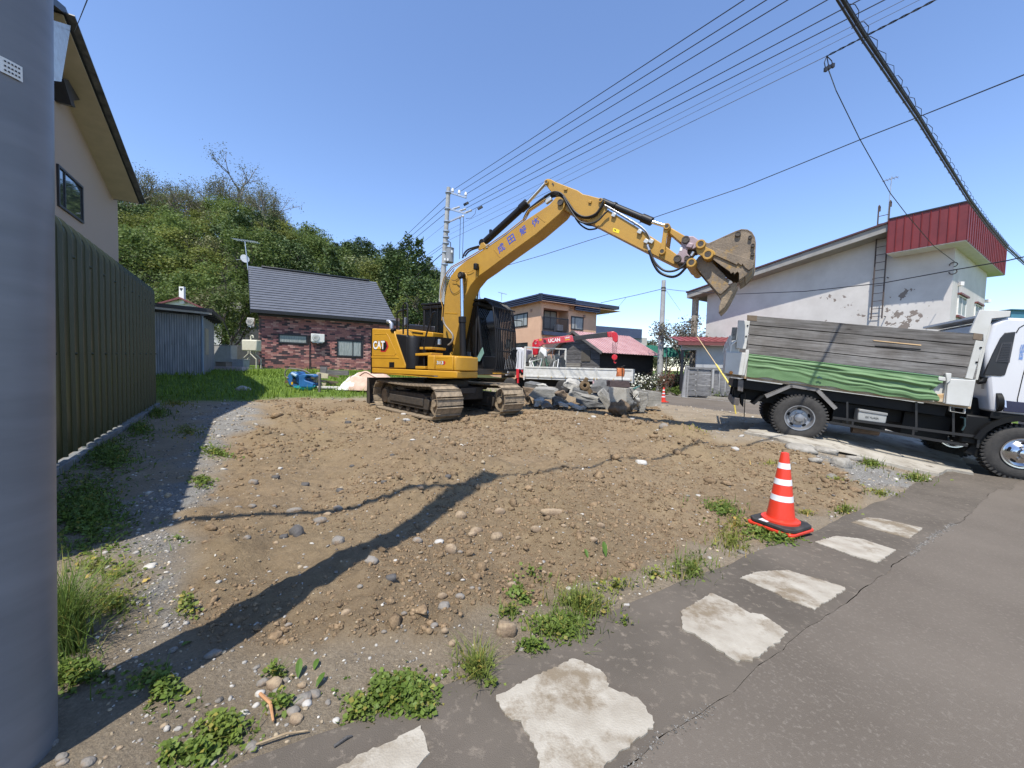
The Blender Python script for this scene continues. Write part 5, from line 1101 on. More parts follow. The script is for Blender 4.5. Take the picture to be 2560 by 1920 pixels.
# roof slab over the long part with overhang toward the viewer and porch to the far end
b0 = wW(*ZH(38,790),1.0)[0]; RT = .9
def rz(a): return ztop(a)
rs_ = MB().prism([PW(b0, rz(b0) - .02, RT), PW(e_hi[0] + .3, rz(e_hi[0] + .3) - .02, RT), PW(e_hi[0] + .3, rz(e_hi[0] + .3) + .34, RT), PW(b0, rz(b0) + .34, RT)], BV * (E_len + RT)); obj('roof', rs_, mat('grey_fascia', (.30,.285,.26),(.24,.23,.21),2,.8), wh, world=True)
obj('roof_edge', MB().prism([PW(b0 - .05, rz(b0) + .345, RT + .08), PW(e_hi[0] + .3, rz(e_hi[0] + .3) + .345, RT + .08), PW(e_hi[0] + .3, rz(e_hi[0] + .3) + .43, RT + .08), PW(b0 - .05, rz(b0) + .43, RT + .08)], BV * (E_len + RT)), mat('brown_red_edge', (.075,.03,.03), rough=.5), wh, world=True)
pc = wW(*ZH(95,900),0.2); obj('porch_post', MB().prism([PW(pc[0] - .16, wz0,.35), PW(pc[0] + .16, wz0,.35), PW(pc[0] + .16, rz(pc[0]) , .35), PW(pc[0] - .16, rz(pc[0]),.35)], BV * .32), mat('post_plaster', (.34,.29,.235),(.28,.24,.19),2,.9), wh, world=True)
# red parapet box
pz0 = wW(*ZH(1400,485),1.0)[1]; pa0 = wW(*ZH(1335,400),1.0)[0]; pa1 = wW(*ZH(1850,300),1.0)[0]; pzt = wW(*ZH(1860,165),1.0)[1]; pe1 = wE(*ZH(2098,550), pa1 - ca1)[0]
redm = mat('red_sheet', (.175,.023,.022),(.135,.018,.018),2,.45,.12,5, rnd=.07)
nsh = 9
for k in range(nsh):
    a, c2 = lerp(pa0, pa1, k / nsh), lerp(pa0, pa1,(k + 1) / nsh); m_ = MB().prism([PW(a + .012, pz0,1.0), PW(c2 - .012, pz0,1.0), PW(c2 - .012, pzt, 1.0), PW(a + .012, pzt, 1.0)], BV * .06); m_.beam(PW(a, pz0,1.015), PW(a, pzt, 1.015),.03,.03); obj('parapet_sheet', m_, redm, wh, world=True)
dE = pa1 - ca1; nsh = 22; b_0 = -1.0
for k in range(nsh):
    a, c2 = lerp(b_0, pe1, k / nsh), lerp(b_0, pe1,(k + 1) / nsh); m_ = MB().prism([PE(a + .01, pz0 - .003, dE), PE(c2 - .01, pz0 - .003, dE), PE(c2 - .01, pzt - .003, dE), PE(a + .01, pzt - .003, dE)],-hcD * .06); m_.beam(PE(a, pz0, dE + .015), PE(a, pzt, dE + .015),.03,.03); obj('parapet_sheet', m_, redm, wh, world=True)
obj('parapet_core', MB().prism([PW(pa0, pz0 + .02,.93), PW(pa1 - .07, pz0 + .02,.93), PW(pa1 - .07, pzt - .05,.93), PW(pa0, pzt - .05,.93)], BV * (pe1 + .9)), redm, wh, world=True)
obj('parapet_soffit', MB().prism([PW(pa0, pz0 - .03,.98), PW(pa1 - .02, pz0 - .03,.98), PW(pa1 - .02, pz0 + .015,.98), PW(pa0, pz0 + .015,.98)], BV * (pe1 + .95)), stucco_w, wh, world=True)
obj('parapet_cap', MB().prism([PW(pa0, pzt + .002,1.04), PW(pa1 + .04, pzt + .002,1.04), PW(pa1 + .04, pzt + .06,1.04), PW(pa0, pzt + .06,1.04)], BV * (pe1 + 1.08)), black_metal, wh, world=True)
ME = Matrix(((BV.x, hcD.x, 0, cor.x),(BV.y, hcD.y, 0, cor.y),(0,0,1,0),(0,0,0,1)))
redtrim = mat('red_brown_trim', (.16,.045,.04), rough=.6)
for ps in ([(1790,775),(1835,795),(1775,885),(1825,905)],[(1895,830),(1935,845),(1890,900),(1925,910)]):
    q = [wE(*ZH(*p)) for p in ps]; w0, w1 = (q[0][0] + q[2][0]) / 2,(q[1][0] + q[3][0]) / 2; zz0, zz1 = (q[2][1] + q[3][1]) / 2,(q[0][1] + q[1][1]) / 2
    window(ME, wh, w0, w1, zz0, zz1, panes=2, frame=white_p, fw=.05); obj('window_hood', MB().prism([PE(w0 - .12, zz1 + .06,.13), PE(w1 + .12, zz1 + .06,.13), PE(w1 + .12, zz1 + .14,.13), PE(w0 - .12, zz1 + .14,.13)],-hcD * .12), redtrim, wh, world=True); obj('window_sill', MB().prism([PE(w0 - .1, zz0 - .16,.1), PE(w1 + .1, zz0 - .16,.1), PE(w1 + .1, zz0 - .06,.1), PE(w0 - .1, zz0 - .06,.1)],-hcD * .09), redtrim, wh, world=True)
for ps in ((1790,695),(1968,805)):
    q = wE(*ZH(*ps)); obj('vent_cap', MB().box(PE(q[0], q[1],.07),(.16,.16,.18)), stucco_w, wh, world=True)
# ladder fixed to the long wall
l0 = wW(*ZH(1228,920),.25); l1 = wW(*ZH(1280,195),.25); rr0 = wW(*ZH(1297,918),.25); lw = rr0[0] - l0[0]
lad = thing('wall_ladder', 'rusty dark steel ladder fixed to the white wall beside the red parapet', 'ladder', PW(l0[0], l0[1],.25)); lm_ = mat('dark_rusty_steel', (.055,.045,.042),(.09,.06,.045),6,.7)
zl1 = l1[1]
for k in range(2):
    a = l0[0] + lw * k; z1_ = zl1 + .1 * k; obj('stile', MB().tube([PW(a, l0[1],.25), PW(a, z1_, .25), PW(a, z1_ + .06,.2), PW(a, z1_, .05), PW(a, z1_ - .2,.05)],.03,8), lm_, lad, world=True)
rme = None; nr = int((zl1 - l0[1]) / .38)
for k in range(nr): z = l0[1] + .12 + k * .38; obj('rung', MB().cyl(PW(l0[0], z, .25), PW(l0[0] + lw, z, .25),.016,6), lm_, lad, world=True)
for z in (l0[1] + .1, lerp(l0[1], zl1,.36), lerp(l0[1], zl1,.72)): obj('bracket', MB().beam(PW(l0[0] - .05, z, .25), PW(l0[0] - .05, z, 0),.03,.03).beam(PW(l0[0] + lw + .08, z, .25), PW(l0[0] + lw + .08, z, 0),.03,.03), lm_, lad, world=True)
m0 = wW(*ZH(1335,260),-.3); m1 = wW(*ZH(1358,5),-.3)
mt = antenna('thin mast with white spiky aerial beside the ladder of the white building', PW(m0[0], m0[1] - .6,-.3), PW(m0[0] + .05, m1[1],-.3), PW(m0[0] - .3, m1[1] - .1,-.3), PW(m0[0] + .3, m1[1] - .1,-.3),5,.22, r=.022)
# cable anchor scrolls at the corner
q = wW(*ZH(1780,590),.1); sc3 = MB()
for sz in (-1,1): sc3.tube([PW(ca1 + .12 * math.cos(t), q[1] + sz * (.16 + .1 * math.sin(t)),.1) for t in np.linspace(-1.5,3.4,12)],.02,5)
obj('cable_anchor', sc3, lm_, wh, world=True)

# ---- annex with small red roof, gate boards, hedge fence
AD = 24.2
an = at(*ZF(600,1000), AD); an.z = -.35; Xa = V((.985,-.17,0)).normalized(); Na = V((-.17,-.985,0)).normalized()
ann = thing('annex', 'small pale grey annex with low red roof in front of the white building', 'annex', an)
def aP(px, py, out=0): w = on_plane(px, py, an + Na * out, Na); d = w - an; return d.dot(Xa), d.z
def PA(a, z, out=0): return an + Xa * a + V((0,0, z)) + Na * out
greyst = mat('grey_stucco', (.40,.40,.395),(.35,.35,.345),2,.9,.2,30)
t_ = aP(*ZF(600,630)); bt2 = aP(*ZF(600,718)); lft = aP(*ZF(332,680)); rgt = (aP(*ZF(1300,900))[0])
obj('wall', MB().prism([PA(0,0), PA(rgt + 2.2,0), PA(rgt + 2.2, t_[1]), PA(0, t_[1])], Na * -.2).prism([PA(lft[0], bt2[1],0), PA(-.002, bt2[1],0), PA(-.002, t_[1],0), PA(lft[0], t_[1],0)], Na * -.2), greyst, ann, world=True)
obj('post', MB().prism([PA(lft[0],0), PA(lft[0] + .16,0), PA(lft[0] + .16, bt2[1]), PA(lft[0], bt2[1])], Na * -.16), black_metal, ann, world=True)
r0_ = aP(*ZF(270,570),.6); r1_ = aP(*ZF(300,620),.6)
rfm = MB(); zf = r1_[1]; zt2 = r0_[1] + .06
obj('fascia', MB().prism([PA(r0_[0], zf, .6), PA(rgt + 2.5, zf, .6), PA(rgt + 2.5, zt2,.6), PA(r0_[0], zt2,.6)], Na * -.1), redtrim, ann, world=True)
for k in range(16):
    a0_ = lerp(r0_[0], rgt + 2.5, k / 16); a1_ = lerp(r0_[0], rgt + 2.5,(k + 1) / 16); obj('roof_sheet', MB().prism([PA(a0_ + .01, zt2,.62), PA(a1_ - .01, zt2,.62), PA(a1_ - .01, zt2 + .45,-2), PA(a0_ + .01, zt2 + .45,-2)],(0,0,.04)).beam(PA(a0_, zt2 + .05,.62), PA(a0_, zt2 + .50,-2),.05,.05), mat('bright_red_roof', (.20,.035,.035),(.25,.065,.06),1.5,.5), ann, world=True)
# old board gate
gD = 22.9; g0 = at(*ZF(365,1480), gD); g0.z = -.25
gw_ = mat('grey_boards', (.205,.20,.195),(.115,.112,.108),3,.9,.5,30, stretch=(1,1,5), rnd=.12)
def gP(px, py): w = on_plane(px, py, g0, Na); d = w - g0; return d.dot(Xa), d.z
def PG(a, z, out=0): return g0 + Xa * a + V((0,0, z)) + Na * out
fen = thing('board_fence', 'weathered grey board fence with thick end post standing by the far kerb', 'fence', g0)
pt = gP(*ZF(390,1020)); zt3 = gP(*ZF(440,1040))[1]; xr = gP(*ZF(880,1300))[0]; x1_ = gP(*ZF(430,1300))[0]; xm = gP(*ZF(620,1300))[0]
obj('post', MB().prism([PG(-.10,-.2,.05), PG(.22,-.2,.05), PG(.28, pt[1],.05), PG(.06, pt[1] + .05,.05)], Na * -.2), mat('pale_post', (.30,.295,.285),(.22,.215,.21),3,.9,.4,20), fen, world=True)
for (u0, u1) in ((x1_, xm - .03),(xm + .03, xr)):
    for k in range(5):
        z0 = .05 + k * (zt3 - .1) / 5; z1 = z0 + (zt3 - .1) / 5 - .025; sag = random.uniform(-.03,.03)
        obj('plank', MB().prism([PG(u0, z0 + sag, .02 * random.random()), PG(lerp(u0, u1,.5), z0 - .02,.03 * random.random()), PG(u1, z0,.02 * random.random()), PG(u1, z1 - .03,.01), PG(lerp(u0, u1,.5), z1 + sag, .0), PG(u0, z1,.01)], Na * -.03), gw_, fen, world=True)
for a in (x1_ - .02, xm, xr + .02): obj('batten', MB().beam(PG(a, 0,.05), PG(a, zt3,.05),.06,.05, up=Na), gw_, fen, world=True)
obj('rail', MB().beam(PG(x1_, zt3 - .04,.06), PG(xr + 1.2, zt3 - .04,.06),.05,.09), gw_, fen, world=True)
for k in range(4): a = xr + .2 + k * .33; obj('plank', MB().prism([PG(a, .1,-.05), PG(a + .28,.1,-.05), PG(a + .28, zt3 - .1,-.05), PG(a, zt3 - .1,-.05)], Na * -.03), gw_, fen, world=True)
# green net, hedge and shrubs
net = thing('net_fence', 'green mesh net on thin posts behind the hedge near the concrete pole', 'fence', stand(1690,30)); X_ = V((1,-.1,0))
zN0 = at(1690,890,30).z - H(*stand(1690,30)[:2]); zN1 = at(1690,875,30).z - H(*stand(1690,30)[:2])
obj('mesh', MB().grid(lambda u, v: V((lerp(-2.6,2.6, u),.1 * math.sin(u * 9), lerp(zN0 - .1, zN1 + .25 + .08 * math.sin(u * 14), v))),30,1), mat('green_net', (.05,.26,.19),(.03,.18,.13),3,.8), net)
for k in range(4): obj('post', MB().cyl((-2.5 + k * 1.66,0,0),(-2.5 + k * 1.66,0, zN1 + .3),.03,6), steel, net)
whitef = mat('white_flowers', (.72,.70,.62),(.58,.58,.45),8,.8); redleaf = leaf_mat('red_brown_leaves', (.22,.10,.06),(.12,.05,.03), sc=3); hedgem = leaf_mat('hedge_leaves', (.085,.095,.035),(.05,.055,.02), sc=2); dryf = leaf_mat('dry_reed_leaves', (.22,.16,.14),(.13,.09,.08), sc=2)
shrub('flowering_shrub', 1590,948,25.0,2.0,1.35, hedgem, 'shrub covered in white flower heads, nearest the crane truck', 700,.10,(whitef, .07),130)
shrub('flowering_shrub', 1622,948,25.2,1.6,1.35, hedgem, 'shrub dotted with white flowers just beside the foot of the concrete pole', 600,.10,(whitef, .06),70)
shrub('red_shrub', 1672,950,25.4,1.5,1.7, redleaf, 'red brown leaved shrub between the concrete pole and the board fence', 800,.10)
shrub('hedge_shrub', 1696,950,25.6,1.4,1.9, hedgem, 'olive green shrub against the dark post of the annex', 900,.09); shrub('hedge_shrub', 1655,930,28.0,2.4,1.5, dryf, 'dry pinkish brown bush in front of the green net', 800,.09)
shrub('hedge_shrub', 1715,930,28.5,1.8,1.2, LM['mid'], 'bright green bush seen through the opening of the annex', 600,.10); shrub('hedge_shrub', 1800,985,22.9,1.5,.55, LM['mid'], 'low green weeds at the foot of the annex wall', 600,.07)
shrub('hedge_shrub', 1690,970,24.4,2.0,.5, leaf_mat('lily_leaves', (.15,.20,.05),(.09,.13,.03), sc=3), 'low bright green leaves along the far kerb, beside the fence post', 700,.13)
# yellow pole of the clearance arm behind the truck
yp0, yp1, yp2 = at(*ZF(630,470),13.6), at(*ZF(980,985),12.4), at(*ZF(1270,1420),11.6)
ypt = thing('yellow_rod', 'thin yellow rod with thicker sleeve leaning by the rear of the dump truck', 'rod', V((yp2.x, yp2.y, H(yp2.x, yp2.y)))); yl = mat('yellow_paint', (.62,.50,.10),(.55,.44,.09),5,.5)
obj('sleeve', MB().tube([yp1, yp2, V((yp2.x + .12, yp2.y - .1, H(yp2.x, yp2.y)))],[.026,.026,.02],8), yl, ypt, world=True); obj('tip', MB().cyl(yp0, yp1,.013,8), mat('tan_rod', (.55,.40,.20), rough=.5), ypt, world=True)
# far teal building glimpsed over the cab
tb = at(2540,790,40); t = thing('teal_building', 'teal blue building edge glimpsed beyond the truck cab', 'building', (tb.x + 6, tb.y, H(tb.x, tb.y))); obj('wall', MB().span((-6.5,0,0),(12,8, at(2540,780,40).z + .5)), mat('teal_wall', (.06,.20,.27),(.05,.17,.24),1,.6), t)
obj('roof', MB().span((-6.7,-.2, at(2540,780,40).z + .502),(12.2,8.2, at(2540,780,40).z + .6)), mat('teal_roof', (.05,.15,.2), rough=.5), t)
# ================================================================ EXCAVATOR
EXC = V((-1.84,10.76,0.0)); EXC.z = H(EXC.x, EXC.y) - .04; EHD = rad(-32.0)
ME_ = Matrix.Translation(EXC) @ rotz(EHD); MEi = ME_.inverted(); ELEFT = (ME_.to_3x3() @ V((0,1,0)))
exc = thing('excavator', 'yellow tracked excavator with raised boom and open jaw bucket standing on the brown soil', 'excavator', M=ME_)
def ex(p, v): return MEi @ on_plane(p[0], p[1], EXC + ELEFT * v, ELEFT)
def exl(ps, v, fn=None): return [ex(fn(*p) if fn else p, v) for p in ps]
cat_y = mat('machine_yellow', (.52,.270,.022),(.46,.235,.020),3,.38, c3=(.40,.25,.07), c3amt=.30, c3scale=4)
cat_b = mat('boom_yellow', (.43,.240,.034),(.37,.205,.034),3,.48, c3=(.27,.165,.06), c3amt=.36, c3scale=5)
cat_k = mat('machine_black', (.008,.008,.009),(.012,.011,.011),4,.5, spec=.3); chrome = mat('chrome_rod', (.75,.75,.76),(.7,.7,.7),3,.12, metal=1)
hose = mat('black_hose', (.018,.018,.019), rough=.5); mud = mat('muddy_steel', (.34,.26,.17),(.16,.125,.085),7,.85,.5,40, c3=(.06,.05,.042), c3amt=.42, c3scale=9)
darksteel = mat('dark_steel', (.045,.040,.036),(.075,.06,.045),8,.7,.3,40, metal=.2); brown_steel = mat('worn_bucket_steel', (.23,.175,.118),(.135,.105,.075),4,.7,.3,40, metal=.1, c3=(.36,.215,.05), c3amt=.45, c3scale=3)
hosegrey = mat('braided_hose', (.25,.22,.18),(.16,.14,.115),30,.5, stretch=(1,1,8))
def slabv(ps, v0, v1, mi=0, mb=None):
    """profile given as (u, w) points, spanning v0..v1"""
    mb = mb or MB(); return mb.prism([V((p[0], v0, p[2])) for p in ps],(0, v1 - v0,0), mi)
# ---- undercarriage
TA = rad(-15.8); MT = rotz(TA); shoe_len = .186
under = obj('undercarriage', MB().box((0,0,.52),(1.5,1.45,.34), MT).box((0,0,.62),(2.1,.5,.16), MT).box((0,0,.5),(.5,1.7,.2), MT).lathe([(.62,.66),(.62,.86),(.5,.9)],32), darksteel, exc, bevel=.02)
shoe = MB(); W_ = .70
shoe.box((0,0,0),(shoe_len * .93, W_, .028))
for gx_ in (-.07,): shoe.prism([(gx_ - .014,-W_ / 2,.011),(gx_ + .014,-W_ / 2,.011),(gx_ + .007,-W_ / 2,.036),(gx_ - .007,-W_ / 2,.036)],(0, W_, 0))
shoe_me = shoe.mesh('track_shoe', mud)
HL_, RR = 1.37,.365
per = 4 * HL_ + 2 * math.pi * RR; NS = int(per / shoe_len)
def stad(t):
    t = t % per
    if t < 2 * HL_:
        x = HL_ - t; sag = -.035 * math.sin(math.pi * t / (2 * HL_)); return x, 2 * RR + sag, math.pi
    t -= 2 * HL_
    if t < math.pi * RR: a = t / RR; return -HL_ - RR * math.sin(a), RR + RR * math.cos(a), math.pi + a
    t -= math.pi * RR
    if t < 2 * HL_: return -HL_ + t, 0,2 * math.pi
    t -= 2 * HL_; a = t / RR; return HL_ + RR * math.sin(a), RR - RR * math.cos(a), a
for sy in (-1,1):
    yo = sy * 1.0
    fr_ = MB(); fr_.prism([(-1.15, yo - .2,.18),(1.1, yo - .2,.18),(1.15, yo - .2,.42),(.9, yo - .2,.54),(-1.0, yo - .2,.54),(-1.15, yo - .2,.40)],(0,.4,0))
    for kx in (-.9,-.45,0,.45,.9): fr_.cyl((kx, yo - .16,.14),(kx, yo + .16,.14),.10,16)
    fr_.cyl((-.3, yo - .1,.66),(-.3, yo + .1,.66),.07,12).cyl((.4, yo - .1,.66),(.4, yo + .1,.66),.07,12)
    fr_.prism([(-.95, yo - .23,.26),(.9, yo - .23,.26),(.9, yo - .23,.44),(-.95, yo - .23,.44)],(0,.03,0))
    tf = obj('crawler', fr_, darksteel, exc, bevel=.012); tf.matrix_local = MT; ROOTM[tf.name] = ME_ @ MT
    idm = obj('idler', MB().cyl((HL_ - .02, yo - .13, RR),(HL_ - .02, yo + .13, RR), RR - .06,28).cyl((HL_ - .02, yo - .2, RR),(HL_ - .02, yo + .2, RR),.10,16), mud, tf, bevel=.01)
    spr = MB(); ntooth = 21
    spr.lathe([(.001,-.05),(RR - .05,-.05),(RR - .05,.05),(.001,.05)],42, Matrix.Translation((-HL_, yo, RR)) @ Matrix.Rotation(math.pi / 2,4, 'X')); spr.cyl((-HL_, yo - .19, RR),(-HL_, yo + .19, RR),.2,20)
    obj('sprocket', spr, mud, tf, bevel=.01)
    for k in range(NS):
        x, z, a = stad(k * per / NS + .03); o = link('track_shoe', shoe_me, tf)
        nx_, nz_ = -math.sin(a), math.cos(a); # outward
        if a == math.pi or a == 2 * math.pi: nx_, nz_ = 0,(1 if a == math.pi else -1)
        else:
            cx = -HL_ if x < 0 else HL_; nx_, nz_ = (x - cx) / RR, (z - RR) / RR
        ang = math.atan2(nx_, nz_); o.matrix_local = Matrix.Translation((x + nx_ * .018, yo, z + nz_ * .018 + .03)) @ Matrix.Rotation(ang, 4, 'Y')
    lk = MB()
    for k in range(0, NS):
        x, z, a = stad(k * per / NS + .03); cx = min(max(x, -HL_), HL_); n_ = V((x - cx, 0, z - RR)); n_ = n_.normalized() if n_.length > 1e-6 else V((0,0,1 if z > RR else -1))
        p = V((x, 0, z + .03)) - n_ * .04; d_ = V((n_.z, 0,-n_.x))
        for yy in (-.11,.11): lk.beam(p - d_ * .085 + V((0, yo + yy, 0)), p + d_ * .085 + V((0, yo + yy, 0)),.035,.07, up=n_)
    obj('track_links', lk, darksteel, tf)['kind'] = 'stuff'
# blade at the rear of the undercarriage
bl_ = MB(); pr_ = [(-2.12,.06),(-2.20,.14),(-2.24,.40),(-2.22,.70),(-2.14,.84),(-2.10,.84),(-2.15,.68),(-2.17,.40),(-2.13,.16),(-2.06,.10)]
bl_.prism([(x, -1.36, z) for x, z in pr_],(0,2.72,0))
for yy in (-1.36,1.36): bl_.prism([(-2.24, yy, .08),(-2.02, yy, .05),(-2.02, yy, .30),(-2.10, yy, .84),(-2.22, yy, .84)],(0,-.02 * np.sign(yy),0))
bo = obj('dozer_blade', bl_, darksteel, exc, bevel=.008); bo.matrix_local = MT
ba = obj('blade_arm', MB().beam((-2.15,-.45,.35),(-.7,-.45,.45),.14,.2).beam((-2.15,.45,.35),(-.7,.45,.45),.14,.2), darksteel, exc, bevel=.02); ba.matrix_local = MT
# ---- upper structure
VR = -1.22
def b2(ps, v=VR): return exl(ps, v, Z2)
band = b2([(200,597),(1118,630),(1118,706),(205,658)])
wtop = (band[0].z + band[1].z) / 2; wbot = (band[2].z + band[3].z) / 2; uF = band[1].x; uB = ex(Z2(150,400), VR).x
vfr = -.42
obj('frame_skirt', MB().span((uB + .30, VR, wbot + .03),(uF - .05, VR + .35, wtop)).span((uF - .62, VR + .002, wbot),(uF, vfr, wtop - .002)).prism([(uF - .62, VR + .006, wbot),(uF - .04, VR + .006, wbot - .0),(uB + .9, VR + .006, wbot + .0),(uB + .3, VR + .006, wbot + .05)],(0,.3,0)), cat_y, exc, bevel=.02)
obj('main_frame', MB().span((uB + .4,-.75, wbot + .08),(uF - .1,1.1, wtop + .06)), darksteel, exc)
# counterweight, rounded at the corners
cwp = [(uB + .36, VR + .01)] + [(uB + .30 - .28 * math.sin(t), VR + .01 + .30 - .30 * math.cos(t)) for t in np.linspace(.1,1.45,7)]
cwp = cwp + [(x, -y) for x, y in reversed(cwp)]
wct = b2([(190,174)])[0].z; wcb = b2([(175,655)])[0].z
obj('counterweight', MB().prism([(x, y, wcb) for x, y in cwp],(0,0, wct - wcb)), cat_y, exc, bevel=.05, seg=3)
# side door with lettering
dpts = b2([(212,174),(430,182),(447,195),(470,275),(568,560),(566,600),(207,592)])
sdoor = obj('side_door', slabv(dpts, VR, -.55), cat_y, exc, bevel=.025, seg=3)
rp = b2([(230,230),(365,225),(385,250),(470,440),(450,465),(218,462)], VR - .006)
def ring(mb, P, w, v, dv):
    n_ = len(P); c = sum(P, V()) / n_; Q = [lerp(p, c, w) for p in P]
    for i in range(n_): mb.prism([P[i], P[(i + 1) % n_], Q[(i + 1) % n_], Q[i]],(0, dv, 0))
rg_ = MB(); ring(rg_, rp, .07,0,.02); obj('door_crease', rg_, cat_y, sdoor, bevel=.004)
obj('door_lower_rib', slabv(b2([(208,468),(470,470),(500,492),(208,488)], VR - .006), VR - .008, VR + .01), cat_y, sdoor)
vp = b2([(396,533),(450,533),(450,590),(396,590)]); obj('vent', MB().prism([V((p.x, VR - .004, p.z)) for p in vp],(0,.03,0)), cat_k, sdoor)
for k in range(3): x0 = lerp(vp[0].x, vp[1].x, .2 + .28 * k); obj('vent_slat', MB().span((x0, VR - .012, vp[2].z + .02),(x0 + .025, VR - .003, vp[0].z - .02)), cat_k, sdoor)
obj('door_gap', MB().prism([V((p.x, VR - .003, p.z)) for p in b2([(204,176),(212,176),(207,655),(199,655)])],(0,.02,0)), cat_k, exc)
X1, Z1_ = V((1,0,0)), V((0,0,1))
signw = mat('decal_white', (.80,.79,.76),(.76,.75,.72), rough=.4); signred = mat('decal_red', (.50,.03,.03), rough=.4); signblack = mat('decal_black', (.012,.012,.012), rough=.4); signblue = mat('decal_blue', (.05,.09,.42), rough=.5); signyel = mat('decal_yellow', (.75,.42,.02), rough=.4)
hx_ = b2([(300,400),(350,310),(372,312),(390,368),(358,424),(308,424)]); obj('logo_hexagon', MB().prism([V((p.x, VR - .003, p.z)) for p in hx_],(0,.002,0)), signred, sdoor)
hx_ = b2([(308,392),(345,318),(362,316),(374,366),(350,412),(312,412)]); obj('logo_hexagon', MB().prism([V((p.x, VR - .005, p.z)) for p in hx_],(0,.002,0)), signblack, sdoor)
c0 = b2([(228,308)])[0]; c1 = b2([(350,308)])[0]; c2 = b2([(290,396)])[0]; wlet = (c1 - c0).length; hlet = c0.z - c2.z; cen = V(((c0.x + c1.x) / 2, VR - .007,(c0.z + c2.z) / 2))
obj('lettering', place_text('CAT', cen + V((0,0,0)), X1, Z1_, wlet * 1.06, hlet * 1.10,.07), signblack, sdoor); obj('lettering', place_text('CAT', cen + V((0,-.002,0)), X1, Z1_, wlet, hlet, .035), signw, sdoor)
tri = b2([(262,396),(290,358),(316,396)]); obj('logo_triangle', MB().prism([V((p.x, VR - .0115, p.z)) for p in tri],(0,.001,0)), signyel, sdoor)
# hood, black service bay, steps
hood = exl([(480,222),(505,186),(610,183),(760,205),(860,216),(860,268),(690,262),(600,240)],-.25, Z2)
obj('hood', slabv(hood, -.25,.95), cat_y, exc, bevel=.02); hb2 = exl([(605,205),(755,222),(755,235),(605,216)],-.26, Z2); obj('hood_slot', slabv(hb2,-.262,-.24), cat_k, exc)
obj('hood_top', slabv(exl([(600,128),(880,150),(880,215),(600,183)],.2, Z2),.2,1.05), mat('blue_black_panel', (.02,.022,.03), rough=.4), exc, bevel=.03)
obj('black_cover', slabv(b2([(452,232),(585,246),(600,300),(600,604),(570,604),(566,560)], VR + .02), VR + .02,-.5), cat_k, exc, bevel=.03)
obj('engine_bay', MB().span((ex(Z2(600,400),-.9).x, -.88, wtop),(ex(Z2(1000,400),-.5).x, -.25, ex(Z2(700,270),-.8).z)), cat_k, exc)
cyl0 = ex(Z2(655,265),-1.0); cyl1 = ex(Z2(655,600),-1.0); obj('air_cleaner', MB().tube([cyl1, lerp(cyl1, cyl0,.95), cyl0],[.21,.21,.19],24), cat_k, exc, smooth=50)
for k in range(3): a_ = ex(Z2(708 + 22 * k, 300),-.92); b_ = ex(Z2(708 + 22 * k, 425),-.92); obj('radiator_rib', MB().beam(a_, b_, .05,.05), cat_k, exc)
for (ps, v0, v1) in (([(718,372),(848,372),(848,398),(718,398)],-1.12,-.6),([(672,440),(842,432),(842,462),(672,466)],-1.18,-.75),([(672,575),(775,578),(778,606),(672,604)],-1.2,-.75)):
    obj('step', slabv(exl(ps, v0, Z2), v0, v1), cat_y, exc, bevel=.01)
obj('step_riser', slabv(exl([(675,470),(775,470),(775,575),(690,575)],-1.05, Z2),-1.05,-.7), cat_k, exc)
# tool box with 313
tb_ = b2([(800,458),(1085,465),(1085,628),(795,612)]); uT0, uT1 = tb_[0].x, ex(Z2(1120,500), VR).x; zT = (tb_[0].z + tb_[1].z) / 2
g1 = ex(Z2(880,500), VR).x; g2 = ex(Z2(1078,500), VR).x
tb1 = obj('tool_box', MB().span((uT0, VR, wtop + .012),(g1 - .008, vfr - .03, zT)), cat_y, exc, bevel=.03, seg=3); tb2 = obj('tool_box', MB().span((g1 + .004, VR, wtop + .01),(g2 - .008, vfr - .03, zT)), cat_y, exc, bevel=.03, seg=3)
tb3 = obj('tool_box', MB().prism([(g2 + .004, VR, wtop + .01),(uT1 - .06, VR, wtop + .01),(uT1 + .03, VR + .14, wtop + .01),(uT1 + .03, vfr - .03, wtop + .01),(g2 + .004, vfr - .03, wtop + .01)],(0,0, zT - wtop - .03)), cat_y, exc, bevel=.05, seg=3)
hx_ = b2([(962,520),(985,520),(996,540),(982,562),(955,562)]); obj('logo_hexagon', MB().prism([V((p.x, VR - .003, p.z)) for p in hx_],(0,.002,0)), signred, tb2)
c0 = b2([(903,520)])[0]; c1 = b2([(973,558)])[0]; cen = V(((c0.x + c1.x) / 2, VR - .005,(c0.z + c1.z) / 2))
obj('lettering', place_text('313', cen, X1, Z1_, (c1.x - c0.x) * 1.1,(c0.z - c1.z) * 1.16,.06), signblack, tb2); obj('lettering', place_text('313', cen - V((0,.002,0)), X1, Z1_, c1.x - c0.x, c0.z - c1.z, .02), signw, tb2)
rp = b2([(893,488),(1030,492),(1062,605),(893,595)]); rg_ = MB(); ring(rg_, [V((p.x, VR - .004, p.z)) for p in rp],.05,0,.01); obj('door_crease', rg_, cat_y, tb2)
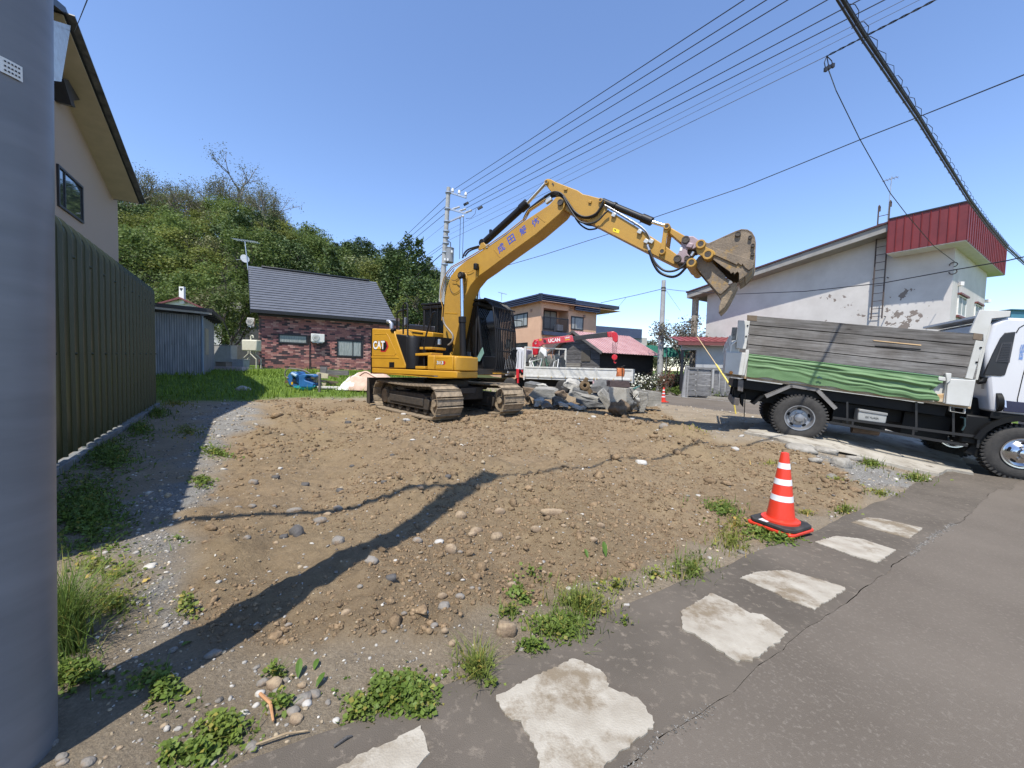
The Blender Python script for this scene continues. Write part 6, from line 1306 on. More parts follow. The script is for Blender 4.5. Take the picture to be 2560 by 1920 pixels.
# hand rails
def rail(ps, v, r_=.021): return MB().tube(exl(ps, v, Z2), r_, 8)
obj('hand_rail', rail([(475,225),(480,20),(497,-5),(545,-20),(585,-30)],-.9), cat_k, exc, smooth=50); obj('hand_rail', rail([(545,235),(545,-75),(560,-92),(580,-92),(590,-75),(596,600)],-1.12), cat_k, exc, smooth=50)
obj('hand_rail', rail([(770,606),(766,330),(848,30),(862,5),(890,0)],-1.12), cat_k, exc, smooth=50)
obj('mirror', slabv(exl([(535,85),(552,58),(582,60),(580,125),(545,160)],-1.0, Z2),-1.0,-.92), mat('mirror_shell', (.20,.21,.23), rough=.35), exc, bevel=.02)
obj('exhaust_pipe', MB().tube(exl([(378,100),(400,105),(418,125),(420,190)],-.5, Z2),.055,12), steel, exc, smooth=50); obj('lamp', MB().tube(exl([(425,195),(455,200)], VR + .02, Z2),.055,14), cat_k, exc, smooth=50)
obj('filter', MB().cyl(ex(Z2(912,290),-.75), ex(Z2(912,350),-.75),.09,20), steel, exc, bevel=.01); obj('valve_block', MB().box(ex(Z2(890,420),-.6),(.35,.25,.28)), cat_k, exc, bevel=.02)
# ---- cab with guard bars on the far side
v0c, v1c = .22,1.20
cu0 = ex(Z2(862,300),.6).x; cu1 = ex(Z2(1400,300), v0c).x; cz1 = ex(Z1(1200,1437), v0c).z; cz0 = ex(Z2(1300,630), v0c).z
glassd = mat('dark_cab_glass', (.008,.010,.012), rough=.06, spec=.6)
cb_ = MB(); pw = .07
for (u_, v_) in ((cu0, v0c),(cu0, v1c),(cu1 - .25, v0c),(cu1 - .25, v1c),(cu0 + 1.0, v0c),(cu0 + 1.0, v1c)): cb_.span((u_ - pw / 2, v_ - pw / 2, cz0),(u_ + pw / 2, v_ + pw / 2, cz1 - .06))
for v_ in (v0c, v1c): cb_.beam((cu1 - .0, v_, cz0 + .1),(cu1 - .25, v_, cz1 - .05),.07,.07)
cb_.span((cu0 - .05, v0c - .05, cz1 - .10),(cu1 - .15, v1c + .05, cz1)).span((cu0 - .04, v0c - .035, cz0),(cu1 + .02, v1c + .04, cz0 + .42))
cab = obj('cab', cb_, cat_k, exc, bevel=.02)
gl = MB(); gl.span((cu0 + .05, v0c - .01, cz0 + .4),(cu1 - .3, v0c + .0, cz1 - .08)).span((cu0 - .01, v0c + .02, cz0 + .4),(cu0 + .0, v1c - .02, cz1 - .08)); gl.quad((cu1 - .02, v0c + .03, cz0 + .42),(cu1 - .02, v1c - .03, cz0 + .42),(cu1 - .24, v1c - .03, cz1 - .1),(cu1 - .24, v0c + .03, cz1 - .1)); obj('cab_glass', gl, glassd, cab)
obj('seat', MB().span((cu0 + .45,.45, cz0 + .45),(cu0 + 1.0,.95, cz0 + .6)).span((cu0 + .4,.45, cz0 + .6),(cu0 + .55,.95, cz0 + 1.25)), cat_k, cab, bevel=.04)
# roof guard and front guard
rg = MB(); ga = cu0 - .1; gb_ = ex(Z1(1600,1500), v1c).x
rg.span((ga, v0c - .06, cz1 + .02),(cu1 + .05, v1c + .06, cz1 + .07)); 
for k in range(8): u_ = lerp(ga, cu1, k / 7); rg.span((u_, v0c - .04, cz1 + .07),(u_ + .04, v1c + .04, cz1 + .10))
obj('roof_guard', rg, cat_k, cab, bevel=.01)
for k in range(13):
    v_ = lerp(v0c + .02, v1c + .03, k / 12); obj('guard_bar', MB().tube([(cu1 + .02, v_, cz1 + .05),(cu1 + .26, v_, cz1 - .14),(cu1 + .36, v_, lerp(cz0, cz1,.6)),(cu1 + .42, v_, cz0 + .35),(cu1 + .38, v_, cz0 + .02)],.021,6), cat_k, cab, smooth=50)
for z_ in (.03,.3,.62,.92): zz_ = lerp(cz0, cz1, z_); uu = cu1 + (.38 if z_ < .1 else .415 - .10 * z_); obj('guard_crossbar', MB().tube([(uu, v0c, zz_),(uu, v1c + .04, zz_)],.022,6), cat_k, cab)
for k in range(5): u_ = cu0 + .3 + k * .28; obj('guard_bar', MB().tube([(u_, v0c - .06, cz0 + .45),(u_, v0c - .06, cz1)],.014,6), cat_k, cab)
mq = exl([(1310,527),(1375,395),(1390,375),(1405,440),(1362,525)], v0c - .08, Z2); obj('green_guard', slabv(mq, v0c - .09, v0c - .075), mat('pale_green_plastic', (.20,.33,.27),(.15,.26,.21),4,.3), cab, bevel=.01)
ml_ = exl([(1608,90),(1628,92),(1632,150),(1612,155)], v1c, Z2); obj('mirror_arm', MB().tube([V((cu1 + .3, v1c + .05, ml_[0].z)), V((cu1 + .42, v1c + .3, ml_[0].z)), V((cu1 + .42, v1c + .3, ml_[2].z))],.015,6), cat_k, cab)
cyz = ex(Z2(1310,615), v0c).z; obj('cab_base', MB().span((cu0 + .2, v0c + .02, wbot + .06),(ex(Z2(1412,650), v0c).x, v1c, cz0 - .005)).span((ex(Z2(1412,650), v0c).x, v0c + .15, wbot + .10),(ex(Z2(1412,650), v0c).x + .22, v1c - .05, cz0 - .03)), cat_y, exc, bevel=.02)
obj('base_slot', MB().prism(exl([(1368,622),(1408,622),(1408,645),(1368,645)], v0c + .014, Z2),(0,.01,0)), cat_k, exc)
hs_ = MB()
for k in range(4): hs_.tube(exl([(1225 + 10 * k, 425),(1235 + 10 * k, 520),(1245 + 6 * k, 600),(1240,680)],-.1 + .02 * k, Z2),.022,6)
obj('hose_bundle', hs_, hose, exc)['kind'] = 'stuff'
# ---- boom
BW = .215
bo1 = [Z1(*p) for p in [(966,1990),(972,1560),(984,1400),(1006,1270),(1050,1150),(1110,1070),(1180,1010),(1400,868),(1840,560),(2095,392)]] + [Z3(*p) for p in [(120,205),(165,208),(198,228),(210,262),(200,305),(178,342)]] + [Z1(*p) for p in [(2205,490),(1960,702),(1700,890),(1440,1085),(1335,1158),(1262,1248),(1207,1360),(1172,1480),(1142,1640),(1068,1990)]]
boP = exl(bo1,-BW); boom = obj('boom', slabv(boP, -BW, BW), cat_b, exc, bevel=.012)
def pin(p, r_, v0, v1, m_=None, nm='pin', par=None, hr=.45):
    c = ex(p, v0); r_ *= .82; Mp = Matrix.Translation((c.x, v0 - .015, c.z)) @ Matrix.Rotation(-math.pi / 2,4, 'X'); o = obj(nm + '_boss', MB().lathe([(r_ * .6,.004),(r_ * .66,0),(r_ * .94,0),(r_, .008),(r_, .03 + abs(v1 - v0))],20, Mp, caps=False), m_ or cat_b, par or boom, smooth=25)
    obj(nm, MB().cyl(Mp @ V((0,0,.006)), Mp @ V((0,0,.02 + abs(v1 - v0))), r_ * .6,18), darksteel, par or boom, smooth=25); return o
pin(Z2(1000,440),.12,-BW - .05, BW + .05, cat_y); pin(Z3(160,260),.085,-BW - .035, BW + .03, darksteel)
obj('boom_bracket', slabv(exl([(975,400),(1040,400),(1060,460),(1060,470),(960,470)],-.32, Z2),-.34,-BW - .02), cat_y, exc, bevel=.02)
obj('boom_bracket', slabv(exl([(950,380),(1080,380),(1100,500),(940,500)],.3, Z2), BW + .02,.34), cat_y, exc, bevel=.02)
sm1 = exl([(985,1538),(1120,1545),(1120,1552),(985,1546)],-BW - .004, Z1); obj('weld_seam', slabv(sm1,-BW - .007,-BW + .002), cat_y, boom)
for ps in ([(1508,870),(1516,866),(1578,945),(1570,950)],[(1962,505),(1970,500),(2055,570),(2047,576)]): obj('weld_seam', slabv(exl(ps, -BW - .003, Z1),-BW - .006,-BW + .002), cat_b, boom)
for ch, (x, y), ang in (('成', (1585,850),28),('田', (1693,755),26),('解', (1820,662),30),('体', (1950,572),30)):
    c = ex(Z1(x, y),-BW - .004); sz = (ex(Z1(x + 38, y),-BW).x - ex(Z1(x - 38, y),-BW).x) * .98; a_ = rad(ang)
    obj('lettering', place_text(ch, V((c.x, -BW - .004, c.z)), V((math.cos(a_),0, math.sin(a_))), V((-math.sin(a_),0, math.cos(a_))), sz, sz, .012), signblue, boom)
# boom cylinders
for sv in (-1,1):
    vv = sv * (BW + .14); a_ = ex(Z1(1165,1145),-BW - .14); a_ = V((a_.x, vv, a_.z)); m_ = ex(Z2(1172,60),-BW - .14); d_ = ex(Z2(1182,520),-BW - .14)
    m_ = V((m_.x, vv, m_.z)); d_ = V((d_.x, vv, d_.z)); bcyl = obj('boom_cylinder', MB().cyl(d_, m_, .082,20).cyl(lerp(m_, d_, .12), lerp(m_, d_, -.02),.098,20), cat_k, exc, bevel=.008)
    obj('cylinder_rod', MB().cyl(m_, a_, .046,16), chrome, bcyl, smooth=50)
    obj('cylinder_eye', MB().cyl(a_ + V((0,-.06,0)), a_ + V((0,.06,0)),.095,20), cat_k, bcyl, bevel=.015)
obj('boom_pin', MB().cyl((a_.x, -BW - .22, a_.z),(a_.x, BW + .22, a_.z),.05,16), darksteel, boom, smooth=50)
bossc = ex(Z1(1170,1180),-BW); obj('boss_plate', MB().cyl((bossc.x, -BW - .03, bossc.z),(bossc.x, BW + .03, bossc.z),.19,28), cat_b, boom, bevel=.01)
# stick cylinder on top of the boom
s0 = ex(Z1(1398,800),0); s1 = ex(Z1(1858,378),0); s2 = ex(Z3(22,62),0); scy = obj('stick_cylinder', MB().cyl(s0, s1,.088,20).cyl(lerp(s1, s0,.13), lerp(s1, s0,-.02),.108,20).cyl(s0 - V((0,.09,0)), s0 + V((0,.09,0)),.09,16).box(lerp(s0, s1,.22) + V((-.06,0,.10)),(.06,.06,.09)), cat_k, exc, bevel=.008); obj('cylinder_rod', MB().cyl(s1, s2,.05,16), chrome, scy, smooth=50)
lug = exl([(1340,870),(1372,800),(1400,790),(1425,820),(1430,860)],-.12, Z1); obj('cylinder_lug', slabv(lug, -.13,-.09), cat_b, boom, bevel=.01); obj('cylinder_lug', slabv(lug, .09,.13), cat_b, boom, bevel=.01)
# ---- stick
SW = .165
st_o = [(2,60),(10,36),(35,26),(65,30),(108,55),(330,140),(385,178),(440,190),(530,214),(572,222),(590,245),(578,275),(570,300),(650,345),(900,492),(1020,572),(1170,668),(1300,765),(1335,800),(1335,845),(1305,876),(1272,872),(1000,738),(505,485),(300,395),(195,332),(172,300),(160,225),(72,160),(22,95)]
stP = exl([Z3(*p) for p in st_o],-SW); stick = obj('stick', slabv(stP, -SW, SW), cat_b, exc, bevel=.012)
for p, r_ in (((24,60),.06),((557,240),.055)): pin(Z3(*p), r_, -SW - .03, SW + .02, cat_b, par=stick)
pin(Z3(1165,745),.075,-SW - .06, SW + .05, cat_b, par=stick)
for ps in ([(75,78),(88,66),(100,84),(97,105),(92,90),(92,108),(86,90)],): obj('arrow_mark', slabv(exl(ps, -SW - .002, Z3),-SW - .004,-SW), darksteel, stick)
for ps in ([(198,118),(232,122),(228,145),(196,142)],[(440,240),(472,246),(466,272),(438,266)]): obj('stick_lug', slabv(exl(ps, -SW - .01, Z3),-SW - .03,-SW), cat_b, stick, bevel=.006)
obj('stick_rib', slabv(exl([(505,470),(590,512),(1000,725),(1000,738),(505,487)],-SW - .012, Z3),-SW - .014,-SW + .002), cat_b, stick)
obj('warning_label', slabv(exl([(680,520),(690,512),(748,535),(738,568),(680,548)],-SW - .002, Z3),-SW - .004,-SW), mat('label_yellow', (.80,.62,.02), rough=.5), stick)
tm = [(690,525),(712,530),(705,545)]; obj('label_mark', slabv(exl(tm, -SW - .005, Z3),-SW - .006,-SW - .004), signblack, stick)
# bucket cylinder and linkage
b0_ = ex(Z3(575,248),0); b1_ = ex(Z3(1055,448),0); b2_ = ex(Z3(1213,497),0); bcy = obj('bucket_cylinder', MB().cyl(b0_, b1_, .066,20).cyl(lerp(b1_, b0_, .17), lerp(b1_, b0_, -.02),.085,20).cyl(lerp(b0_, b1_, .24), lerp(b0_, b1_, .29),.082,18), cat_k, exc, bevel=.006); obj('cylinder_rod', MB().cyl(b1_, b2_, .038,16), chrome, bcy, smooth=50)
lk1 = [(1180,480),(1200,466),(1225,466),(1245,485),(1242,515),(1220,540),(1205,640),(1195,740),(1180,770),(1150,768),(1135,745),(1150,700),(1168,600),(1178,520)]
for v0, v1 in ((-SW - .055,-SW - .015),(SW + .015, SW + .055)): obj('link_arm', slabv(exl(lk1,-SW - .055, Z3), v0, v1), cat_b, exc, bevel=.01)
pin(Z3(1213,497),.07,-SW - .075, SW + .06, cat_b, par=exc)
lk2 = [(1235,515),(1260,512),(1410,600),(1400,640),(1345,660),(1230,560)]; obj('link_bar', slabv(exl(lk2,-.12, Z3),-.12,.12), cat_b, exc, bevel=.015)
# coupler
pinkg = mat('coupler_pinkish_grey', (.36,.27,.28),(.29,.215,.22),5,.5, c3=(.16,.12,.11), c3amt=.35, c3scale=7)
cp = [(1358,615),(1385,592),(1475,592),(1530,632),(1522,690),(1480,722),(1420,720),(1412,760),(1445,795),(1430,855),(1370,858),(1290,852),(1278,820),(1295,788),(1325,760),(1355,690)]
coup = obj('coupler', slabv(exl(cp, -.24, Z3),-.24,-.18), pinkg, exc, bevel=.015); obj('coupler_plate', slabv(exl(cp, -.24, Z3),.18,.24), pinkg, coup, bevel=.015); obj('coupler_core', slabv(exl([(1390,620),(1500,640),(1490,720),(1420,800),(1330,830),(1380,700)],-.18, Z3),-.17,.17), darksteel, coup, bevel=.02)
for p, r_ in (((1398,627),.085),((1317,817),.085),((1410,810),.055)): pin(Z3(*p), r_, -.275,.24, darksteel, par=coup)
obj('coupler_label', slabv(exl([(1345,705),(1370,702),(1362,738),(1340,738)],-.243, Z3),-.245,-.24), signw, coup); obj('coupler_lock', MB().box(ex(Z3(1440,690),-.22),(.12,.1,.10), Matrix.Rotation(rad(20),4, 'Y')), pinkg, coup, bevel=.02)
# bucket (upper jaw) and lower jaw
BKW = .43
bk_side = [(1508,665),(1535,640),(1575,645),(1625,662),(1890,542),(1950,522),(2010,526),(2055,552),(2085,605),(2093,660),(2087,830),(2060,912),(1990,985),(1950,1012),(1925,1028),(1925,960),(1910,945),(1880,970),(1870,950),(1845,965),(1830,940),(1805,925),(1700,850),(1640,800),(1600,815),(1560,790),(1515,770),(1498,720)]
bucket = obj('bucket', slabv(exl(bk_side, -BKW, Z3),-BKW, -BKW + .035), brown_steel, exc, bevel=.006); obj('side_plate', slabv(exl(bk_side, -BKW, Z3), BKW - .035, BKW), brown_steel, bucket, bevel=.006)
shell = exl([(1640,668),(1890,548),(1950,528),(2008,532),(2050,558),(2078,606),(2085,660),(2080,828),(2054,906),(1985,980)],-BKW, Z3); sh = MB()
for i in range(len(shell) - 1): p, q = shell[i], shell[i + 1]; d_ = (q - p); n_ = V((-d_.z, 0, d_.x)).normalized() * -.03; sh.prism([p, q, q - n_ * -1, p - n_ * -1],(0,2 * BKW, 0))
obj('shell', sh, brown_steel, bucket)
obj('ear_plate', slabv(exl([(1508,665),(1535,640),(1575,645),(1600,700),(1680,735),(1700,770),(1640,815),(1600,822),(1560,792),(1515,770),(1498,720)],-BKW - .03, Z3),-BKW - .03,-BKW), mat('chipped_yellow', (.42,.24,.03),(.33,.20,.045),6,.6, c3=(.13,.10,.07), c3amt=.42, c3scale=8), bucket, bevel=.01)
obj('edge_plate', slabv(exl([(1660,700),(1700,715),(2075,835),(2065,905),(2020,930),(1985,905),(1960,868),(1950,885),(1915,858),(1905,878),(1660,768)],-BKW - .03, Z3),-BKW - .028,-BKW), brown_steel, bucket, bevel=.006)
for p in ((1915,572),(2035,605),(2062,685),(2058,770)): pin(Z3(*p),.055 if p[0] < 2000 else .035,-BKW - .03,-BKW + .03, darksteel, par=bucket)
for k in range(5):
    v_ = lerp(-BKW + .04, BKW - .14, k / 4); obj('tooth', slabv(exl([(1925,935),(1990,965),(1960,1005),(1922,1032)],-BKW, Z3), v_, v_ + .10), brown_steel, bucket, bevel=.01)
for p, r_ in (((1547,672),.10),((1618,775),.11),((1455,855),.10)): pin(Z3(*p), r_, -BKW - .06, BKW + .05, cat_b, par=bucket); 
obj('jaw_cylinder_mount', slabv(exl([(1410,860),(1450,810),(1490,820),(1500,870),(1480,910),(1430,925),(1405,900)],-.25, Z3),-.28,.28), cat_b, bucket, bevel=.02)
JW = .33
jw = [(1530,790),(1575,790),(1640,830),(1660,850),(1792,985),(1797,1022),(1830,1028),(1812,1080),(1840,1075),(1800,1120),(1745,1170),(1715,1155),(1590,1010),(1500,900),(1480,870),(1500,830)]
jaw = obj('lower_jaw', slabv(exl(jw, -JW, Z3),-JW, -JW + .04), brown_steel, exc, bevel=.008); obj('jaw_plate', slabv(exl(jw, -JW, Z3), JW - .04, JW), brown_steel, jaw, bevel=.008)
obj('jaw_web', slabv(exl([(1500,850),(1530,830),(1740,1130),(1715,1150),(1590,1005)],-JW, Z3),-JW + .02, JW - .02), darksteel, jaw)
tp_ = [(1705,1110),(1800,1085),(1890,1050),(1905,1060),(1885,1110),(1860,1165),(1790,1290),(1724,1355),(1728,1290),(1748,1225),(1720,1180)]
obj('jaw_tip', slabv(exl(tp_, -JW + .05, Z3),-JW + .05,-.02), mud, jaw, bevel=.012); obj('jaw_tip', slabv(exl(tp_, -JW + .05, Z3),.05, JW - .05), mud, jaw, bevel=.012)
# ---- hoses and pipes on boom and stick
def hz(ps, v, r_=.017, fn=Z3, m_=None, nm='hose'): return obj(nm, MB().tube(exl(ps, v, fn), r_, 8), m_ or hose, exc, smooth=60)
def curve(ps, n_=6):
    out = []; P = [V((*p, 0)) for p in ps]
    for i in range(len(P) - 1):
        p0, p1, p2, p3 = P[max(i - 1,0)], P[i], P[i + 1], P[min(i + 2, len(P) - 1)]
        for k in range(n_):
            t = k / n_; out.append((.5 * (2 * p1 + (p2 - p0) * t + (2 * p0 - 5 * p1 + 4 * p2 - p3) * t * t + (3 * p1 - p0 - 3 * p2 + p3) * t ** 3))[:2])
    return out + [tuple(ps[-1])]
for i, (dy, v) in enumerate([(0,-.20),(14,-.16),(28,-.12)]):
    hz(curve([(0,205 + dy),(70,165 + dy),(120,155 + dy),(180,180 + dy),(240,260 + dy),(300,345 + dy),(370,395 + dy * .5),(440,400 + dy * .6),(510,370 + dy),(555,310 + dy),(590,235 + dy * 1.5)]), v - .04)
hz(curve([(190,200),(260,330),(330,430),(400,465),(470,465),(540,435),(600,370),(640,340)]),-.24,.019); hz(curve([(310,415),(360,480),(430,525),(490,525),(525,515)]),.1,.018); hz(curve([(330,420),(390,465),(440,485),(500,490)]),.05,.016)
for dy in (0,14): hz(curve([(600,285 + dy),(700,340 + dy),(850,430 + dy),(960,500 + dy),(1020,560 + dy),(1050,625)]),-SW - .03,.010, m_=steel if dy == 0 else hose, nm='pipe' if dy == 0 else 'hose')
for x, y in ((690,385),(945,550),(1010,645),(1060,645)): obj('pipe_clamp', MB().box(ex(Z3(x, y),-SW - .03),(.09,.05,.08), Matrix.Rotation(rad(30),4, 'Y')), mat('zinc_fitting', (.62,.60,.54),(.5,.48,.42),9,.35, metal=.5), exc, bevel=.008)
hz(curve([(1030,690),(1055,770),(1100,860),(1180,930),(1270,940),(1360,900),(1430,820),(1475,760)]),-.28,.021); hz(curve([(1040,740),(1075,850),(1140,950),(1250,995),(1330,975),(1400,905)]),-.2,.025)
obj('hose_fitting', MB().cyl(ex(Z3(1020,680),-.28), ex(Z3(1040,735),-.28),.027,10), steel, exc); obj('hose_fitting', MB().cyl(ex(Z3(1455,790),-.28), ex(Z3(1480,750),-.28),.03,10), steel, exc)
bp_ = [(955,1620),(965,1480),(938,1375),(945,1300),(975,1180),(1010,1110),(1060,1050),(1180,985),(1300,915),(1420,840),(1640,690),(1830,540),(1880,450),(2060,330)]
hz(bp_, -BW - .01,.014, Z1, cat_b, 'pipe'); hz([(x + 14, y + 10) for x, y in bp_[2:]],-BW + .03,.012, Z1, cat_b, 'pipe'); hz([(975,1450),(980,1340),(1015,1180),(1060,1110),(1090,1070)],-BW - .012,.013, Z1, chrome, 'pipe')
hz(curve([(1175,960),(1200,900),(1250,860),(1350,830)]),0,.022, Z1); hz(curve([(1200,940),(1240,890),(1300,860),(1370,840)]),.06,.022, Z1)
for dy in (0,18,34): hz(curve([(1820,545 + dy * .4),(1870,450 + dy),(1960,370 + dy),(2060,300 + dy),(2140,275 + dy),(2212,262 + dy)]),-.1 - .05 * (dy > 0),.016, Z1)
obj('pipe_clamp', MB().box(ex(Z1(2090,340),-.18),(.16,.08,.12), Matrix.Rotation(rad(-25),4, 'Y')), mat('zinc_fitting', (.6,) * 3), exc, bevel=.008); obj('pipe_clamp', MB().box(ex(Z1(1440,832),-.2),(.06,.06,.09)), MATS['zinc_fitting'], exc)
hz(curve([(965,55),(985,130),(1030,190),(1070,245),(1070,300),(1035,345),(975,365)]),-.42,.026, Z2, hosegrey); hz(curve([(1030,1225),(1050,1300),(1085,1335),(1130,1315),(1150,1290)]),-BW - .02,.006, Z1); hz(curve([(1060,1190),(1100,1195),(1140,1165)]),-BW - .05,.007, Z1)
wl_c = ex(Z1(1320,1050),-BW - .08); obj('work_lamp', MB().box(wl_c, (.10,.12,.16)), cat_k, boom, bevel=.02); obj('lamp_bracket', MB().beam(ex(Z1(1330,1075),-BW - .03), ex(Z1(1330,1165),-BW - .03),.03,.03), cat_b, boom)
hz(curve([(1175,1105),(1240,1110),(1290,1085)]),-BW - .03,.007, Z1, cat_b)
# ================================================================ DUMP TRUCK
TH = rad(-27); th_d = V((math.cos(TH), math.sin(TH),0)); ty_ = V((-math.sin(TH), math.cos(TH),0))
Cr = at(1998.8,1044.9,7.51); RW = .441; Cf = on_plane(2558,1134, Cr, ty_)
tx_ = (Cf - Cr).normalized(); tz_ = tx_.cross(ty_).normalized(); T0 = Cr - tz_ * RW
MTk = Matrix(((tx_.x, ty_.x, tz_.x, T0.x),(tx_.y, ty_.y, tz_.y, T0.y),(tx_.z, ty_.z, tz_.z, T0.z),(0,0,0,1))); MTi = MTk.inverted()
WB = (Cf - Cr).length
truck = thing('dump_truck', 'white and black dump truck with grey plank sides and green tarp along its bed', 'truck', M=MTk)
def tk(p, v=0.0): return MTi @ on_plane(p[0], p[1], T0 + ty_ * v, ty_)
def tl(ps, v=0.0, fn=Z5): return [tk(fn(*p), v) for p in ps]
def pv(ps, v0, v1, mb=None): mb = mb or MB(); return mb.prism([V((p.x, v0, p.z)) for p in ps],(0, v1 - v0,0))
Z7 = zc(2200,760,3.606)
tw = mat('truck_white', (.53,.525,.485),(.46,.45,.405),3,.45, c3=(.36,.22,.11), c3amt=.33, c3scale=6); tblk = mat('chassis_black', (.005,.005,.006),(.008,.008,.007),5,.5, spec=.2); cabw = mat('cab_white', (.56,.56,.57),(.54,.54,.55),2,.22, coat=.4)
rub = mat('tyre_rubber', (.045,.042,.038),(.030,.028,.026),12,.9,.3,60, c3=(.13,.11,.085), c3amt=.36, c3scale=7); rimm = mat('rim_silver', (.33,.33,.335),(.25,.25,.255),5,.42, metal=.6, c3=(.16,.12,.09), c3amt=.33, c3scale=9); chr2 = mat('polished_rim', (.62,.62,.63), rough=.18, metal=1)
def wheel(c, R_, name, dish, rim_m, wdt=.24, hole=5, out=-1):
    """axis along local y, outer face toward -y"""
    Mw = Matrix.Translation(c) @ Matrix.Rotation(math.pi / 2,4, 'X')            # local z of the lathe -> -y
    t = MB(); rr0 = R_ * .56
    t.lathe([(rr0,-wdt),(R_ * .9,-wdt),(R_ * .985,-wdt + .03),(R_ * .985,-.03),(R_ * .93,-.006),(R_ * .80,.012),(R_ * .66,.006),(rr0,-.01),(rr0 * .98,-.04)],48, Mw, caps=False)
    w = obj(name, t, rub, truck, smooth=40)
    tr_ = MB(); nl = 44
    for k in range(nl):
        a = 2 * math.pi * k / nl; 
        for y0 in (-.035,-.12,-.2): tr_.box(Mw @ V((R_ * .988 * math.cos(a), R_ * .988 * math.sin(a), y0)),(.030,.055,.05), Mw @ Matrix.Rotation(a, 4, 'Z') @ Matrix.Rotation(math.pi / 2,4, 'Z') @ Matrix.Rotation(.25,4, 'Y'))
    k_ = obj('tread', tr_, rub, w); k_['kind'] = 'stuff'
    ri = MB()
    if dish: ri.lathe([(rr0,-.012),(rr0 * 1.0,.006),(rr0 * .93,.004),(rr0 * .86,-.05),(rr0 * .80,-.10),(rr0 * .62,-.115),(rr0 * .60,-.10),(rr0 * .34,-.09),(rr0 * .30,-.03),(rr0 * .05,-.02),(.001,-.02)],48, Mw, caps=False)
    else: ri.lathe([(rr0,-.012),(rr0 * 1.0,.012),(rr0 * .92,.010),(rr0 * .86,-.03),(rr0 * .70,-.01),(rr0 * .55,.035),(rr0 * .34,.05),(rr0 * .30,.10),(rr0 * .14,.115),(.001,.115)],48, Mw, caps=False)
    o = obj('rim', ri, rim_m, w, smooth=40); hb = MB()
    for k in range(hole):
        a = 2 * math.pi * (k + .3) / hole; rq = rr0 * (.71 if dish else .66); p = V((rq * math.cos(a), rq * math.sin(a),-.105 if dish else .012)); hb.lathe([(.001,.009),(rr0 * .095,.009),(rr0 * .11,.0)],14, Mw @ Matrix.Translation(p) @ Matrix.Rotation(a, 4, 'Z') @ Matrix.Diagonal((.8,1.5,1,1)))
    obj('hand_holes', hb, tblk, w)['kind'] = 'stuff'; nt = MB()
    for k in range(6): a = 2 * math.pi * k / 6; rq = rr0 * .45; nt.cyl(Mw @ V((rq * math.cos(a), rq * math.sin(a),-.095 if dish else .03)), Mw @ V((rq * math.cos(a), rq * math.sin(a),-.06 if dish else .075)),.017,6)
    obj('wheel_nuts', nt, rim_m, w)['kind'] = 'stuff'; return w
wheel(V((0,0, RW)), RW, 'wheel', True, rimm); wheel(V((0,.28, RW)), RW, 'wheel', True, rimm); wheel(V((0,1.62, RW)), RW, 'wheel', True, rimm); wheel(V((0,1.9, RW)), RW, 'wheel', True, rimm)
wheel(V((WB, .02, RW)), RW, 'wheel', False, chr2); wheel(V((WB, 1.95, RW)), RW, 'wheel', False, chr2)
VB = -.03; WID = 2.12
# boards of the bed, far side too
pb_ = [((250,133),(1922,272)),((250,412),(1868,592))]
boardm, n, l, b = node_mat('weathered_plank')
b.inputs['Roughness'].default_value = .9; tc = n.new('ShaderNodeTexCoord'); mp = n.new('ShaderNodeMapping'); mp.inputs['Scale'].default_value = (.9,3,14); l.new(tc.outputs['Object'], mp.inputs['Vector'])
def tno(sc, dt, vec): t = n.new('ShaderNodeTexNoise'); t.inputs['Scale'].default_value = sc; t.inputs['Detail'].default_value = dt; t.inputs['Roughness'].default_value = .65; l.new(vec, t.inputs['Vector']); return t.outputs['Fac']
def rmp(f, a, c1_, b_, c2_): r = n.new('ShaderNodeValToRGB'); r.color_ramp.elements[0].position = a; r.color_ramp.elements[0].color = (*c1_, 1); r.color_ramp.elements[1].position = b_; r.color_ramp.elements[1].color = (*c2_, 1); l.new(f, r.inputs['Fac']); return r.outputs['Color']
g1_ = rmp(tno(2.2,8, mp.outputs['Vector']),.32,(.095,.088,.08),.7,(.26,.25,.235)); g2_ = rmp(tno(1.6,5, tc.outputs['Object']),.35,(.62,.58,.54),.65,(1,1,1))
m_ = n.new('ShaderNodeMixRGB'); m_.blend_type = 'MULTIPLY'; m_.inputs['Fac'].default_value = 1; l.new(g1_, m_.inputs['Color1']); l.new(g2_, m_.inputs['Color2'])
vo = n.new('ShaderNodeTexVoronoi'); vo.inputs['Scale'].default_value = 1.1; mpk = n.new('ShaderNodeMapping'); mpk.inputs['Scale'].default_value = (1.4,3,4.2); l.new(tc.outputs['Object'], mpk.inputs['Vector']); l.new(mpk.outputs['Vector'], vo.inputs['Vector'])
kn = rmp(vo.outputs['Distance'],.03,(.22,.19,.16),.10,(1,1,1)); m2_ = n.new('ShaderNodeMixRGB'); m2_.blend_type = 'MULTIPLY'; m2_.inputs['Fac'].default_value = .9; l.new(m_.outputs['Color'], m2_.inputs['Color1']); l.new(kn, m2_.inputs['Color2']); oi = n.new('ShaderNodeObjectInfo'); mr = n.new('ShaderNodeMapRange'); mr.inputs['To Min'].default_value = .78; mr.inputs['To Max'].default_value = 1.18; l.new(oi.outputs['Random'], mr.inputs['Value']); vs_ = n.new('ShaderNodeVectorMath'); vs_.operation = 'SCALE'; l.new(m2_.outputs['Color'], vs_.inputs[0]); l.new(mr.outputs['Result'], vs_.inputs['Scale']); l.new(vs_.outputs['Vector'], b.inputs['Base Color'])
bp = n.new('ShaderNodeBump'); bp.inputs['Strength'].default_value = .5; bp.inputs['Distance'].default_value = .006; l.new(tno(2.2,8, mp.outputs['Vector']), bp.inputs['Height']); l.new(bp.outputs['Normal'], b.inputs['Normal'])
